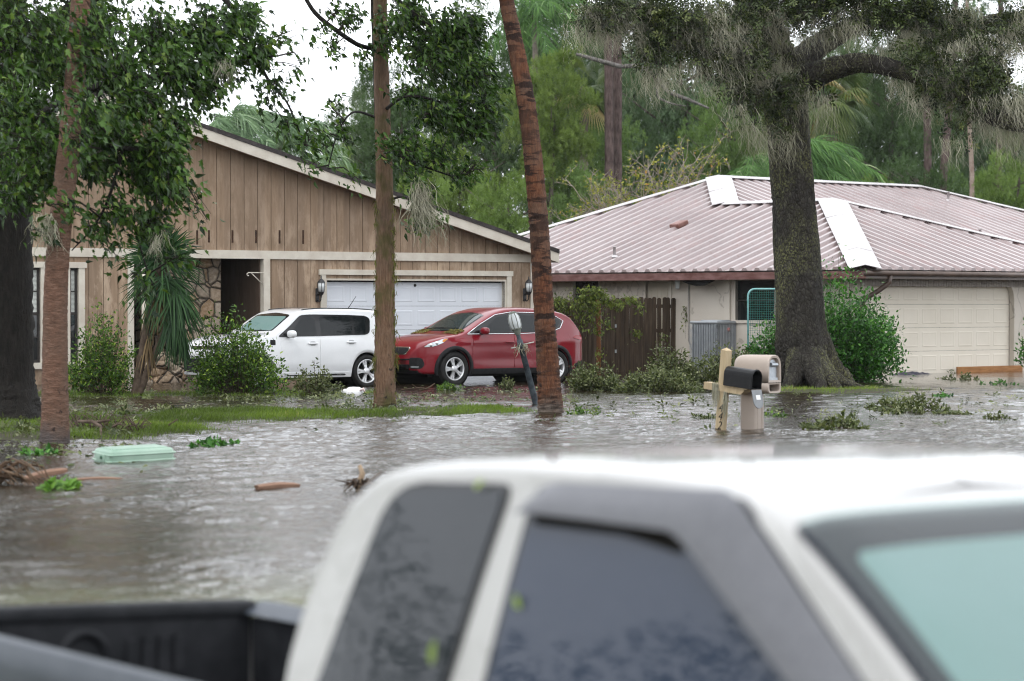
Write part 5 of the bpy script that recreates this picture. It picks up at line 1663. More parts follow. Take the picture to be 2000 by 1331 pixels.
for top, nm in ((True, 'hood'), (False, 'newspaper_bin')):
    rows = [ringB(x_, s_, zs_ + .004 if top else zb0, zb1 if top else zs_ - .004, top) for x_, s_ in prof]
    a = MB(); a.grid(rows, True, close=True); a.add(rows[0], [tuple(range(len(rows[0])))])
    # recessed front
    f0 = rows[-1]; cz = sum(p[2] for p in f0) / len(f0)
    z0_, z1_ = min(p[2] for p in f0), max(p[2] for p in f0)
    cz = (z0_ + z1_) / 2
    def ins(p, s_, sz_, dx): return (p[0] + dx, p[1] * s_, cz + (p[2] - cz) * sz_)
    f1 = [ins(p, .80, .84 if top else .70, -.004) for p in f0]; f2 = [ins(p, .76, .80 if top else .64, -.05 if top else -.3) for p in f0]
    a.grid([f0, f1], False, close=True); a.grid([f1, f2], False, close=True)
    ho = a.build(nm, M_BEIGE, bb)
    a = MB(); a.add(f2, [tuple(range(len(f2)))]); a.build('recess', M_BEIGE if top else M_WELL, ho)
    if top:
        a = MB(); dz0 = z0_ + .04
        pts = [(X1 - .045, y_ * .62 * WB / .19, dz0 + z_ * .86 * (z1_ - z0_ - .05) / .25) for y_, z_ in arch_prof(.19, .25)]
        a.prism(pts, (.008, 0, 0)); a.span((X1 - .04, -.11, dz0 - .02), (X1 - .02, .11, dz0 + .02))
        dd_ = a.build('door', simple('galvanised_door', (.33, .36, .39, 1), (.42, .45, .48, 1), 12, .3, .1, 40, metal=.5), ho)
        a = MB(); rows2 = [[(X1 - .035 + .05 * math.sin(math.pi * t), -.07 + .14 * s2, dz0 + .19 + .03 * math.cos(math.pi * t)) for t in (0, .25, .5, .75, 1)] for s2 in (0, .2, .5, .8, 1)]
        a.grid(rows2); a.build('pull_tab', bpy.data.materials['galvanised_door'], dd_)

# leaning yard lamp
qb = wat(1047, 790); qt = at(1012, 655, qb.y + .1)
ax = (qt - Vector((qb.x, qb.y, 0)))
lp_ = thing('lamp_post', 'dark lamp post leaning beside the leaning palm with ribbed glass head', 'lamp post', (qb.x, qb.y, 0))
M_POLE = simple('flaking_black_paint', (.018, .022, .028, 1), (.07, .085, .095, 1), 9, .5, .3, 30)
a = MB(); u = ax; bs_ = Vector((0, 0, 0)) - u * .3
a.tube([bs_, u * .02, u * .8, u * .805, u * .87, u * .875, u * .93, u * .935, u], [.056, .054, .047, .062, .062, .05, .05, .036, .034], 14)
a.build('pole', M_POLE, lp_)
xr = (Vector((1, .1, .22))).normalized()
a = MB(); a.tube([u * .84 - xr * .17, u * .84 - xr * .02], .010, 6); a.tube([u * .84 + xr * .02 + Vector((0, 0, .02)), u * .84 + xr * .22 + Vector((0, 0, .02))], .010, 6); a.build('ladder_bar', simple('bleached_bar', (.55, .53, .48, 1)), lp_)
zq_ = u.normalized(); rot = Vector((0, 0, 1)).rotation_difference(zq_).to_matrix()
a = MB(); a.lathe([(.034, 0), (.05, .02), (.055, .05), (.075, .09), (.08, .10)], 16, 'z', u, M=rot); cup = a.build('cup', simple('verdigris', (.13, .14, .12, 1), (.2, .21, .18, 1), 20, .6, .2, 40), lp_)
for i in range(8):
    an = 2 * math.pi * i / 8; c_, s_ = math.cos(an), math.sin(an); t_ = Vector((-s_, c_, 0))
    a = MB(); rows = []
    for rr2, z_, hw_ in ((.072, .10, .022), (.092, .16, .030), (.097, .24, .032), (.088, .31, .029), (.062, .36, .02)):
        c2 = Vector((c_ * rr2, s_ * rr2, z_))
        rows.append([u + rot @ (c2 - t_ * hw_), u + rot @ (c2 + Vector((c_, s_, 0)) * .008), u + rot @ (c2 + t_ * hw_)])
    a.grid(rows); a.build('glass_panel', M_LAMPGL, lp_)
a = MB()
for i in range(8):
    an = 2 * math.pi * (i + .5) / 8; c_, s_ = math.cos(an), math.sin(an)
    a.tube([u + rot @ Vector((c_ * r_, s_ * r_, z_)) for r_, z_ in ((.078, .10), (.098, .17), (.103, .24), (.094, .31), (.066, .37))], .006, 5)
a.lathe([(.09, .095), (.09, .11)], 16, 'z', u, M=rot); a.lathe([(.066, .36), (.06, .385), (.03, .40), (0, .402)], 16, 'z', u, M=rot)
a.build('rib', bpy.data.materials['verdigris'], lp_)
bl_ = MB(); bl_.lathe([(.0, .12), (.03, .14), (.035, .22), (.0, .28)], 12, 'z', u, M=rot); bl_.build('bulb', NM('bulb_glass').base((.7, .68, .6, 1)).set(rough=.2).m, lp_)
mo = thing('moss_tuft', 'small yellow-green moss tuft clinging to the leaning lamp post bar', 'moss', tuple(Vector((qb.x, qb.y, 0)) + u * .84))
build_cloud('strand', moss_cloud([tuple(Vector((qb.x, qb.y - .05, .02)) + u * .84 + Vector((random.uniform(-.08, .08), 0, 0))) for _ in range(5)], [.2] * 5, 12, .03, .007, (.05, 0), 5), M_MOSS, mo, kind='stuff')

# floating green tub
qa, qb = wat(190, 904), wat(322, 899)
dv = Vector((qb.x - qa.x, qb.y - qa.y, 0)); LT = dv.length
M_GREENPL = simple('mint_plastic', (.20, .31, .235, 1), (.28, .39, .31, 1), 2.0, .4, .1, 30)
tub = thing('storage_tub', 'pale green plastic tub floating upside down near the left palm', 'tub', (qa.x + dv.x / 2, qa.y + dv.y / 2 + .2, -.03), math.atan2(dv.y, dv.x))
a = MB(); Mt = Matrix.Rotation(R(-1.2), 3, 'Y') @ Matrix.Rotation(R(3), 3, 'X')
HT = .165
a.bbox(Mt @ Vector((0, 0, .065)), (LT * .97, .40, .2), .05, Mt, 4); a.build('shell', M_GREENPL, tub)
a = MB()
for z_ in (.045, .115):
    a.bbox(Mt @ Vector((0, 0, z_)), (LT * .985, .415, .022), .011, Mt)
a.bbox(Mt @ Vector((0, 0, .168)), (LT * .80, .28, .012), .006, Mt)
a.build('ridge', M_GREENPL, tub)
a = MB(); Me = Mt
a.bbox(Mt @ Vector((-LT * .485, 0, .075)), (.03, .2, .10), .015, Mt); e_ = a.build('end_panel', M_GREENPL, tub)
a = MB(); a.lathe([(.018, 0), (.018, -.012), (0, -.012)], 12, 'z', Mt @ Vector((-LT * .502, -.03, .085)), M=Matrix.Rotation(math.pi / 2, 3, 'Y')); a.build('plug', simple('dark_green_plug', (.06, .14, .09, 1)), e_)

# white carrier bag
q = wat(690, 772)
o = thing('plastic_bag', 'crumpled white plastic bag in the water beside white hatchback', 'bag', (q.x, q.y + .15, 0))
a = MB(); rows = []
for i in range(13):
    ph = math.pi * i / 12
    rows.append([(.21 * math.sin(ph) ** .6 * math.cos(th_) * (1 + .14 * math.sin(3 * th_ + i)), .15 * math.sin(ph) ** .6 * math.sin(th_) * (1 + .12 * math.cos(5 * th_)), .0 + .13 * math.cos(ph) + .018 * math.sin(4 * th_ + 2 * i)) for th_ in np.linspace(0, 2 * math.pi, 25)[:-1]])
a.grid(rows, True, close=True); a.build('bag_body', simple('bag_plastic', (.78, .78, .78, 1), (.70, .70, .71, 1), 6, .4, .5, 20), o)
a = MB(); a.tube([(.12, -.1, .08), (.18, -.12, .11), (.21, -.1, .05)], [.02, .03, .01], 8); a.build('knot', simple('bag_pinkish', (.72, .52, .5, 1), (.75, .6, .58, 1)), o)

# drifting planks
M_BARK = simple('wet_bark', (.045, .032, .024, 1), (.10, .07, .05, 1), 7, .8, .8, 30, (1, 1, 1), bdist=.02)
M_REDWOOD = simple('red_brown_wood', (.14, .08, .055, 1), (.24, .145, .10, 1), 4, .6, .3, 18, (1, 6, 6))
def plank(px0, py0, px1, py1, name, label, cat, w_=.09, h=.04, up_=.0):
    a0, a1 = wat(px0, py0), wat(px1, py1)
    d = a1 - a0
    M = Matrix.Translation(a0 + Vector((0, 0, .012))) @ Matrix.Rotation(math.atan2(d.y, d.x), 4, 'Z') @ Matrix.Rotation(-up_, 4, 'Y')
    o = MB()
    L_ = d.length
    rows = []
    for i in range(9):
        t = i / 8; tp_ = (.55 + .45 * math.sin(math.pi * (.12 + .8 * (1 - t)))) * (1 if t < .8 else 1.15 - (t - .8) * 2.2)
        rows.append([(L_ * t + random.uniform(-.01, .01), w_ * .5 * tp_ * sy, h * .5 * tp_ * sz + .01 * math.sin(3 * t)) for sy, sz in ((-1, -1), (1, -1), (1.05, .4), (.6, 1), (-.6, 1), (-1.05, .4))])
    o.grid(rows, False, close=True); o.add(rows[0], [tuple(range(6))]); o.add(rows[-1], [tuple(reversed(range(6)))])
    ob = o.build(name, M_REDWOOD, None); ob.matrix_basis = M
    return tag(ob, label, cat)
plank(502, 955, 582, 951, 'driftwood_plank', 'reddish brown wood piece floating alone in open water', 'driftwood', .11, .055)
plank(46, 938, 132, 935, 'driftwood_plank', 'rust brown stick angled up beside the frond heap', 'driftwood', .10, .06, R(9))
plank(140, 940, 238, 938, 'driftwood_plank', 'thin flat brown bark strip floating right of the frond heap', 'driftwood', .10, .022)
q0, q1 = wat(122, 953), wat(160, 950)
a = MB(); a.tube([q0 + Vector((0, 0, .01)), (q0 + q1) / 2 + Vector((0, 0, .025)), q1 + Vector((0, 0, .01))], [.010, .013, .006], 6); tag(a.build('yellow_stem', simple('yellow_green_stem', (.42, .48, .10, 1)), None), 'bright yellow-green stem floating below green sprig', 'stem')

# dead palm fronds heaped at the water's left edge, uprooted stump
q = wat(15, 948)
o = thing('frond_heap', 'heap of dead brown palm fronds in water at the left', 'frond heap', (q.x, q.y, 0))
a = MB()
for i in range(26):
    x0 = random.uniform(-.35, .05); l_ = random.uniform(.3, .55); hh = random.uniform(.05, .27)
    a.tube([(x0 + t * l_, random.uniform(-.02, .02) + random.uniform(-.25, .2) * t, hh * math.sin(math.pi * min(t * 1.1, 1)) * (1 - .3 * t) + .01) for t in (0, .2, .4, .6, .8, 1)], [.009, .014, .014, .012, .008, .003], 5, flat=.5)
a.build('frond', simple('dead_frond', (.09, .055, .035, 1), (.17, .115, .075, 1), 8, .8), o)
q = wat(708, 958)
o = thing('uprooted_root', 'small twisted tree root with pale stub floating near the pickup', 'root', (q.x, q.y, 0))
a = MB(); a.tube([(-.03, 0, -.05), (-.02, 0, .08), (-.0, .01, .15), (-.025, .0, .22)], [.04, .03, .024, .017], 8, jit=.1); a.build('stub', simple('pale_root', (.24, .17, .11, 1), (.34, .26, .18, 1), 12, .7, .4, 40), o)
a = MB()
for i in range(22):
    an = random.uniform(-.3, math.pi + .3); l_ = random.uniform(.1, .24)
    a.tube([(random.uniform(-.06, .06), random.uniform(-.04, .04), .02), (math.cos(an) * l_ * .5, random.uniform(-.1, .1), .05 + .05 * math.sin(an)), (math.cos(an) * l_, random.uniform(-.15, .1), random.uniform(-.02, .12))], [.014, .01, .004], 5)
a.tube([(.0, 0, .03), (.10, .0, .10), (.17, -.02, .16), (.22, -.02, .15)], [.02, .018, .014, .004], 6)
a.build('rootlet', M_BARK, o)
# ------------------------------------------------------------------ near trees
def px_path(pts, wob=0.0):
    return [at(a, b, Y) + Vector((random.uniform(-wob, wob), random.uniform(-wob, wob), 0)) for a, b, Y in pts]
def smooth_path(P, n):
    """Catmull-Rom through points, with radii as 4th value"""
    P = [np.array(p, float) for p in P]
    P = [2 * P[0] - P[1]] + P + [2 * P[-1] - P[-2]]
    out = []
    for i in range(1, len(P) - 2):
        for k_ in range(n):
            t = k_ / n
            out.append(.5 * ((2 * P[i]) + (-P[i - 1] + P[i + 1]) * t + (2 * P[i - 1] - 5 * P[i] + 4 * P[i + 1] - P[i + 2]) * t * t + (-P[i - 1] + 3 * P[i] - 3 * P[i + 1] + P[i + 2]) * t ** 3))
    out.append(P[-2])
    return out
def trunk_mesh(mb, P4, n=20, ridge=.02, band=0.0, bandlen=.05, seed=0, lobes=None):
    """P4: (x, y, z, r) along the stem; radius noise gives bark relief"""
    rg = np.random.default_rng(seed)
    rows = []
    ph = rg.uniform(0, 6.28, 6)
    acc = 0
    for i, q in enumerate(P4):
        if i: acc += np.linalg.norm(q[:3] - P4[i - 1][:3])
        a = P4[min(i + 1, len(P4) - 1)][:3] - P4[max(i - 1, 0)][:3]
        a = Vector(a).normalized()
        s1 = a.cross(Vector((0, 1, 0.001))).normalized(); s2 = a.cross(s1)
        row = []
        bnd = band * (1 if (acc / bandlen) % 1 < .45 else -.6)
        for k_ in range(n):
            an = 2 * math.pi * k_ / n
            r_ = q[3] * (1 + bnd + ridge * (math.sin(3 * an + ph[0] + acc * .7) * .5 + rg.normal(0, .5)))
            if lobes:
                r_ *= lobes(an, q[2])
            row.append(Vector(q[:3]) + s1 * (r_ * math.cos(an)) + s2 * (r_ * math.sin(an)))
        rows.append(row)
    mb.grid(rows, True, close=True)
    mb.add(rows[-1], [tuple(range(n))], True)

def palm_bark(name, stops, fine, sx, sz, base_h, base_c, moss=None, bands=None):
    k = NM(name)
    v = k.coord()
    c = k.ramp(k.noise(k.coord((sx, sx, sz)), fine, 6, .65), stops)
    gz = k.n('ShaderNodeSeparateXYZ'); k.l(v, gz.inputs[0])
    big = k.ramp(k.noise(k.coord((1, 1, .55)), 1.4, 5, .65), [(.42, (0, 0, 0)), (.62, (1, 1, 1))])
    c = k.mix(k.math('MULTIPLY', big, .55), c, (.115, .088, .068))
    if bands:
        wv_ = k.noise(k.coord((1.1, 1.1, 4.5)), bands[0], 4, .6)
        patch_ = k.ramp(k.noise(v, 1.6, 3), [(.35, (.25, .25, .25)), (.6, (1, 1, 1))])
        c = k.mix(k.math('MULTIPLY', k.ramp(wv_, [(.46, (1, 1, 1)), (.53, (0, 0, 0))]), k.math('MULTIPLY', patch_, bands[1])), c, bands[2])
    if moss:
        mm = k.ramp(k.noise(k.coord((1, 1, .6)), 2.2, 5), [(.50, (0, 0, 0)), (.62, (1, 1, 1))])
        c = k.mix(k.math('MULTIPLY', mm, moss[0]), c, moss[1])
    edge = k.math('ADD', gz.outputs['Z'], k.math('MULTIPLY', k.noise(v, 5, 4), .5))
    bm = k.ramp(edge, [(base_h, (1, 1, 1)), (base_h + .18, (0, 0, 0))])
    spots = k.ramp(k.noise(v, 9, 3), [(.60, (0, 0, 0)), (.66, (1, 1, 1))])
    low = k.ramp(gz.outputs['Z'], [(.5, (1, 1, 1)), (1.0, (.12, .12, .12))])
    c = k.mix(k.math('MULTIPLY', spots, low), c, (.03, .02, .017))
    c = k.mix(bm, c, base_c)
    k.base(c).set(rough=.75)
    k.bump(k.noise(k.coord((sx, sx, sz)), fine * 2, 6), .9, .03)
    return k.m
M_PALM_A = palm_bark('smooth_palm_bark', [(.3, (.085, .046, .031)), (.55, (.165, .092, .062)), (.75, (.25, .16, .12))], 4, 2.5, 9, .30, (.09, .075, .07))
M_PALM_B = palm_bark('mossy_palm_bark', [(.3, (.10, .055, .032)), (.55, (.20, .12, .075)), (.75, (.27, .18, .12))], 7, 6, .8, .05, (.13, .09, .07), moss=(.75, (.075, .075, .022)))
M_PALM_C = palm_bark('banded_palm_bark', [(.3, (.060, .024, .014)), (.55, (.14, .055, .027)), (.75, (.20, .10, .055))], 6, 5, 1.0, .28, (.15, .12, .10), bands=(2.6, .95, (.018, .010, .008)))
M_FAN = leafmat('fan_palm_leaf', (.035, .065, .018), (.13, .17, .05), .4, .25, third=(.30, .24, .10))
def ribbons(items):
    """items: (points Nx3, widths N, side vector, tint)"""
    Vs = []; L_ = []; T_ = []; off = 0
    for P, wd, sd, ti in items:
        P = np.asarray(P, float); wd = np.asarray(wd, float)[:, None]; sd = np.asarray(sd, float)[None, :]
        n = len(P)
        Vs.append(np.stack([P - sd * wd, P + sd * wd], 1).reshape(-1, 3))
        i = np.arange(n - 1) * 2 + off
        L_.append(np.stack([i, i + 1, i + 3, i + 2], 1).ravel()); T_.append(np.full(2 * n, ti)); off += 2 * n
    L_ = np.concatenate(L_)
    return np.concatenate(Vs), L_, np.full(len(L_) // 4, 4), np.concatenate(T_)
def fan_crown(c, n, rad, wind=(.25, 0, -.05), lo=-.7, seed=0):
    rg = np.random.default_rng(seed); it = []
    for i in range(n):
        az = rg.uniform(0, 2 * math.pi); el = rg.uniform(lo, 1.2)
        d = np.array([math.cos(az) * math.cos(el), math.sin(az) * math.cos(el), math.sin(el)])
        d = d + np.array(wind); d /= np.linalg.norm(d)
        hub = np.array(c) + d * rad * .95
        it.append(([c, c + d * rad * .5 + (0, 0, .03), hub], [.03, .02, .012], np.cross(d, (0, 0, 1)) / (np.linalg.norm(np.cross(d, (0, 0, 1))) + 1e-6), rg.uniform(.2, .6)))
        s = np.cross(d, (0, 0, 1)); s /= np.linalg.norm(s) + 1e-6
        u = np.cross(s, d); dead = rg.random() < .12; t0 = rg.random() * .8
        for k_ in range(26):
            a = (k_ - 12.5) / 12.5 * 1.9
            dd = d * math.cos(a) + s * math.sin(a) + u * .18 * math.cos(a * 2)
            ln = rad * (.95 - .2 * abs(a) / 1.9) * rg.uniform(.9, 1.1)
            P = [hub + dd * ln * t + np.array(wind) * ln * .6 * t * t + np.array([0, 0, -1]) * ln * .55 * t ** 3 for t in (0, .3, .6, .85, 1)]
            sd = np.cross(dd, u); sd /= np.linalg.norm(sd) + 1e-6
            it.append((P, [.008, .026, .022, .012, .002], sd, min(1, t0 + .15 * rg.random()) if not dead else 1.0))
    return ribbons(it)
def palm(name, label, pts, base, mat, ridge, band, seed, bandlen=.06):
    P4 = []
    for (a, b, Y, wpx) in pts:
        p = at(a, b, Y); P4.append((p.x, p.y, p.z, wpx / 2 / ppm(Y)))
    o = thing(name, label, 'palm tree', (P4[0][0], P4[0][1], 0), group='bare palm trunks standing in the flooded yard')
    m_ = MB(); sp = smooth_path(P4, 26)
    trunk_mesh(m_, sp, 22, ridge, band, bandlen, seed)
    m_.build('trunk', mat, o, world=True)
    top = np.array(sp[-1][:3])
    build_cloud('crown', fan_crown(top, 16, 1.15, seed=seed), M_FAN, o)
    return o
YL, YM, YR = 31.4, 42.2, 40.2
palm('palm_tree', 'smooth reddish palm trunk in front of the house window, wider than the others', [(106, 880, YL, 60), (107, 862, YL, 59), (107, 800, YL, 54), (107, 700, YL, 50), (109, 560, YL, 47), (117, 450, YL, 45), (133, 300, YL, 43), (147, 150, YL, 40), (158, 0, YL, 38), (170, -220, YL, 36), (176, -420, YL, 34)], None, M_PALM_A, .03, .006, 1, .03)
pm_ = palm('palm_tree', 'mossy upright palm trunk between white car and red car', [(752, 815, YM, 52), (752, 797, YM, 48), (752, 770, YM, 43), (752, 600, YM, 38), (751, 400, YM, 34), (746, 200, YM, 30), (742, 0, YM, 27), (738, -240, YM, 26), (736, -520, YM, 26)], None, M_PALM_B, .07, .012, 2, .05)
palm('palm_tree', 'leaning rust red palm trunk with dark bands in front of red car', [(1077, 830, YR, 58), (1076, 808, YR, 52), (1074, 770, YR, 47), (1069, 690, YR, 43), (1064, 620, YR, 40), (1054, 460, YR, 38), (1045, 350, YR, 37), (1029, 210, YR, 35), (1003, 70, YR, 31), (988, 0, YR, 29), (955, -160, YR, 27), (900, -420, YR, 26)], None, M_PALM_C, .06, .02, 3, .085)
# moss fringe hanging on the mossy trunk
anch = []
for i in range(150):
    py = random.uniform(380, 790); sgn = random.choice((-1, 1)); hwp = np.interp(py, [380, 600, 790], [16.5, 18.5, 22])
    p = at(752 + sgn * hwp * random.uniform(.75, 1.02), py, YM - .05); anch.append(tuple(p))
build_cloud('moss_fringe', moss_cloud(anch, [.12] * len(anch), 7, .025, .007, (.05, 0), 3), leafmat('trunk_moss', (.07, .075, .02), (.17, .17, .05), .9, .1, .1), pm_, kind='stuff')

# --- broad-leaved trees with hanging, lobed leaves
M_MAPLE = leafmat('lobed_leaf', (.0045, .018, .003), (.068, .145, .020), .3, .18, .5, third=(.13, .20, .03))
M_TWIG = simple('dark_twig', (.020, .016, .013, 1), (.045, .038, .032, 1), 6, .8)
k = NM('dark_wet_bark')
c = k.ramp(k.noise(k.coord((3, 3, .9)), 5, 6, .7), [(.3, (.008, .007, .006)), (.6, (.022, .019, .016)), (.8, (.05, .046, .04))])
k.base(c).set(rough=.7); k.bump(k.noise(k.coord((5, 5, 1)), 6, 6), 1.0, .05)
M_DBARK = k.m
def leafy(clusters, limbs, nper, size, kind, wind, tw, droop=.55, jitter=.35, twig_px=True, flat=(1, 1, 1)):
    """clusters: (px, py, rx_px, ry_px, Y, depth_m, count); twigs run from the nearest limb point. returns cloud, MB of twigs"""
    tm = MB(); pos = []; dr = []; nm = []
    LP = np.array([tuple(p) for l_ in limbs for p in l_]) if limbs else None
    for (px, py, rx, ry, Y, dz, cnt) in clusters:
        c = np.array(at(px, py, Y)); s = 1 / ppm(Y)
        rxm, rzm = rx * s, ry * s
        ntw = max(3, int(cnt / nper))
        if LP is not None:
            dd = np.linalg.norm((LP - c) * (1, .5, 1), axis=1); root = LP[int(np.argmin(dd + rng.uniform(0, .25, len(dd))))]
        else:
            root = c + (0, 0, rzm * 1.3)
        for _ in range(ntw):
            v = rng.normal(size=3); v /= np.linalg.norm(v); r_ = rng.random() ** (1 / 2.2)
            tip = c + v * r_ * np.array([rxm, dz, rzm])
            mid0 = root + (tip - root) * .45 + np.array([0, 0, .10 * np.linalg.norm(tip - root)]) + rng.normal(0, .07, 3)
            st = root + (c - root) * rng.uniform(.3, .8) + rng.normal(0, .06, 3)
            pth = []
            for t in np.linspace(0, 1, 7):
                pth.append(st * (1 - t) ** 2 + (mid0 * .4 + (st + tip) * .3) * 2 * t * (1 - t) + tip * t * t)
            if tw: tm.tube(pth, list(np.linspace(tw, tw * .25, 7)), 4, cap=False)
            L_ = np.linalg.norm(tip - st)
            for j in range(nper):
                t = rng.uniform(.35, 1.0); q = pth[int(t * 6)] + rng.normal(0, jitter * .28, 3)
                d = np.array([wind, 0, -droop]) + rng.normal(0, .5, 3) + .25 * v
                pos.append(q); dr.append(d); nm.append(rng.normal(0, .8, 3) + np.array([.1, -.4, .5]))
        if tw and LP is not None:
            tm.tube([root, root + (c - root) * .5 + np.array([0, 0, .05]) + rng.normal(0, .04, 3), c], [tw * 1.6, tw * 1.2, tw * .7], 5, cap=False)
    pos = np.array(pos); n = len(pos); dr = np.array(dr); nm = np.array(nm)
    sz = size * rng.uniform(.55, 1.25, n)
    if kind != 'maple':
        return leaf_cloud(kind, pos, dr, nm, sz), tm
    k_ = rng.random(n) < .45
    return merge_clouds([leaf_cloud('maple', pos[k_], dr[k_], nm[k_], sz[k_]), leaf_cloud('lance', pos[~k_], dr[~k_], nm[~k_], sz[~k_] * .95)]), tm
def limb(mb, pts, n=10, sides=9, ridge=.05, seed=0):
    """pts: (px, py, Y, radius_px)"""
    P4 = []
    for a, b, Y, r_ in pts:
        p = at(a, b, Y); P4.append((p.x, p.y, p.z, r_ / ppm(Y)))
    sp = smooth_path(P4, n); trunk_mesh(mb, sp, sides, ridge, 0, 1, seed)
    return [tuple(q[:3]) for q in sp]
# left tree
YT = 38.0
b0 = wat(15, 822)
tl = thing('broadleaf_tree', 'dark trunked broadleaf tree whose big lobed leaves cover the upper left', 'tree', (b0.x, b0.y, 0))
m_ = MB()
LM = []
lobe = lambda an, z: 1 + max(0, .55 - z) * .45 * (1 + math.cos(3 * an + .5))
P4 = [(at(a, b, YT).x, YT, at(a, b, YT).z, r_ / ppm(YT)) for a, b, r_ in ((18, 840, 72), (16, 800, 60), (14, 740, 54), (12, 640, 54), (8, 500, 56), (4, 350, 58), (0, 200, 58), (-6, 60, 56), (-10, -100, 50))]
P4[0] = (P4[0][0], YT, -.2, P4[0][3])
trunk_mesh(m_, smooth_path(P4, 14), 24, .05, 0, 1, 4, lobe)
LM.append(limb(m_, [(0, 180, YT, 26), (90, 60, 36, 20), (220, -20, 35, 15), (380, -70, 35, 11), (520, -60, 35, 7), (640, -20, 36, 4)], seed=5))
LM.append(limb(m_, [(0, 330, YT, 18), (80, 230, 34, 12), (190, 170, 33, 8), (300, 150, 33, 6), (420, 120, 34, 4), (540, 110, 34, 2)], seed=6))
LM.append(limb(m_, [(10, 60, YT, 30), (60, -120, 37, 22), (160, -260, 36, 15), (320, -300, 35, 10)], seed=7))
LM.append(limb(m_, [(5, 400, YT, 14), (60, 330, 34, 9), (150, 300, 32.5, 6), (240, 290, 32, 5), (330, 300, 32.5, 3)], seed=8))
LM.append(limb(m_, [(380, -70, 35, 9), (470, 40, 34.5, 5), (520, 150, 34.5, 3.2), (560, 200, 34.5, 2.2), (590, 270, 35, 1.5)], seed=9))
LM.append(limb(m_, [(240, 290, 32, 4), (215, 380, 32, 3), (185, 440, 32, 2), (140, 490, 32, 1.2)], seed=10))
LM.append(limb(m_, [(190, 170, 33, 4), (205, 300, 33, 3), (260, 440, 33.2, 2.2), (285, 520, 33.2, 1.6), (300, 560, 33.2, 1)], seed=12))
m_.build('trunk', M_DBARK, tl, world=True)
CL = [(40, 60, 110, 110, 36.5, 1.2, 420), (30, 200, 100, 110, 34.5, 1.2, 420), (130, 110, 100, 110, 34.0, 1.3, 480), (60, 330, 90, 80, 33.5, 1.0, 340), (20, 400, 60, 50, 33, .8, 150),
      (180, 50, 90, 80, 34.5, 1.2, 360), (230, 140, 80, 90, 33.0, 1.0, 380), (280, 60, 80, 80, 34.0, 1.0, 340), (340, 130, 75, 80, 33.2, .9, 360), (390, 50, 80, 70, 34.0, .9, 340),
      (430, 120, 60, 70, 33.5, .8, 260), (470, 40, 60, 50, 34.2, .8, 220), (500, 100, 45, 50, 34, .6, 150), (410, 190, 50, 40, 33.4, .6, 130), (200, 230, 80, 60, 32.0, .8, 260), (290, 210, 70, 50, 32.5, .7, 200),
      (310, 290, 66, 62, 32.2, .7, 330), (330, 370, 52, 60, 32.3, .6, 300), (280, 350, 50, 60, 32.6, .6, 220), (305, 435, 58, 40, 32.3, .5, 160), (235, 410, 40, 50, 32.2, .5, 90), (180, 330, 60, 50, 32.0, .6, 150), (110, 250, 70, 60, 32.0, .7, 230),
      (190, 440, 45, 35, 32.0, .4, 50), (225, 490, 30, 30, 32.2, .3, 22), (258, 545, 14, 22, 33, .2, 12), (270, 580, 28, 24, 33, .2, 16), (405, 430, 26, 22, 32.5, .3, 24), (350, 500, 50, 22, 32.4, .3, 24), (60, 450, 30, 25, 31.0, .3, 24), (20, 290, 50, 60, 31.0, .4, 90), (150, 40, 70, 60, 30.4, .3, 110), (165, 110, 60, 50, 30.5, .3, 90), (140, 190, 60, 50, 30.4, .3, 80), (120, 280, 50, 50, 30.4, .3, 50), (60, 120, 60, 90, 31, .4, 160), (30, 20, 60, 60, 31, .4, 130), (100, 400, 46, 30, 30.9, .2, 40),
      (530, 180, 40, 45, 34.5, .4, 60), (570, 60, 30, 60, 34.8, .4, 22), (560, 240, 26, 40, 34.6, .3, 40), (600, 290, 30, 35, 35, .3, 34), (590, 120, 22, 40, 34.8, .3, 18),
      (100, -90, 200, 90, 35.5, 1.5, 420), (330, -110, 180, 90, 35, 1.5, 360), (550, -80, 130, 60, 35.5, 1.0, 150), (-80, 150, 80, 250, 36, 1.5, 420)]
CL += [(20, 240, 80, 70, 34, .8, 200), (60, 330, 60, 60, 32.6, .6, 120), (150, 300, 60, 50, 32.4, .6, 130), (250, 300, 60, 60, 32.4, .6, 140), (350, 220, 45, 50, 32.8, .5, 120), (240, 210, 60, 50, 32.6, .7, 130), (0, -220, 280, 130, 36, 2.2, 520), (260, -260, 260, 130, 35.5, 2.2, 480), (480, -190, 160, 80, 36, 1.5, 200), (-250, -60, 160, 300, 36, 2, 420), (-200, 330, 120, 160, 35, 1.5, 240), (100, -460, 320, 150, 36, 2.4, 420)]
cl_, tm = leafy([(a, b, c_, d_, e, f, int(g_ * 2.2)) for a, b, c_, d_, e, f, g_ in CL], LM, 10, .105, 'maple', .5, .009, .75)
tm.build('twig', M_TWIG, tl, world=True)['kind'] = 'stuff'
build_cloud('crown', cl_, M_MAPLE, tl)
# upper-left bushier, smaller-leaved growth on the same trunk is its own climbing plant
v0 = at(30, 420, 36.8)
cv = thing('climbing_vine', 'small-leaved vine climbing the dark trunk at the upper left', 'vine', tuple(v0))
cl_, tm = leafy([(20, 60, 70, 80, 36.5, .6, 500), (60, 130, 40, 50, 36.2, .4, 260), (15, 180, 50, 60, 36.4, .5, 300), (20, 330, 46, 60, 36.4, .4, 160)], None, 10, .10, 'oval', .1, .006, .8)
tm.build('stem', M_TWIG, cv, world=True)['kind'] = 'stuff'
build_cloud('leaves', cl_, leafmat('vine_leaf', (.020, .052, .008), (.085, .15, .022), .35, .25), cv)
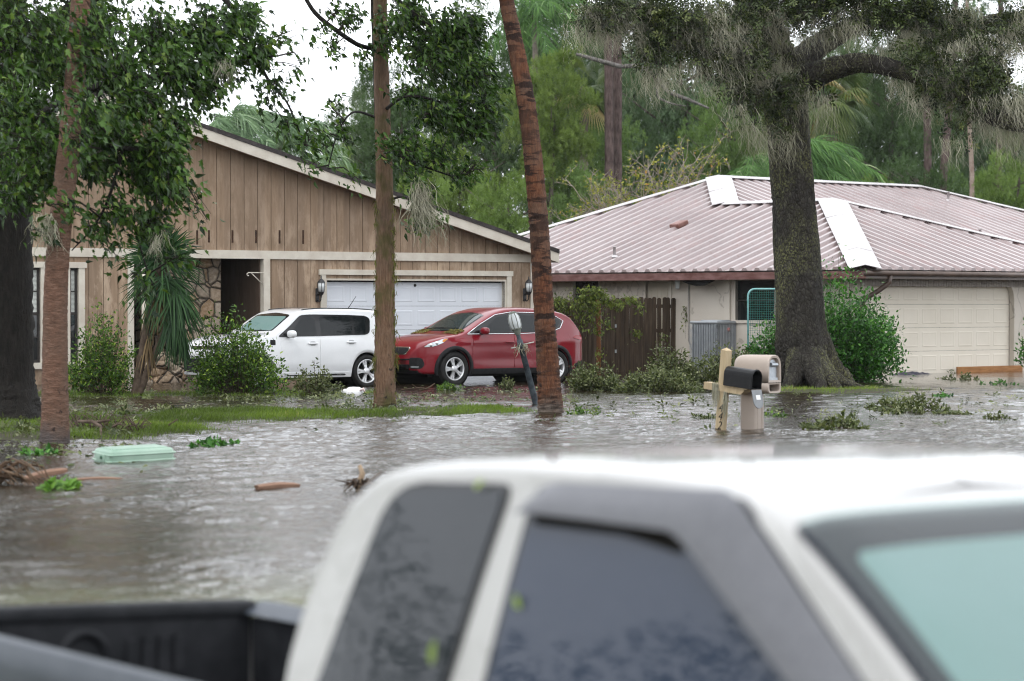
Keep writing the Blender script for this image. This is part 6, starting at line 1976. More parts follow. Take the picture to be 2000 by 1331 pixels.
# second tree: slim stem against the mossy palm, heavy foliage blown to the right
YC = 43.6
b0 = wat(738, 793)
tc = thing('broadleaf_tree', 'slim broadleaf tree leaning on the mossy palm, leaves blown to the right', 'tree', (b0.x, b0.y, 0))
m_ = MB(); LM = []
LM.append(limb(m_, [(744, 800, YC, 5), (745, 600, YC, 5), (742, 420, YC, 5), (737, 250, YC - .6, 5), (733, 120, YC - 1, 5), (728, -40, YC - 1, 6), (725, -260, YC - 1, 7)], 14, 8, .08, 21))
LM.append(limb(m_, [(728, -40, YC - 1, 5), (800, 20, 41, 4), (870, 80, 41, 3), (930, 150, 41, 2)], seed=22))
LM.append(limb(m_, [(736, 230, YC - .6, 4), (790, 190, 41, 3), (860, 200, 41, 2.4), (940, 240, 41, 1.5)], seed=23))
LM.append(limb(m_, [(738, 300, YC - .6, 3.4), (790, 310, 41, 2.6), (840, 330, 41, 2), (900, 350, 41.2, 1.2)], seed=24))
LM.append(limb(m_, [(725, -200, YC - 1, 6), (690, -60, 42, 5), (600, -10, 41.5, 4.5)], seed=25))
LM.append(limb(m_, [(585, -25, 41.5, 3.5), (615, 25, 41.5, 4.2), (660, 62, 41.5, 4.6), (700, 88, 41.8, 4.6), (733, 96, 42.2, 4.4)], seed=26))
LM.append(limb(m_, [(736, 230, YC - .6, 3), (690, 220, 41.5, 2), (660, 260, 41.5, 1.5), (640, 330, 41.5, 1)], seed=27))
LM.append(limb(m_, [(742, 400, YC, 3), (790, 385, 41.5, 2), (825, 420, 41.4, 1.2)], seed=28))
m_.build('trunk', M_DBARK, tc, world=True)
CL = [(800, 40, 70, 70, 41.3, .9, 420), (870, 60, 70, 70, 41, .9, 460), (930, 60, 50, 70, 41, .8, 340), (840, 130, 70, 60, 41, .8, 420), (920, 140, 55, 60, 40.8, .8, 400), (955, 200, 42, 60, 40.9, .6, 320), (880, 210, 60, 50, 41, .7, 360), (810, 110, 45, 60, 41.3, .7, 200),
      (800, 180, 45, 40, 41.2, .5, 110), (930, 260, 40, 36, 41, .5, 130), (830, 250, 45, 30, 41.1, .5, 90), (800, 290, 55, 30, 41, .5, 130), (860, 290, 50, 30, 41, .5, 130), (900, 270, 40, 26, 41, .4, 80), (930, 320, 38, 26, 41, .4, 60), (890, 350, 26, 24, 41.2, .3, 40), (800, 335, 40, 22, 41, .4, 60),
      (825, 380, 36, 30, 41.2, .4, 70), (835, 425, 28, 36, 41.3, .3, 60), (815, 440, 22, 26, 41.3, .3, 34), (765, 270, 40, 30, 41, .4, 70), (770, 60, 40, 60, 41.8, .6, 130), (750, 300, 25, 25, 41, .3, 26),
      (690, 30, 40, 40, 41.7, .5, 60), (650, 90, 24, 30, 41.5, .3, 20), (650, 110, 18, 26, 41.5, .2, 22), (660, 20, 40, 26, 41.6, .4, 36), (700, 130, 24, 34, 41.8, .3, 26), (620, 60, 26, 36, 41.4, .3, 20), (640, 200, 30, 20, 41.5, .3, 26), (660, 245, 32, 22, 41.5, .3, 34), (625, 290, 20, 34, 41.5, .3, 22), (690, 280, 26, 26, 41.6, .3, 22), (610, 250, 26, 26, 41.4, .3, 26), (600, 330, 22, 20, 41.4, .3, 14), (700, 350, 20, 20, 41.6, .2, 8),
      (860, -80, 150, 70, 41.2, 1.0, 320), (700, -80, 110, 50, 41.8, .8, 120)]
cl_, tm = leafy([(a, b, c_, d_, e, f, int(g_ * 1.75)) for a, b, c_, d_, e, f, g_ in CL], LM, 10, .105, 'maple', .65, .009, .75)
tm.build('twig', M_TWIG, tc, world=True)['kind'] = 'stuff'
build_cloud('crown', cl_, M_MAPLE, tc)
def moss_thing(label, px, py, Y, n, ln, spread=.08, wind=(.1, 0), strands=16, w_=.010):
    p = at(px, py, Y)
    o = thing('moss_tuft', label, 'moss', tuple(p))
    build_cloud('strand', moss_cloud([tuple(np.array(p) + rng.normal(0, spread, 3)) for _ in range(n)], [ln * random.uniform(.6, 1) for _ in range(n)], strands, .05, w_, wind, 8), M_MOSS, o, kind='stuff')
moss_thing('long pale moss hanging from slim tree in front of brown fascia', 818, 375, 41.0, 14, .95, .06, (.22, 0), 20, .006)
moss_thing('grey moss tuft hanging over the yucca top', 308, 462, 31.9, 5, .34, .04, (-.1, 0), 12, .004)
moss_thing('grey moss tuft hanging beside the smooth palm trunk', 88, 425, 31.2, 9, .50, .04, (0, 0), 14, .005)
moss_thing('faint grey moss tuft among the high leaves above tan gable', 440, 125, 33.2, 6, .30, .04, (.05, 0), 12, .004)

# --- live oak draped with moss
YO = 53.0
b0 = wat(1590, 757)
oak = thing('live_oak', 'massive live oak with flared roots, draped in grey Spanish moss', 'tree', (b0.x, YO, 0))
k = NM('oak_bark')
vo = k.n('ShaderNodeTexVoronoi', feature='DISTANCE_TO_EDGE'); vo.inputs['Scale'].default_value = 15; k.l(k.coord((1, 1, .55)), vo.inputs['Vector'])
c = k.ramp(k.noise(k.coord((1, 1, .6)), 9, 6, .7), [(.3, (.014, .0125, .0105)), (.6, (.046, .042, .036)), (.8, (.12, .11, .095))])
mm = k.ramp(k.noise(k.coord((1, 1, .7)), 1.1, 5), [(.45, (0, 0, 0)), (.62, (1, 1, 1))])
fl = k.ramp(k.noise(k.coord(), 26, 4), [(.45, (0, 0, 0)), (.6, (1, 1, 1))])
c = k.mix(k.math('MULTIPLY', k.math('MULTIPLY', mm, fl), .85), c, (.16, .165, .07))
gz = k.n('ShaderNodeSeparateXYZ'); k.l(k.coord(), gz.inputs[0])
c = k.mix(k.ramp(vo.outputs['Distance'], [(.0, (1, 1, 1)), (.08, (0, 0, 0))]), c, (.012, .010, .008))
k.base(c).set(rough=.85); k.bump(k.math('ADD', vo.outputs['Distance'], k.math('MULTIPLY', k.noise(k.coord(), 14, 5), .6)), 1.0, .05)
M_OAKB = k.m
m_ = MB(); LM = []
def oak_lobe(an, z):
    f = max(0.0, 1 - (z + .1) / 1.6) ** 2.7
    # roots point right-front, front, left-front, and back
    s = 0
    for c0, w_, amp in ((.30, .22, .7), (-.5, .20, .55), (-1.35, .22, .5), (-2.15, .20, .5), (2.9, .35, .5), (1.5, .6, .5)):
        d = (an - c0 + math.pi) % (2 * math.pi) - math.pi
        s += amp * math.exp(-(d / w_) ** 2)
    return 1 + f * (s * 1.0 - .30) + .05 * math.sin(5 * an + z * 1.2) + .03 * math.sin(9 * an - z)
P4 = []
for py, cx, hw_ in ((785, 1588, 62), (757, 1586, 60), (735, 1580, 56), (705, 1573, 54), (670, 1566, 53), (640, 1563, 49), (560, 1561, 46), (480, 1557, 44), (400, 1553, 41), (350, 1548, 42), (290, 1542, 41), (245, 1538, 41), (190, 1530, 44), (150, 1526, 47), (110, 1528, 42)):
    p = at(cx, py, YO); P4.append((p.x, p.y, p.z, hw_ / ppm(YO)))
# trunk_mesh's angle frame: s1 = dir x +Y, so angle 0 points to -X... mirror it for the roots
trunk_mesh(m_, smooth_path(P4, 9), 48, .025, 0, 1, 31, lambda an, z: oak_lobe(math.pi - an if True else an, z))
L1 = limb(m_, [(1530, 170, YO, 30), (1580, 152, YO - .6, 27), (1640, 131, YO - 1.2, 22), (1690, 124, YO - 1.6, 19), (1760, 138, YO - 2, 17), (1830, 165, YO - 2.2, 15), (1890, 193, YO - 2.4, 15), (1935, 226, YO - 2.6, 17), (2000, 244, YO - 2.8, 15), (2090, 240, YO - 3, 12), (2200, 190, YO - 3.4, 9), (2330, 160, YO - 4, 6), (2450, 170, YO - 4.4, 3)], 12, 14, .06, 32)
L2 = limb(m_, [(1540, 150, YO, 30), (1585, 100, YO + .5, 25), (1632, 70, YO + 1, 21), (1700, 40, YO + 1.5, 16), (1800, 55, YO + 1, 15), (1890, 62, YO - .5, 16), (1950, 44, YO - 1, 18), (2080, 36, YO - 1.5, 16), (2230, -10, YO - 1.8, 11), (2380, -30, YO - 2.4, 6), (2480, -20, YO - 2.6, 3)], 12, 14, .06, 33)
L3 = limb(m_, [(1527, 130, YO, 38), (1500, 50, YO + .3, 30), (1480, -60, YO + .5, 24), (1500, -220, YO, 14)], 12, 14, .06, 34)
L4 = limb(m_, [(1522, 150, YO, 24), (1470, 105, YO - .8, 16), (1410, 70, YO - 1.4, 12), (1330, 40, YO - 2, 9), (1240, 10, YO - 2.4, 7), (1160, 20, YO - 2.6, 4)], 12, 12, .06, 35)
L5 = limb(m_, [(1500, 50, YO, 16), (1420, -20, YO - 1, 12), (1320, -50, YO - 1.6, 9), (1200, -40, YO - 2, 6)], seed=36)
L6 = limb(m_, [(1480, -60, YO, 16), (1580, -40, YO - 1.5, 12), (1700, -30, YO - 2.4, 10), (1850, -40, YO - 2.6, 7), (1980, -90, YO - 3, 3)], seed=37)
for rt in ([(1585, 690, YO - .35, 26), (1612, 730, YO - .5, 22), (1645, 749, YO - .6, 14), (1682, 760, YO - .6, 8), (1712, 768, YO - .6, 4)], [(1560, 690, YO - .55, 24), (1552, 735, YO - .8, 20), (1536, 760, YO - 1.0, 12), (1520, 774, YO - 1.1, 5)],
           [(1575, 690, YO - .6, 24), (1592, 735, YO - .95, 20), (1604, 762, YO - 1.2, 13), (1612, 776, YO - 1.3, 6)], [(1585, 700, YO - .5, 20), (1618, 742, YO - .9, 16), (1640, 764, YO - 1.1, 9), (1660, 776, YO - 1.2, 4)], [(1545, 690, YO - .2, 20), (1525, 735, YO - .2, 15), (1500, 758, YO - .2, 8), (1480, 770, YO - .2, 4)]):
    limb(m_, rt, 8, 12, .07, 38)
LM = [L1[10:], L2[12:], L3[14:], L4[8:], L5[6:], L6[4:]]
oak_tr = m_.build('trunk', M_OAKB, oak, world=True)
CL = [(1200, 30, 70, 45, 50.6, .9, 420), (1280, 40, 80, 70, 50.8, .9, 620), (1260, 110, 45, 45, 50.6, .6, 220), (1350, 60, 80, 80, 51, 1, 700), (1370, 115, 60, 40, 51, .7, 200), (1430, 60, 80, 90, 51.6, 1, 620), (1465, 130, 50, 50, 51.8, .8, 260), (1490, 40, 80, 70, 52.4, 1, 520), (1570, 30, 90, 60, 52, 1, 560), (1650, 5, 90, 36, 51.6, 1, 460),
      (1720, 35, 80, 45, 51.2, .9, 460), (1790, 30, 80, 50, 51.2, .9, 460), (1810, 105, 60, 40, 50.8, .8, 300), (1850, 60, 80, 70, 51.2, .9, 560), (1860, 150, 70, 60, 50.6, .8, 460), (1930, 110, 70, 70, 50.6, .8, 520), (1950, 170, 60, 50, 50.4, .7, 380), (1985, 60, 50, 60, 51, .8, 300), (1990, 210, 40, 30, 50.4, .5, 140), (1900, 210, 40, 24, 50.5, .5, 90),
      (1405, 170, 40, 24, 51.2, .4, 90), (1440, 205, 20, 40, 51.4, .4, 110), (1475, 220, 26, 40, 51.8, .4, 110), (1500, 260, 18, 30, 52, .3, 70), (1525, 190, 40, 40, 52, .4, 170), (1135, 45, 28, 36, 50.4, .4, 110), (1290, 145, 26, 24, 50.6, .3, 70), (1815, 195, 24, 18, 50.6, .3, 40), (1860, 265, 16, 26, 50.4, .3, 36), (1610, 190, 12, 10, 52, .2, 10),
      (2120, 60, 110, 70, 51, 1, 420), (2300, 10, 120, 70, 50.8, 1, 420), (2150, 200, 110, 60, 50, .9, 360), (2330, 160, 110, 60, 49.6, .9, 320),
      (1300, -70, 200, 60, 51, 1.4, 380), (1600, -70, 220, 60, 52, 1.4, 420), (1880, -60, 180, 60, 51, 1.4, 380)]
cl_, tm = leafy([(a, b, c_ * 1.12, d_ * 1.12, e, f, int(g_ * 1.5)) for a, b, c_, d_, e, f, g_ in CL], LM, 14, .165, 'spray', .15, .012, .35, .5)
tm.build('twig', M_TWIG, oak, world=True)['kind'] = 'stuff'
build_cloud('crown', cl_, leafmat('oak_leaf', (.005, .010, .003), (.055, .080, .018), .35, .10, .4, third=(.13, .15, .05)), oak)
anch = []; lens = []
for (px, py, rx, ry, Y, dz, cnt) in CL[:-3]:
    for _ in range(max(1, int(cnt / 95))):
        a_ = random.gauss(0, .5) * rx; b_ = random.uniform(-.6, .7) * ry
        anch.append(tuple(at(px + a_, py + b_, Y - .4 * dz * random.random()))); lens.append(random.uniform(.4, .9))
for l_ in (L1[44:], L2[40:], L4, L4):
    for q_ in l_[4::4]:
        anch.append(tuple(np.array(q_) + rng.normal(0, .05, 3) + (0, .05, -.10))); lens.append(random.uniform(.35, .95))
for i in range(14):                              # beard where the trunk forks
    anch.append(tuple(at(random.uniform(1478, 1545), random.uniform(90, 270), YO - .75))); lens.append(random.uniform(.4, .9))
build_cloud('spanish_moss', moss_cloud(anch, lens, 84, (.16, .06, .05), .0042, (.20, 0), 11, .46), M_MOSS, oak, kind='stuff')

# ------------------------------------------------------------------ yucca, shrubs, fallen branches
M_YUC = leafmat('yucca_leaf', (.006, .022, .008), (.035, .085, .026), .5, .12, .25)
M_YUCD = leafmat('dead_yucca_leaf', (.07, .045, .02), (.20, .14, .07), .8, .1)
yb = wat(268, 772)
YY = yb.y - .2
yu = thing('yucca', 'tall yucca with drooping sword leaves beside the stone porch', 'yucca', (yb.x, yb.y, 0))
m_ = MB()
limb(m_, [(262, 775, YY, 9), (272, 730, YY, 8), (285, 650, YY, 8), (305, 560, YY, 8), (316, 500, YY, 8)], 8, 10, .12, 41); limb(m_, [(270, 775, YY, 7), (292, 715, YY, 7), (325, 640, YY, 7), (345, 590, YY, 7)], 8, 10, .12, 42)
m_.build('trunk', simple('yucca_stem', (.05, .035, .025, 1), (.10, .075, .055, 1), 8, .9, .6, 20), yu, world=True)
def swords(c, n, ln, wmax, lo, hi, bias, droop, seed, tn=None):
    rg = np.random.default_rng(seed); it = []
    for i in range(n):
        az = rg.uniform(0, 2 * math.pi); el = rg.uniform(lo, hi)
        d = np.array([math.cos(az) * math.cos(el), math.sin(az) * math.cos(el) * .8, math.sin(el)]) + np.array(bias); d /= np.linalg.norm(d)
        L_ = ln * rg.uniform(.7, 1.1)
        c0 = np.array(c) + rg.normal(0, .04, 3)
        P = [c0 + d * L_ * t + np.array([0, 0, -1]) * droop * L_ * t * t * rg.uniform(.6, 1.2) for t in (0, .25, .5, .75, 1)]
        sd = np.cross(d, (0, -1, .2)); sd /= np.linalg.norm(sd) + 1e-6
        it.append((P, [wmax * .6, wmax, wmax * .9, wmax * .55, .001], sd, rg.random()))
    return ribbons(it)
cA, cB, cC = at(316, 505, YY), at(338, 585, YY - .1), at(345, 640, YY - .1)
build_cloud('leaves', merge_clouds([swords(cA, 260, .86, .017, -.6, 1.2, (0, -.1, .1), .25, 51), swords(at(322, 545, YY), 90, .8, .016, -1.1, .4, (.2, -.3, -.3), .45, 52), swords(at(345, 572, YY - .2), 70, .75, .016, -1.3, .1, (.35, -.3, -.7), .5, 57), swords(at(338, 612, YY - .15), 70, .72, .015, -1.3, -.2, (.15, -.3, -.9), .4, 58), swords(at(352, 640, YY - .1), 60, .6, .015, -1.4, -.3, (.1, -.2, -1.1), .35, 53), swords(at(300, 540, YY), 70, .7, .015, -.9, .1, (-.3, 0, -.1), .3, 54)]), M_YUC, yu)
build_cloud('dead_leaves', merge_clouds([swords(at(308, 560, YY), 40, .75, .016, -1.4, -.7, (0, 0, -.6), .3, 55), swords(at(290, 660, YY), 24, .6, .014, -1.4, -.7, (0, 0, -.6), .3, 56)]), M_YUCD, yu)

M_SHRUB = leafmat('shrub_leaf', (.010, .035, .006), (.10, .19, .022), .4, .25, .35, third=(.26, .36, .05))
M_SHRUB2 = leafmat('glossy_shrub_leaf', (.010, .05, .008), (.065, .20, .026), .35, .22, .4, third=(.13, .30, .05))
M_OLIVE = leafmat('fallen_leaf', (.030, .045, .012), (.115, .135, .045), .45, .15, .4, third=(.24, .25, .14))
M_SPRIG = leafmat('fresh_sprig_leaf', (.05, .13, .018), (.14, .27, .04), .4, .25)
M_STEM = simple('shrub_stem', (.05, .038, .026, 1), (.10, .08, .055, 1), 9, .85)
def shrub(name, label, cat, px0, px1, py0, pyb, Y, nst, nleaf, size, mat, group=None, depth=.45, upright=.7, fill=.25, kind='oval', lean=0.0, stem_r=.007, hk=1.0):
    c = at((px0 + px1) / 2, pyb, Y); s = 1 / ppm(Y)
    W_, H_ = (px1 - px0) * s, (pyb - py0) * s * hk
    o = thing(name, label, cat, (c.x, c.y, max(c.z, -.05)), group=group)
    m_ = MB(); pos = []; dr = []; nm = []
    for i in range(nst):
        u = random.uniform(-1, 1); v_ = random.uniform(-1, 1) * depth * 2
        hgt = H_ * (1 - abs(u) ** 2.4 * (1 - upright * .5)) * random.uniform(.35, 1.12) * (1 - .35 * abs(v_)) * (.72 + .5 * float(vnoise(np.array([u * 2.6 + px0 * .37]), np.array([v_ + px1 * .11]), 1, 6)[0]))
        tip = np.array([u * W_ * .5 + lean * hgt, v_ * W_ * .5, hgt])
        st = np.array([u * W_ * .12, v_ * W_ * .12, -.05])
        md = st * .5 + tip * .5 + np.array([u * W_ * .10, 0, .05 * H_]) + rng.normal(0, .03 * W_, 3)
        pth = [st * (1 - t) ** 2 + md * 2 * t * (1 - t) + tip * t * t for t in np.linspace(0, 1, 6)]
        m_.tube(pth, list(np.linspace(stem_r, stem_r * .35, 6)), 4, cap=False)
        k_ = max(1, nleaf // nst)
        for j in range(k_):
            t = fill + (1 - fill) * random.random() ** .7
            q = (st * (1 - t) ** 2 + md * 2 * t * (1 - t) + tip * t * t) + rng.normal(0, .055 * min(W_, H_) + .012, 3)
            if q[2] < .0: q[2] = abs(q[2]) * .5 + .005
            pos.append(q); dr.append((tip - st) / np.linalg.norm(tip - st) * .5 + rng.normal(0, .7, 3)); nm.append(rng.normal(0, .6, 3) + (0, -.3, .8))
    m_.build('stem', M_STEM, o)['kind'] = 'stuff'
    build_cloud('leaves', leaf_cloud(kind, pos, dr, nm, size * rng.uniform(.6, 1.2, len(pos))), mat, o, world=False)
    return o
shrub('shrub', 'rounded light-tipped shrub hiding the white car bonnet', 'shrub', 384, 552, 586, 772, 48.6, 130, 7000, .075, M_SHRUB, upright=.6)
shrub('shrub', 'upright leafy shrub below the house window beside smooth palm', 'shrub', 132, 262, 604, 776, 48.2, 80, 4200, .075, M_SHRUB, upright=.9)
shrub('shrub', 'low sparse olive shrub before the white car doors', 'shrub', 568, 662, 708, 772, 47.6, 40, 900, .07, M_OLIVE)
shrub('shrub', 'big glossy dark shrub against pale wall right of oak trunk', 'shrub', 1560, 1756, 545, 752, 56.6, 170, 13000, .10, M_SHRUB2, upright=1.2, fill=.12)
shrub('shrub', 'glossy green shrub showing at the left edge of oak trunk before teal net', 'shrub', 1458, 1545, 596, 745, 57.6, 60, 2600, .09, M_SHRUB2, upright=1.0)
shrub('shrub', 'green leaves poking in at the right wall edge past the garage', 'shrub', 1988, 2040, 585, 720, 58.5, 30, 700, .09, M_SHRUB2)
GF = 'storm-felled branches heaped by the fence and driveway'
shrub('fallen_branch', 'olive branch heap lying right behind the red car wheel', 'fallen branch', 1112, 1212, 700, 768, 50.8, 60, 2400, .075, M_OLIVE, GF, upright=.9)
shrub('fallen_branch', 'low wide branch heap spread at the foot of the fence gate', 'fallen branch', 1196, 1372, 716, 772, 50.2, 80, 3600, .075, M_OLIVE, GF, upright=.5)
shrub('fallen_branch', 'tall hump of felled branches at the fence end', 'fallen branch', 1268, 1352, 664, 765, 52.5, 60, 2400, .075, M_OLIVE, GF, upright=.9)
shrub('fallen_branch', 'branch heap in front of the grey air conditioner behind mailboxes', 'fallen branch', 1338, 1476, 672, 768, 52.0, 80, 3400, .075, M_OLIVE, GF, upright=.8)
shrub('fallen_branch', 'small mossy tuft under the red car sill', 'fallen branch', 976, 1004, 728, 760, 51.2, 20, 400, .05, M_OLIVE, GF)
shrub('fallen_branch', 'small leafy sprig at the red car front tyre', 'fallen branch', 856, 904, 742, 764, 51.0, 20, 380, .06, M_SHRUB, GF)
GW = 'leafy branches adrift on the flood water'
for (a, b, t_, y_, n_, sz_, mt, lab) in (
    (1562, 1694, 786, 838, 1000, .085, M_OLIVE, 'leafy olive branch adrift nearest the beige mailbox on its right'),
    (1696, 1866, 748, 806, 1900, .085, M_OLIVE, 'largest drifting branch, right of the oak roots'),
    (1838, 1908, 700, 744, 420, .08, M_OLIVE, 'broken branch propped up in front of cream garage board'),
    (1920, 1976, 794, 822, 420, .06, M_OLIVE, 'pale mossy twig adrift alone at the right'),
    (1488, 1534, 796, 816, 240, .07, M_SHRUB, 'small green sprig drifting just right of beige pedestal'),
    (1096, 1186, 786, 810, 420, .075, M_SHRUB, 'flat green sprig drifting right of the leaning palm base'),
    (1345, 1402, 798, 818, 260, .07, M_OLIVE, 'sparse twig drifting just left of the pine post'),
    (376, 464, 846, 872, 420, .085, M_SHRUB2, 'dark green sprig drifting right of green tub'),
    (92, 142, 912, 958, 300, .095, M_SPRIG, 'bright fresh green sprig caught on rust brown stick'),
    (40, 106, 858, 892, 200, .085, M_SHRUB2, 'leafy sprig drifting in front of smooth palm base'),
    (1908, 1990, 732, 754, 240, .075, M_SHRUB2, 'dark leaf cluster drifting before right end of the garage'),
    (1820, 1862, 762, 778, 200, .075, M_SHRUB2, 'dark leafy twig drifting past tip of largest branch'),
    (830, 890, 782, 806, 260, .07, M_SHRUB, 'thin green sprig drifting between the two far palms'),
    (440, 520, 762, 784, 420, .07, M_OLIVE, 'broken olive twigs below the white car shrub'),
    (960, 1040, 786, 800, 220, .07, M_SHRUB, 'scattered sprig drifting left of the leaning lamp base'),
    (620, 700, 775, 798, 260, .07, M_OLIVE, 'broken twig lying under the white bag')):
    Y_ = wat((a + b) / 2, y_ - 3).y
    shrub('drifting_branch', lab, 'branch', a, b, t_, y_, Y_, 10 + n_ // 40, int(n_ * .7), sz_ * .95, mt, GW, depth=1.25, upright=.0, fill=.45, stem_r=.009, hk=.55)
# bare dead twigs behind the left palm
q = wat(190, 848)
o = thing('dead_twig_pile', 'bare brown twig pile on the grass beside the smooth palm', 'twigs', (q.x, q.y, 0))
m_ = MB()
for i in range(70):
    x0, y0 = random.uniform(-.55, .55), random.uniform(-.3, .3); an = random.uniform(0, 2 * math.pi); l_ = random.uniform(.12, .42)
    m_.tube([(x0, y0, random.uniform(0, .1)), (x0 + math.cos(an) * l_ * .5, y0 + math.sin(an) * .3 * l_, random.uniform(.05, .26)), (x0 + math.cos(an) * l_, y0 + math.sin(an) * .4 * l_, random.uniform(.0, .38) * (1 - abs(x0)))], [.010, .007, .003], 5)
m_.tube([(-.25, -.1, .16), (-.02, -.3, .17), (.12, -.5, .12), (.16, -.75, .06), (.20, -1.0, -.02)], [.022, .024, .02, .017, .013], 7, jit=.08)
m_.tube([(.0, -.34, .16), (.22, -.42, .19)], [.02, .014], 6)
m_.build('twig', simple('dead_twig', (.06, .042, .032, 1), (.15, .11, .085, 1), 8, .85), o)
for (px, py, L_, lab) in ((300, 842, .55, 'broken grey stick lying at the grass edge nearest the tub'), (815, 765, .6, 'thin bare stick in the driveway water left of the red car')):
    q = wat(px, py); o = thing('fallen_stick', lab, 'stick', (q.x, q.y, 0)); m_ = MB()
    m_.tube([(-L_ * .5, 0, .03), (0, .05, .06), (L_ * .3, 0, .05), (L_ * .55, .05, .15)], [.012, .02, .018, .008], 6, jit=.1); m_.tube([(0, .05, .06), (-.1, .0, .14)], [.012, .004], 5); m_.build('wood', M_BARK, o)

# ivy on the fence
q = at(1170, 590, 63.8)
iv = thing('ivy', 'yellow-green ivy trailing over the top of the board fence', 'ivy', tuple(q))
CL = [(1150, 582, 44, 14, 63.9, .12, 420), (1165, 574, 26, 8, 63.9, .1, 260), (1140, 600, 40, 16, 63.9, .05, 160), (1150, 640, 34, 40, 63.9, .03, 110), (1090, 600, 16, 20, 63.8, .05, 80), (1200, 596, 30, 10, 64.2, .05, 120), (1110, 610, 30, 40, 63.8, .04, 130), (1180, 640, 20, 40, 64.0, .04, 60), (1180, 592, 22, 14, 64.3, .1, 110), (1100, 592, 24, 8, 64.0, .1, 60), (1160, 610, 20, 24, 64.1, .06, 70), (1130, 625, 14, 30, 64.0, .05, 50), (1225, 590, 20, 9, 64.8, .08, 80), (1246, 605, 10, 24, 64.9, .06, 50), (1245, 658, 8, 16, 65.0, .05, 50), (1168, 655, 10, 24, 64.2, .05, 30), (1340, 630, 6, 40, 65.8, .06, 70), (1125, 650, 10, 16, 64, .05, 24), (1175, 695, 12, 10, 64.2, .05, 24)]
cl_, tm = leafy(CL, None, 6, .085, 'maple', .05, .005, .6, .2)
tm.build('vine_stem', M_STEM, iv, world=True)['kind'] = 'stuff'
build_cloud('leaves', cl_, leafmat('ivy_leaf', (.045, .075, .014), (.18, .22, .045), .4, .25), iv)

# drifting leaf scraps
Pp = []
for _ in range(2600):
    px, py = random.choice(((random.uniform(130, 900), random.gauss(790, 13)), (random.uniform(560, 1130), random.gauss(782, 12)), (random.uniform(1050, 1990), random.gauss(790, 22)), (random.uniform(0, 300), random.gauss(880, 14)), (random.uniform(780, 1120), random.gauss(770, 8)), (random.uniform(380, 760), random.gauss(775, 5))))
    if py < 752: continue
    p = wat(px, py)
    if vnoise(np.array([p.x]), np.array([p.y]), .9, 17)[0] < .46: continue
    Pp.append((p.x, p.y, max(ground_h(np.array([p.x]), np.array([p.y]))[0], 0) + .012))
Pp = np.array(Pp); n = len(Pp)
Ps = []
while len(Ps) < 950:
    px, py = random.choice(((random.uniform(130, 860), random.gauss(806, 16)), (random.uniform(520, 1130), random.gauss(778, 11)), (random.uniform(1050, 1990), random.gauss(786, 20)), (random.uniform(0, 260), random.gauss(850, 16)), (random.uniform(250, 720), random.gauss(772, 5))))
    if py < 758: continue
    p = wat(px, py)
    if vnoise(np.array([p.x]), np.array([p.y]), 1.1, 23)[0] < .52: continue
    Ps.append((p.x, p.y, max(ground_h(np.array([p.x]), np.array([p.y]))[0], 0) + .01))
Ps = np.array(Ps); n = len(Ps)
build_cloud('storm_litter', leaf_cloud('spray', Ps, rng.normal(size=(n, 3)) * (1, 1, .3) + (0, 0, .12), rng.normal(0, .4, (n, 3)) + (0, -.3, 1), rng.uniform(.07, .19, n)), M_OLIVE, kind='stuff')
Pp = np.array(Pp); n = len(Pp)
g = build_cloud('floating_leaves', leaf_cloud('oval', Pp, rng.normal(size=(n, 3)) * (1, 1, .25), rng.normal(0, .25, (n, 3)) + (0, -.2, 1), rng.uniform(.04, .11, n)), M_OLIVE, kind='stuff')
# ------------------------------------------------------------------ wood behind the houses
M_WOOD = leafmat('woodland_leaf', (.35, .42, .25), (1.0, 1.0, 1.0), .5, .25, .3)
def unit_crown(seed, ncl=70, per=130, flat=.85, leaf=.060, spread=.24):
    rg = np.random.default_rng(seed)
    P = []; D = []; N = []; T = []
    for i in range(ncl):
        v = rg.normal(size=3); v /= np.linalg.norm(v); r = rg.random() ** .42
        c = v * r * np.array([.86, .86, .9 * flat]) * rg.uniform(.82, 1.12)
        cr = spread * rg.uniform(.55, 1.15); t0 = rg.uniform(-.2, .2)
        u = rg.normal(size=(per, 3)); u /= np.linalg.norm(u, axis=1, keepdims=True)
        u[:, 2] = np.where(rg.random(per) < .62, np.abs(u[:, 2]), u[:, 2])
        rr_ = cr * rg.random(per)[:, None] ** .4
        P.append(c + u * rr_ * np.array([1.15, 1.15, .75])); D.append(u + rg.normal(0, .5, (per, 3)) + v * .3); N.append(rg.normal(0, .5, (per, 3)) + u * .6 + (0, 0, .6))
        T.append(np.clip(rg.random(per) * .6 + .25 + t0, 0, 1))
    P = np.concatenate(P)
    return leaf_cloud('spray', P, np.concatenate(D), np.concatenate(N), leaf * rg.uniform(.7, 1.25, len(P)), np.concatenate(T))
CROWNS = []
for sd, kw in ((1, {}), (2, dict(ncl=90, per=110, spread=.19)), (3, dict(ncl=55, per=150, spread=.27)), (4, dict(ncl=80, per=90, spread=.17, leaf=.055)), (5, dict(ncl=34, per=110, spread=.2, leaf=.055))):
    V, l_, s_, t_ = unit_crown(sd, **kw)
    CROWNS.append(np_mesh('leafy_crown', V, l_, s_, tint=t_, mats=[M_WOOD]))
M_WBARK = simple('woodland_bark', (.05, .04, .032, 1), (.12, .10, .085, 1), 5, .9, .5, 12)
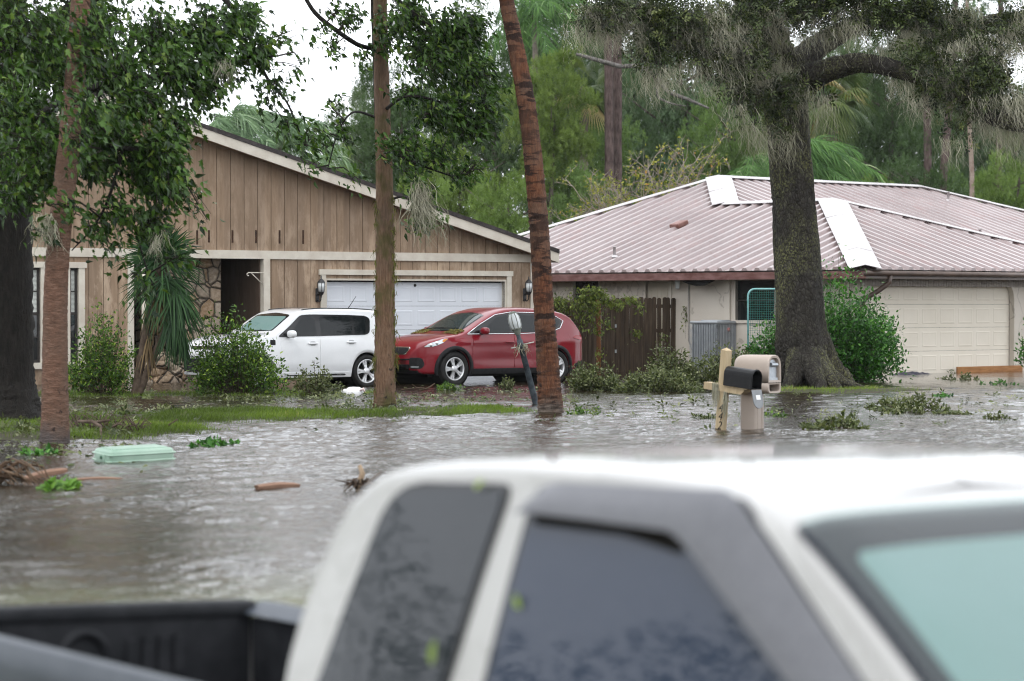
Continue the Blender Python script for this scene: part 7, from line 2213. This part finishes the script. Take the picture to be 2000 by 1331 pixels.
def wood_tree(px, Y, top, wpx, label, colr, kind=0, bottom=None, group=None, name='woodland_tree', cat='tree', rz=None):
    s = 1 / ppm(Y)
    ztop = at(px, top, Y).z; x = at(px, 600, Y).x
    rad = wpx * s / 2
    zb = at(px, bottom, Y).z if bottom is not None else max(.4, ztop - rad * 3.4)
    o = thing(name, label, cat, (x, Y, 0), group=group)
    c = bpy.data.objects.new('crown', CROWNS[kind]); col.objects.link(c); c.parent = o
    c.location = (0, 0, (ztop + zb) / 2); c.scale = (rad, rad * .9, (ztop - zb) / 2 / .88); c.rotation_euler = (0, 0, random.uniform(0, 6.28) if rz is None else rz)
    c.color = (*colr, 1)
    m_ = MB(); r0 = .05 + .025 * rad
    sp = smooth_path([(0, 0, -.3, r0 * 1.4), (random.uniform(-.1, .1), 0, ztop * .35, r0), (random.uniform(-.3, .3), 0, ztop * .8, r0 * .4)], 6); trunk_mesh(m_, sp, 8, .05)
    for i in range(9):
        h = random.uniform(.3, .75) * ztop; an = random.uniform(0, 6.28); L_ = rad * random.uniform(.5, .95)
        m_.tube([(0, 0, h), (math.cos(an) * L_ * .5, math.sin(an) * L_ * .5, h + L_ * .25), (math.cos(an) * L_, math.sin(an) * L_, h + L_ * .55)], [r0 * .45, r0 * .3, r0 * .1], 5)
    m_.build('trunk', M_WBARK, o)
    return o
YG = (.155, .22, .05); MG = (.13, .205, .06); DG = (.075, .125, .05); BG = (.105, .165, .085); LG = (.165, .245, .065); HZ = (.16, .21, .13)
GT = 'trees of the wood behind the houses'
for a in (
    (690, 118, 185, 210, 'pale hazy tree top left of the mossy palm beyond tan roof', HZ, 3),
    (640, 104, 262, 170, 'light green tree just above tan roof left of the mossy palm', LG, 1),
    (560, 112, 240, 180, 'soft green tree behind the windblown palms above tan roof', MG, 0),
    (790, 110, 70, 260, 'dark green tree behind the slim broadleaf tree', DG, 0),
    (890, 101, 235, 250, 'yellow-green tree above tan roof end left of leaning palm', YG, 1),
    (960, 116, -60, 300, 'tall dark tree behind upper part of the leaning palm', DG, 2),
    (1075, 100, 62, 210, 'bright yellow-green tree right of the leaning palm top', YG, 1),
    (990, 94, 318, 230, 'light green low tree where tan roof meets metal roof', LG, 3),
    (1130, 110, 130, 250, 'mid green tree left of pine trunks above bare bush', MG, 0),
    (840, 92, 330, 180, 'bright low tree directly above tan roof right of mossy palm', LG, 3),
    (745, 119, 130, 190, 'hazy grey-green tree behind the mossy palm trunk', HZ, 0),
    (1100, 124, -60, 240, 'deep green tree filling the gap beside the tall feather palm', DG, 0),
    (1340, 122, -30, 420, 'broad blue-green tree behind the grey pine limb', BG, 1),
    (1440, 106, 105, 260, 'mid green tree left of the oak trunk above metal roof', MG, 2),
    (1240, 128, 10, 300, 'shaded green tree behind twin pine trunks', BG, 0),
    (1570, 128, -20, 340, 'grey-green tree behind the oak fork', BG, 2),
    (1735, 116, -40, 320, 'dark tree right of the fan palm crown', DG, 0),
    (1850, 132, -30, 340, 'dusky tree behind the slender pines', BG, 3),
    (1975, 126, 70, 300, 'dusky tree at the right edge behind the oak limb', BG, 0),
    (1975, 96, 262, 160, 'bright green tree at the right edge above metal roof', LG, 2),
    (1712, 100, 330, 130, 'small yellow-green bush top over metal ridge right of oak', YG, 3),
    (1846, 100, 370, 70, 'tiny yellow-green bush top over metal ridge beneath pines', YG, 3),
    (1160, 96, 300, 190, 'low green tree behind left slope of metal roof', MG, 1),
    (1330, 95, 330, 260, 'low shaded tree behind the bare twig bush', DG, 3),
    (1800, 108, 260, 260, 'dark low tree between pines and oak above metal roof', DG, 2),
    (1900, 112, 290, 200, 'mid green low tree behind thin pale pine', MG, 0),
    (1560, 112, 260, 260, 'shaded tree behind the windblown palm and oak trunk', DG, 1),
    (300, 112, 175, 260, 'green tree glimpsed through leaves over tan roof peak', MG, 1),
    (110, 108, 220, 260, 'green tree glimpsed past the dark trunk over tan roof', MG, 0)):
    wood_tree(a[0], a[1], a[2], a[3], a[4], a[5], a[6], group=GT)
# far edge of the wood: one mass
n = 26000
X = rng.uniform(-36, 42, n); hmax = np.interp(X, [-36, -18, -13, -9, -6, 0, 8, 14, 20, 26, 42], [9, 8, 6.2, 6.5, 11, 15, 16, 15, 12.5, 13, 15])
hm = hmax * (.75 + .4 * vnoise(X, X * 0 + 3, 5, 4)); Z = hm * rng.random(n) ** .7
Yf = 150 + rng.uniform(-6, 6, n) + Z * .5
dd_ = unit(n)
# the same wood closes the view behind and beside the street, where only panes and paint mirror it
n2 = 24000
an_ = rng.uniform(R(100), R(330), n2); rd_ = rng.uniform(40, 52, n2); hz_ = (6 + 6 * vnoise(an_ * 9, an_ * 0, 1, 41)) * rng.random(n2) ** .7
X = np.concatenate([X, np.sin(an_) * rd_]); Yf = np.concatenate([Yf, np.cos(an_) * rd_ + 6]); Z = np.concatenate([Z, hz_]); dd_ = unit(n + n2); n = n + n2
fw = build_cloud('far_wood', leaf_cloud('spray', np.stack([X, Yf, Z], 1), dd_, unit(n) + (0, -.4, .6), np.where(np.arange(n) < 26000, .8, .42) * rng.uniform(.6, 1.2, n), vnoise(X, Z, 2.2, 8) * .7 + .3 * rng.random(n)), M_WOOD, kind='stuff')
fw.color = (.055, .092, .045, 1)

# pinnate palms streaming in the wind
M_PINN = leafmat('pinnate_palm_leaf', (.015, .055, .012), (.11, .23, .05), .4, .25, .4, third=(.38, .48, .26))
M_PINN2 = leafmat('silvery_palm_leaf', (.025, .065, .025), (.19, .29, .15), .4, .25, .4, third=(.5, .58, .42))
def pinnate_crown(c, nf, ln, wind, seed, leaflet=.55, lo=-.1, w_=.02):
    rg = np.random.default_rng(seed); it = []
    wv = np.array([wind, 0, 0])
    for i in range(nf):
        az = rg.uniform(0, 2 * math.pi); el = rg.uniform(lo, 1.35)
        d = np.array([math.cos(az) * math.cos(el), math.sin(az) * math.cos(el), math.sin(el)]) + wv * .45; d /= np.linalg.norm(d)
        L_ = ln * rg.uniform(.8, 1.1)
        pt = lambda t: np.array(c) + d * L_ * t + wv * L_ * .55 * t * t + np.array([0, 0, -1]) * L_ * (.15 * t + .55 * t ** 2.4)
        ts = np.linspace(0, 1, 9)
        it.append(([pt(t) for t in ts], list(np.linspace(.035, .006, 9)), np.array([0, 1, 0]) if abs(d[1]) < .8 else np.array([1, 0, 0]), .25))
        t0 = rg.random() * .55
        for k_ in range(38):
            t = .12 + .88 * k_ / 37; p = pt(t); tg = pt(min(t + .02, 1.02)) - pt(t - .02); tg /= np.linalg.norm(tg) + 1e-9
            sd = np.cross(tg, (0, 0, 1)); sd /= np.linalg.norm(sd) + 1e-6
            for sg in (-1, 1):
                dd = tg * .55 + sd * sg * .75 + np.array([0, 0, -.25]) + wv * .8 + rg.normal(0, .36, 3)
                dd /= np.linalg.norm(dd); ll = leaflet * (1 - .55 * abs(t - .45) / .55) * rg.uniform(.8, 1.15)
                P = [p + dd * ll * s_ + (wv * .45 + np.array([0, 0, -.55])) * ll * s_ * s_ for s_ in (0, .35, .7, 1)]
                s2 = np.cross(dd, (rg.normal(0, .4), -1, .3)); s2 /= np.linalg.norm(s2) + 1e-6
                it.append((P, [w_ * .4, w_ * .6, w_ * .45, .001], s2, min(1, t0 * .5 + .72 * rg.random())))
    return ribbons(it)
def far_palm(px, py, Y, nf, ln, wind, label, mat, seed, leaflet=.55, group='windblown feather palms behind the roofs', w_=.02):
    c = at(px, py, Y)
    o = thing('feather_palm', label, 'palm tree', (c.x, c.y, 0), group=group)
    m_ = MB(); sp = smooth_path([(0, 0, -.3, .17), (.05, 0, c.z * .5, .13), (0, 0, c.z, .11)], 8); trunk_mesh(m_, sp, 12, .04, .02, .12, seed); m_.build('trunk', simple('grey_palm_trunk', (.12, .10, .085, 1), (.2, .17, .14, 1), 8, .8) if 'grey_palm_trunk' not in bpy.data.materials else bpy.data.materials['grey_palm_trunk'], o)
    build_cloud('crown', pinnate_crown((c.x, c.y, c.z), nf, ln, wind, seed, leaflet, w_=w_), mat, o)
far_palm(455, 252, 82, 22, 2.0, .5, 'silvery feather palm left of the pair above tan roof', M_PINN2, 61, .75, w_=.022)
far_palm(545, 268, 83, 20, 1.9, .5, 'silvery feather palm right of the pair above tan roof', M_PINN2, 62, .7, w_=.022)
far_palm(1555, 318, 88, 34, 2.4, .5, 'bright feather palm with fronds on both sides of oak trunk', M_PINN, 63, .95, w_=.024)
far_palm(1470, 335, 90, 14, 1.6, .4, 'smaller feather palm left of the oak trunk over the ridge', M_PINN, 64, .6)
far_palm(1045, 30, 104, 22, 2.9, .35, 'tall feather palm high beside the leaning palm top', M_PINN, 65, .9, w_=.03)
# fan palms
def fan_palm(px, py, Y, rad, n, label, seed):
    c = at(px, py, Y); o = thing('fan_palm', label, 'palm tree', (c.x, c.y, 0), group='fan palms in the wood')
    m_ = MB(); trunk_mesh(m_, smooth_path([(0, 0, -.3, .2), (0, 0, c.z * .5, .17), (0, 0, c.z, .17)], 8), 12, .06, .03, .1, seed); m_.build('trunk', bpy.data.materials['grey_palm_trunk'], o)
    build_cloud('crown', fan_crown(np.array(tuple(c)), n, rad, (.15, 0, -.12), -1.0, seed), M_FAN, o)
fan_palm(1625, 185, 96, 1.0, 34, 'fan palm crown hanging right of the oak trunk under its limb', 71)
fan_palm(1140, 170, 104, .95, 26, 'fan palm half hidden left of twin pine trunks', 72)
# pines
M_PINEB = simple('pine_bark', (.045, .03, .028, 1), (.13, .095, .085, 1), 4, .9, .7, 16, (3, 3, .8))
M_NEEDLE = leafmat('pine_needle', (.03, .07, .03), (.09, .15, .07), .5, .2)
def pine(pts, Y, label, mat=None, crown=True, seed=0):
    P4 = [(at(a, b, Y).x, Y, at(a, b, Y).z, r_ / ppm(Y)) for a, b, r_ in pts]
    x0 = P4[0][0]; P4 = [(P4[0][0], Y, -.3, P4[0][3] * 1.15)] + P4
    zt = P4[-1][2] + 6
    P4.append((P4[-1][0] + (P4[-1][0] - P4[-2][0]) * .8, Y, zt, P4[-1][3] * .5))
    o = thing('pine_tree', label, 'pine tree', (x0, Y, 0), group='pine trunks in the wood')
    m_ = MB(); sp = smooth_path(P4, 10); trunk_mesh(m_, sp, 12, .06, 0, 1, seed)
    rg = np.random.default_rng(seed); pos = []
    top = np.array(sp[-1][:3])
    for i in range(12):
        an = rg.uniform(0, 6.28); L_ = rg.uniform(1.2, 2.6); st = top - (0, 0, rg.uniform(0, 4.5)); en = st + np.array([math.cos(an) * L_, math.sin(an) * L_, rg.uniform(.1, .9)])
        m_.tube([st, (st + en) / 2 + (0, 0, -.1), en], [.06, .045, .02], 5)
        for _ in range(14): pos.append(st + (en - st) * rg.uniform(.35, 1.05) + rg.normal(0, .25, 3))
    m_.build('trunk', mat or M_PINEB, o, world=True)
    it = []
    for p in pos:
        for _ in range(14):
            d = rg.normal(size=3); d /= np.linalg.norm(d); it.append(([p, p + d * .16, p + d * .3 + (0, 0, -.04)], [.012, .010, .002], np.cross(d, (0, -1, 0)) / (np.linalg.norm(np.cross(d, (0, -1, 0))) + 1e-6), rg.random()))
    build_cloud('crown', ribbons(it), M_NEEDLE, o)
    return o
pine([(1190, 330, 9), (1189, 200, 8.5), (1187, 60, 8), (1186, -40, 7)], 100, 'dark pine trunk, left one of the close pair above the bare bush', seed=81)
pt_ = pine([(1205, 330, 9.5), (1206, 200, 9), (1206, 60, 8.5), (1207, -40, 8)], 101, 'dark pine trunk, right one of the close pair above the bare bush', seed=82)
pine([(1812, 400, 8), (1812, 280, 7.5), (1810, 170, 7), (1808, 0, 6)], 108, 'straight dark pine trunk left of the leaning one over metal ridge', seed=83)
pine([(1840, 400, 8), (1848, 280, 7.5), (1856, 180, 7), (1866, 0, 6)], 108, 'dark pine trunk leaning right over metal ridge', seed=84)
pine([(1898, 420, 5), (1898, 340, 4.6), (1894, 250, 4.4), (1890, 120, 4)], 103, 'thin pale pine trunk right of the leaning pine', simple('pale_bark', (.2, .14, .11, 1), (.3, .24, .2, 1), 6, .9), seed=85)
pine([(1950, 430, 7), (1950, 350, 6.5), (1952, 240, 6), (1954, 100, 6)], 110, 'dark pine trunk behind bright tree at the right edge', seed=86)
q = at(1212, 128, 99)
o = thing('dead_limb', 'grey bare limb arching right from the twin pine trunks', 'limb', tuple(q))
m_ = MB()
limb(m_, [(1125, 106, 98.8, 3), (1160, 116, 98.9, 4), (1195, 126, 99, 4.5), (1212, 130, 99, 4.5), (1245, 130, 99, 4.5), (1275, 145, 98.8, 4.2), (1305, 178, 98.6, 4), (1345, 195, 98.5, 3.4), (1385, 212, 98.4, 2)], 8, 8, .12, 91); limb(m_, [(1280, 150, 98.8, 3), (1284, 172, 98.7, 2.8), (1286, 190, 98.6, 2.4), (1310, 202, 98.5, 1.8), (1340, 208, 98.5, 1)], 8, 6, .1, 92)
m_.build('wood', simple('lichen_wood', (.16, .15, .14, 1), (.05, .045, .04, 1), 9, .9), o, world=True)
# bare, wind-stripped bush
q = at(1265, 540, 84); q.z = 0
o = thing('bare_bush', 'wind-stripped bush of bare pale twigs behind the metal roof', 'bush', (q.x, q.y, 0))
m_ = MB(); lp_ = []
def twig(p, d, L_, r_, lev):
    n = 4; pts = [p]
    for i in range(n):
        d = (d + rng.normal(0, .14, 3) + np.array([.02, 0, .02])); d /= np.linalg.norm(d); pts.append(pts[-1] + d * L_ / n)
    m_.tube(pts, list(np.linspace(r_, r_ * .55, n + 1)), 4 if lev < 2 else 3, cap=False)
    if lev >= 2:
        for q_ in pts[1:]:
            if rng.random() < .5: lp_.append(q_ + rng.normal(0, .05, 3))
    if lev < 4:
        for i in range(3 if lev < 3 else 2):
            t = rng.integers(1, n + 1); v = rng.normal(size=3) * (1, .7, .6); nd = d * .75 + v * .45; nd /= np.linalg.norm(nd)
            twig(pts[t], nd, L_ * rng.uniform(.5, .75), max(r_ * .6, .0075), lev + 1)
for i in range(17):
    an = -1.3 + 2.6 * (i + .5) / 17; d = np.array([math.sin(an), rng.normal(0, .3), math.cos(an) * .9]); d /= np.linalg.norm(d)
    twig(np.array([rng.normal(0, .25), rng.normal(0, .2), 3.2]), d, rng.uniform(1.7, 2.3), .042, 0)
m_.tube([(0, 0, -.3), (0, 0, 1.8), (0, 0, 3.4)], [.16, .14, .1], 8)
m_.build('twig', simple('bare_twig', (.20, .165, .14, 1), (.33, .28, .24, 1), 5, .85), o)
lp_ = np.array(lp_); n = len(lp_)
build_cloud('leaves', leaf_cloud('oval', lp_, unit(n), unit(n) + (0, -.3, .6), rng.uniform(.07, .14, n)), leafmat('yellowing_leaf', (.09, .12, .02), (.30, .30, .05), .5, .25, third=(.38, .2, .05)), o, world=False)
# ------------------------------------------------------------------ rain haze over the whole place
hz = MB().span((-150, -80, -1.6), (150, 195, 26)).build('haze', None, kind='stuff')
k = NM('rain_haze')
k.t.nodes.remove(k.p)
pv = k.n('ShaderNodeVolumePrincipled')
pv.inputs['Color'].default_value = (.92, .95, .97, 1)
pv.inputs['Density'].default_value = .00012
pv.inputs['Anisotropy'].default_value = .2
k.l(pv.outputs[0], k.out.inputs['Volume'])
hz.data.materials.append(k.m)
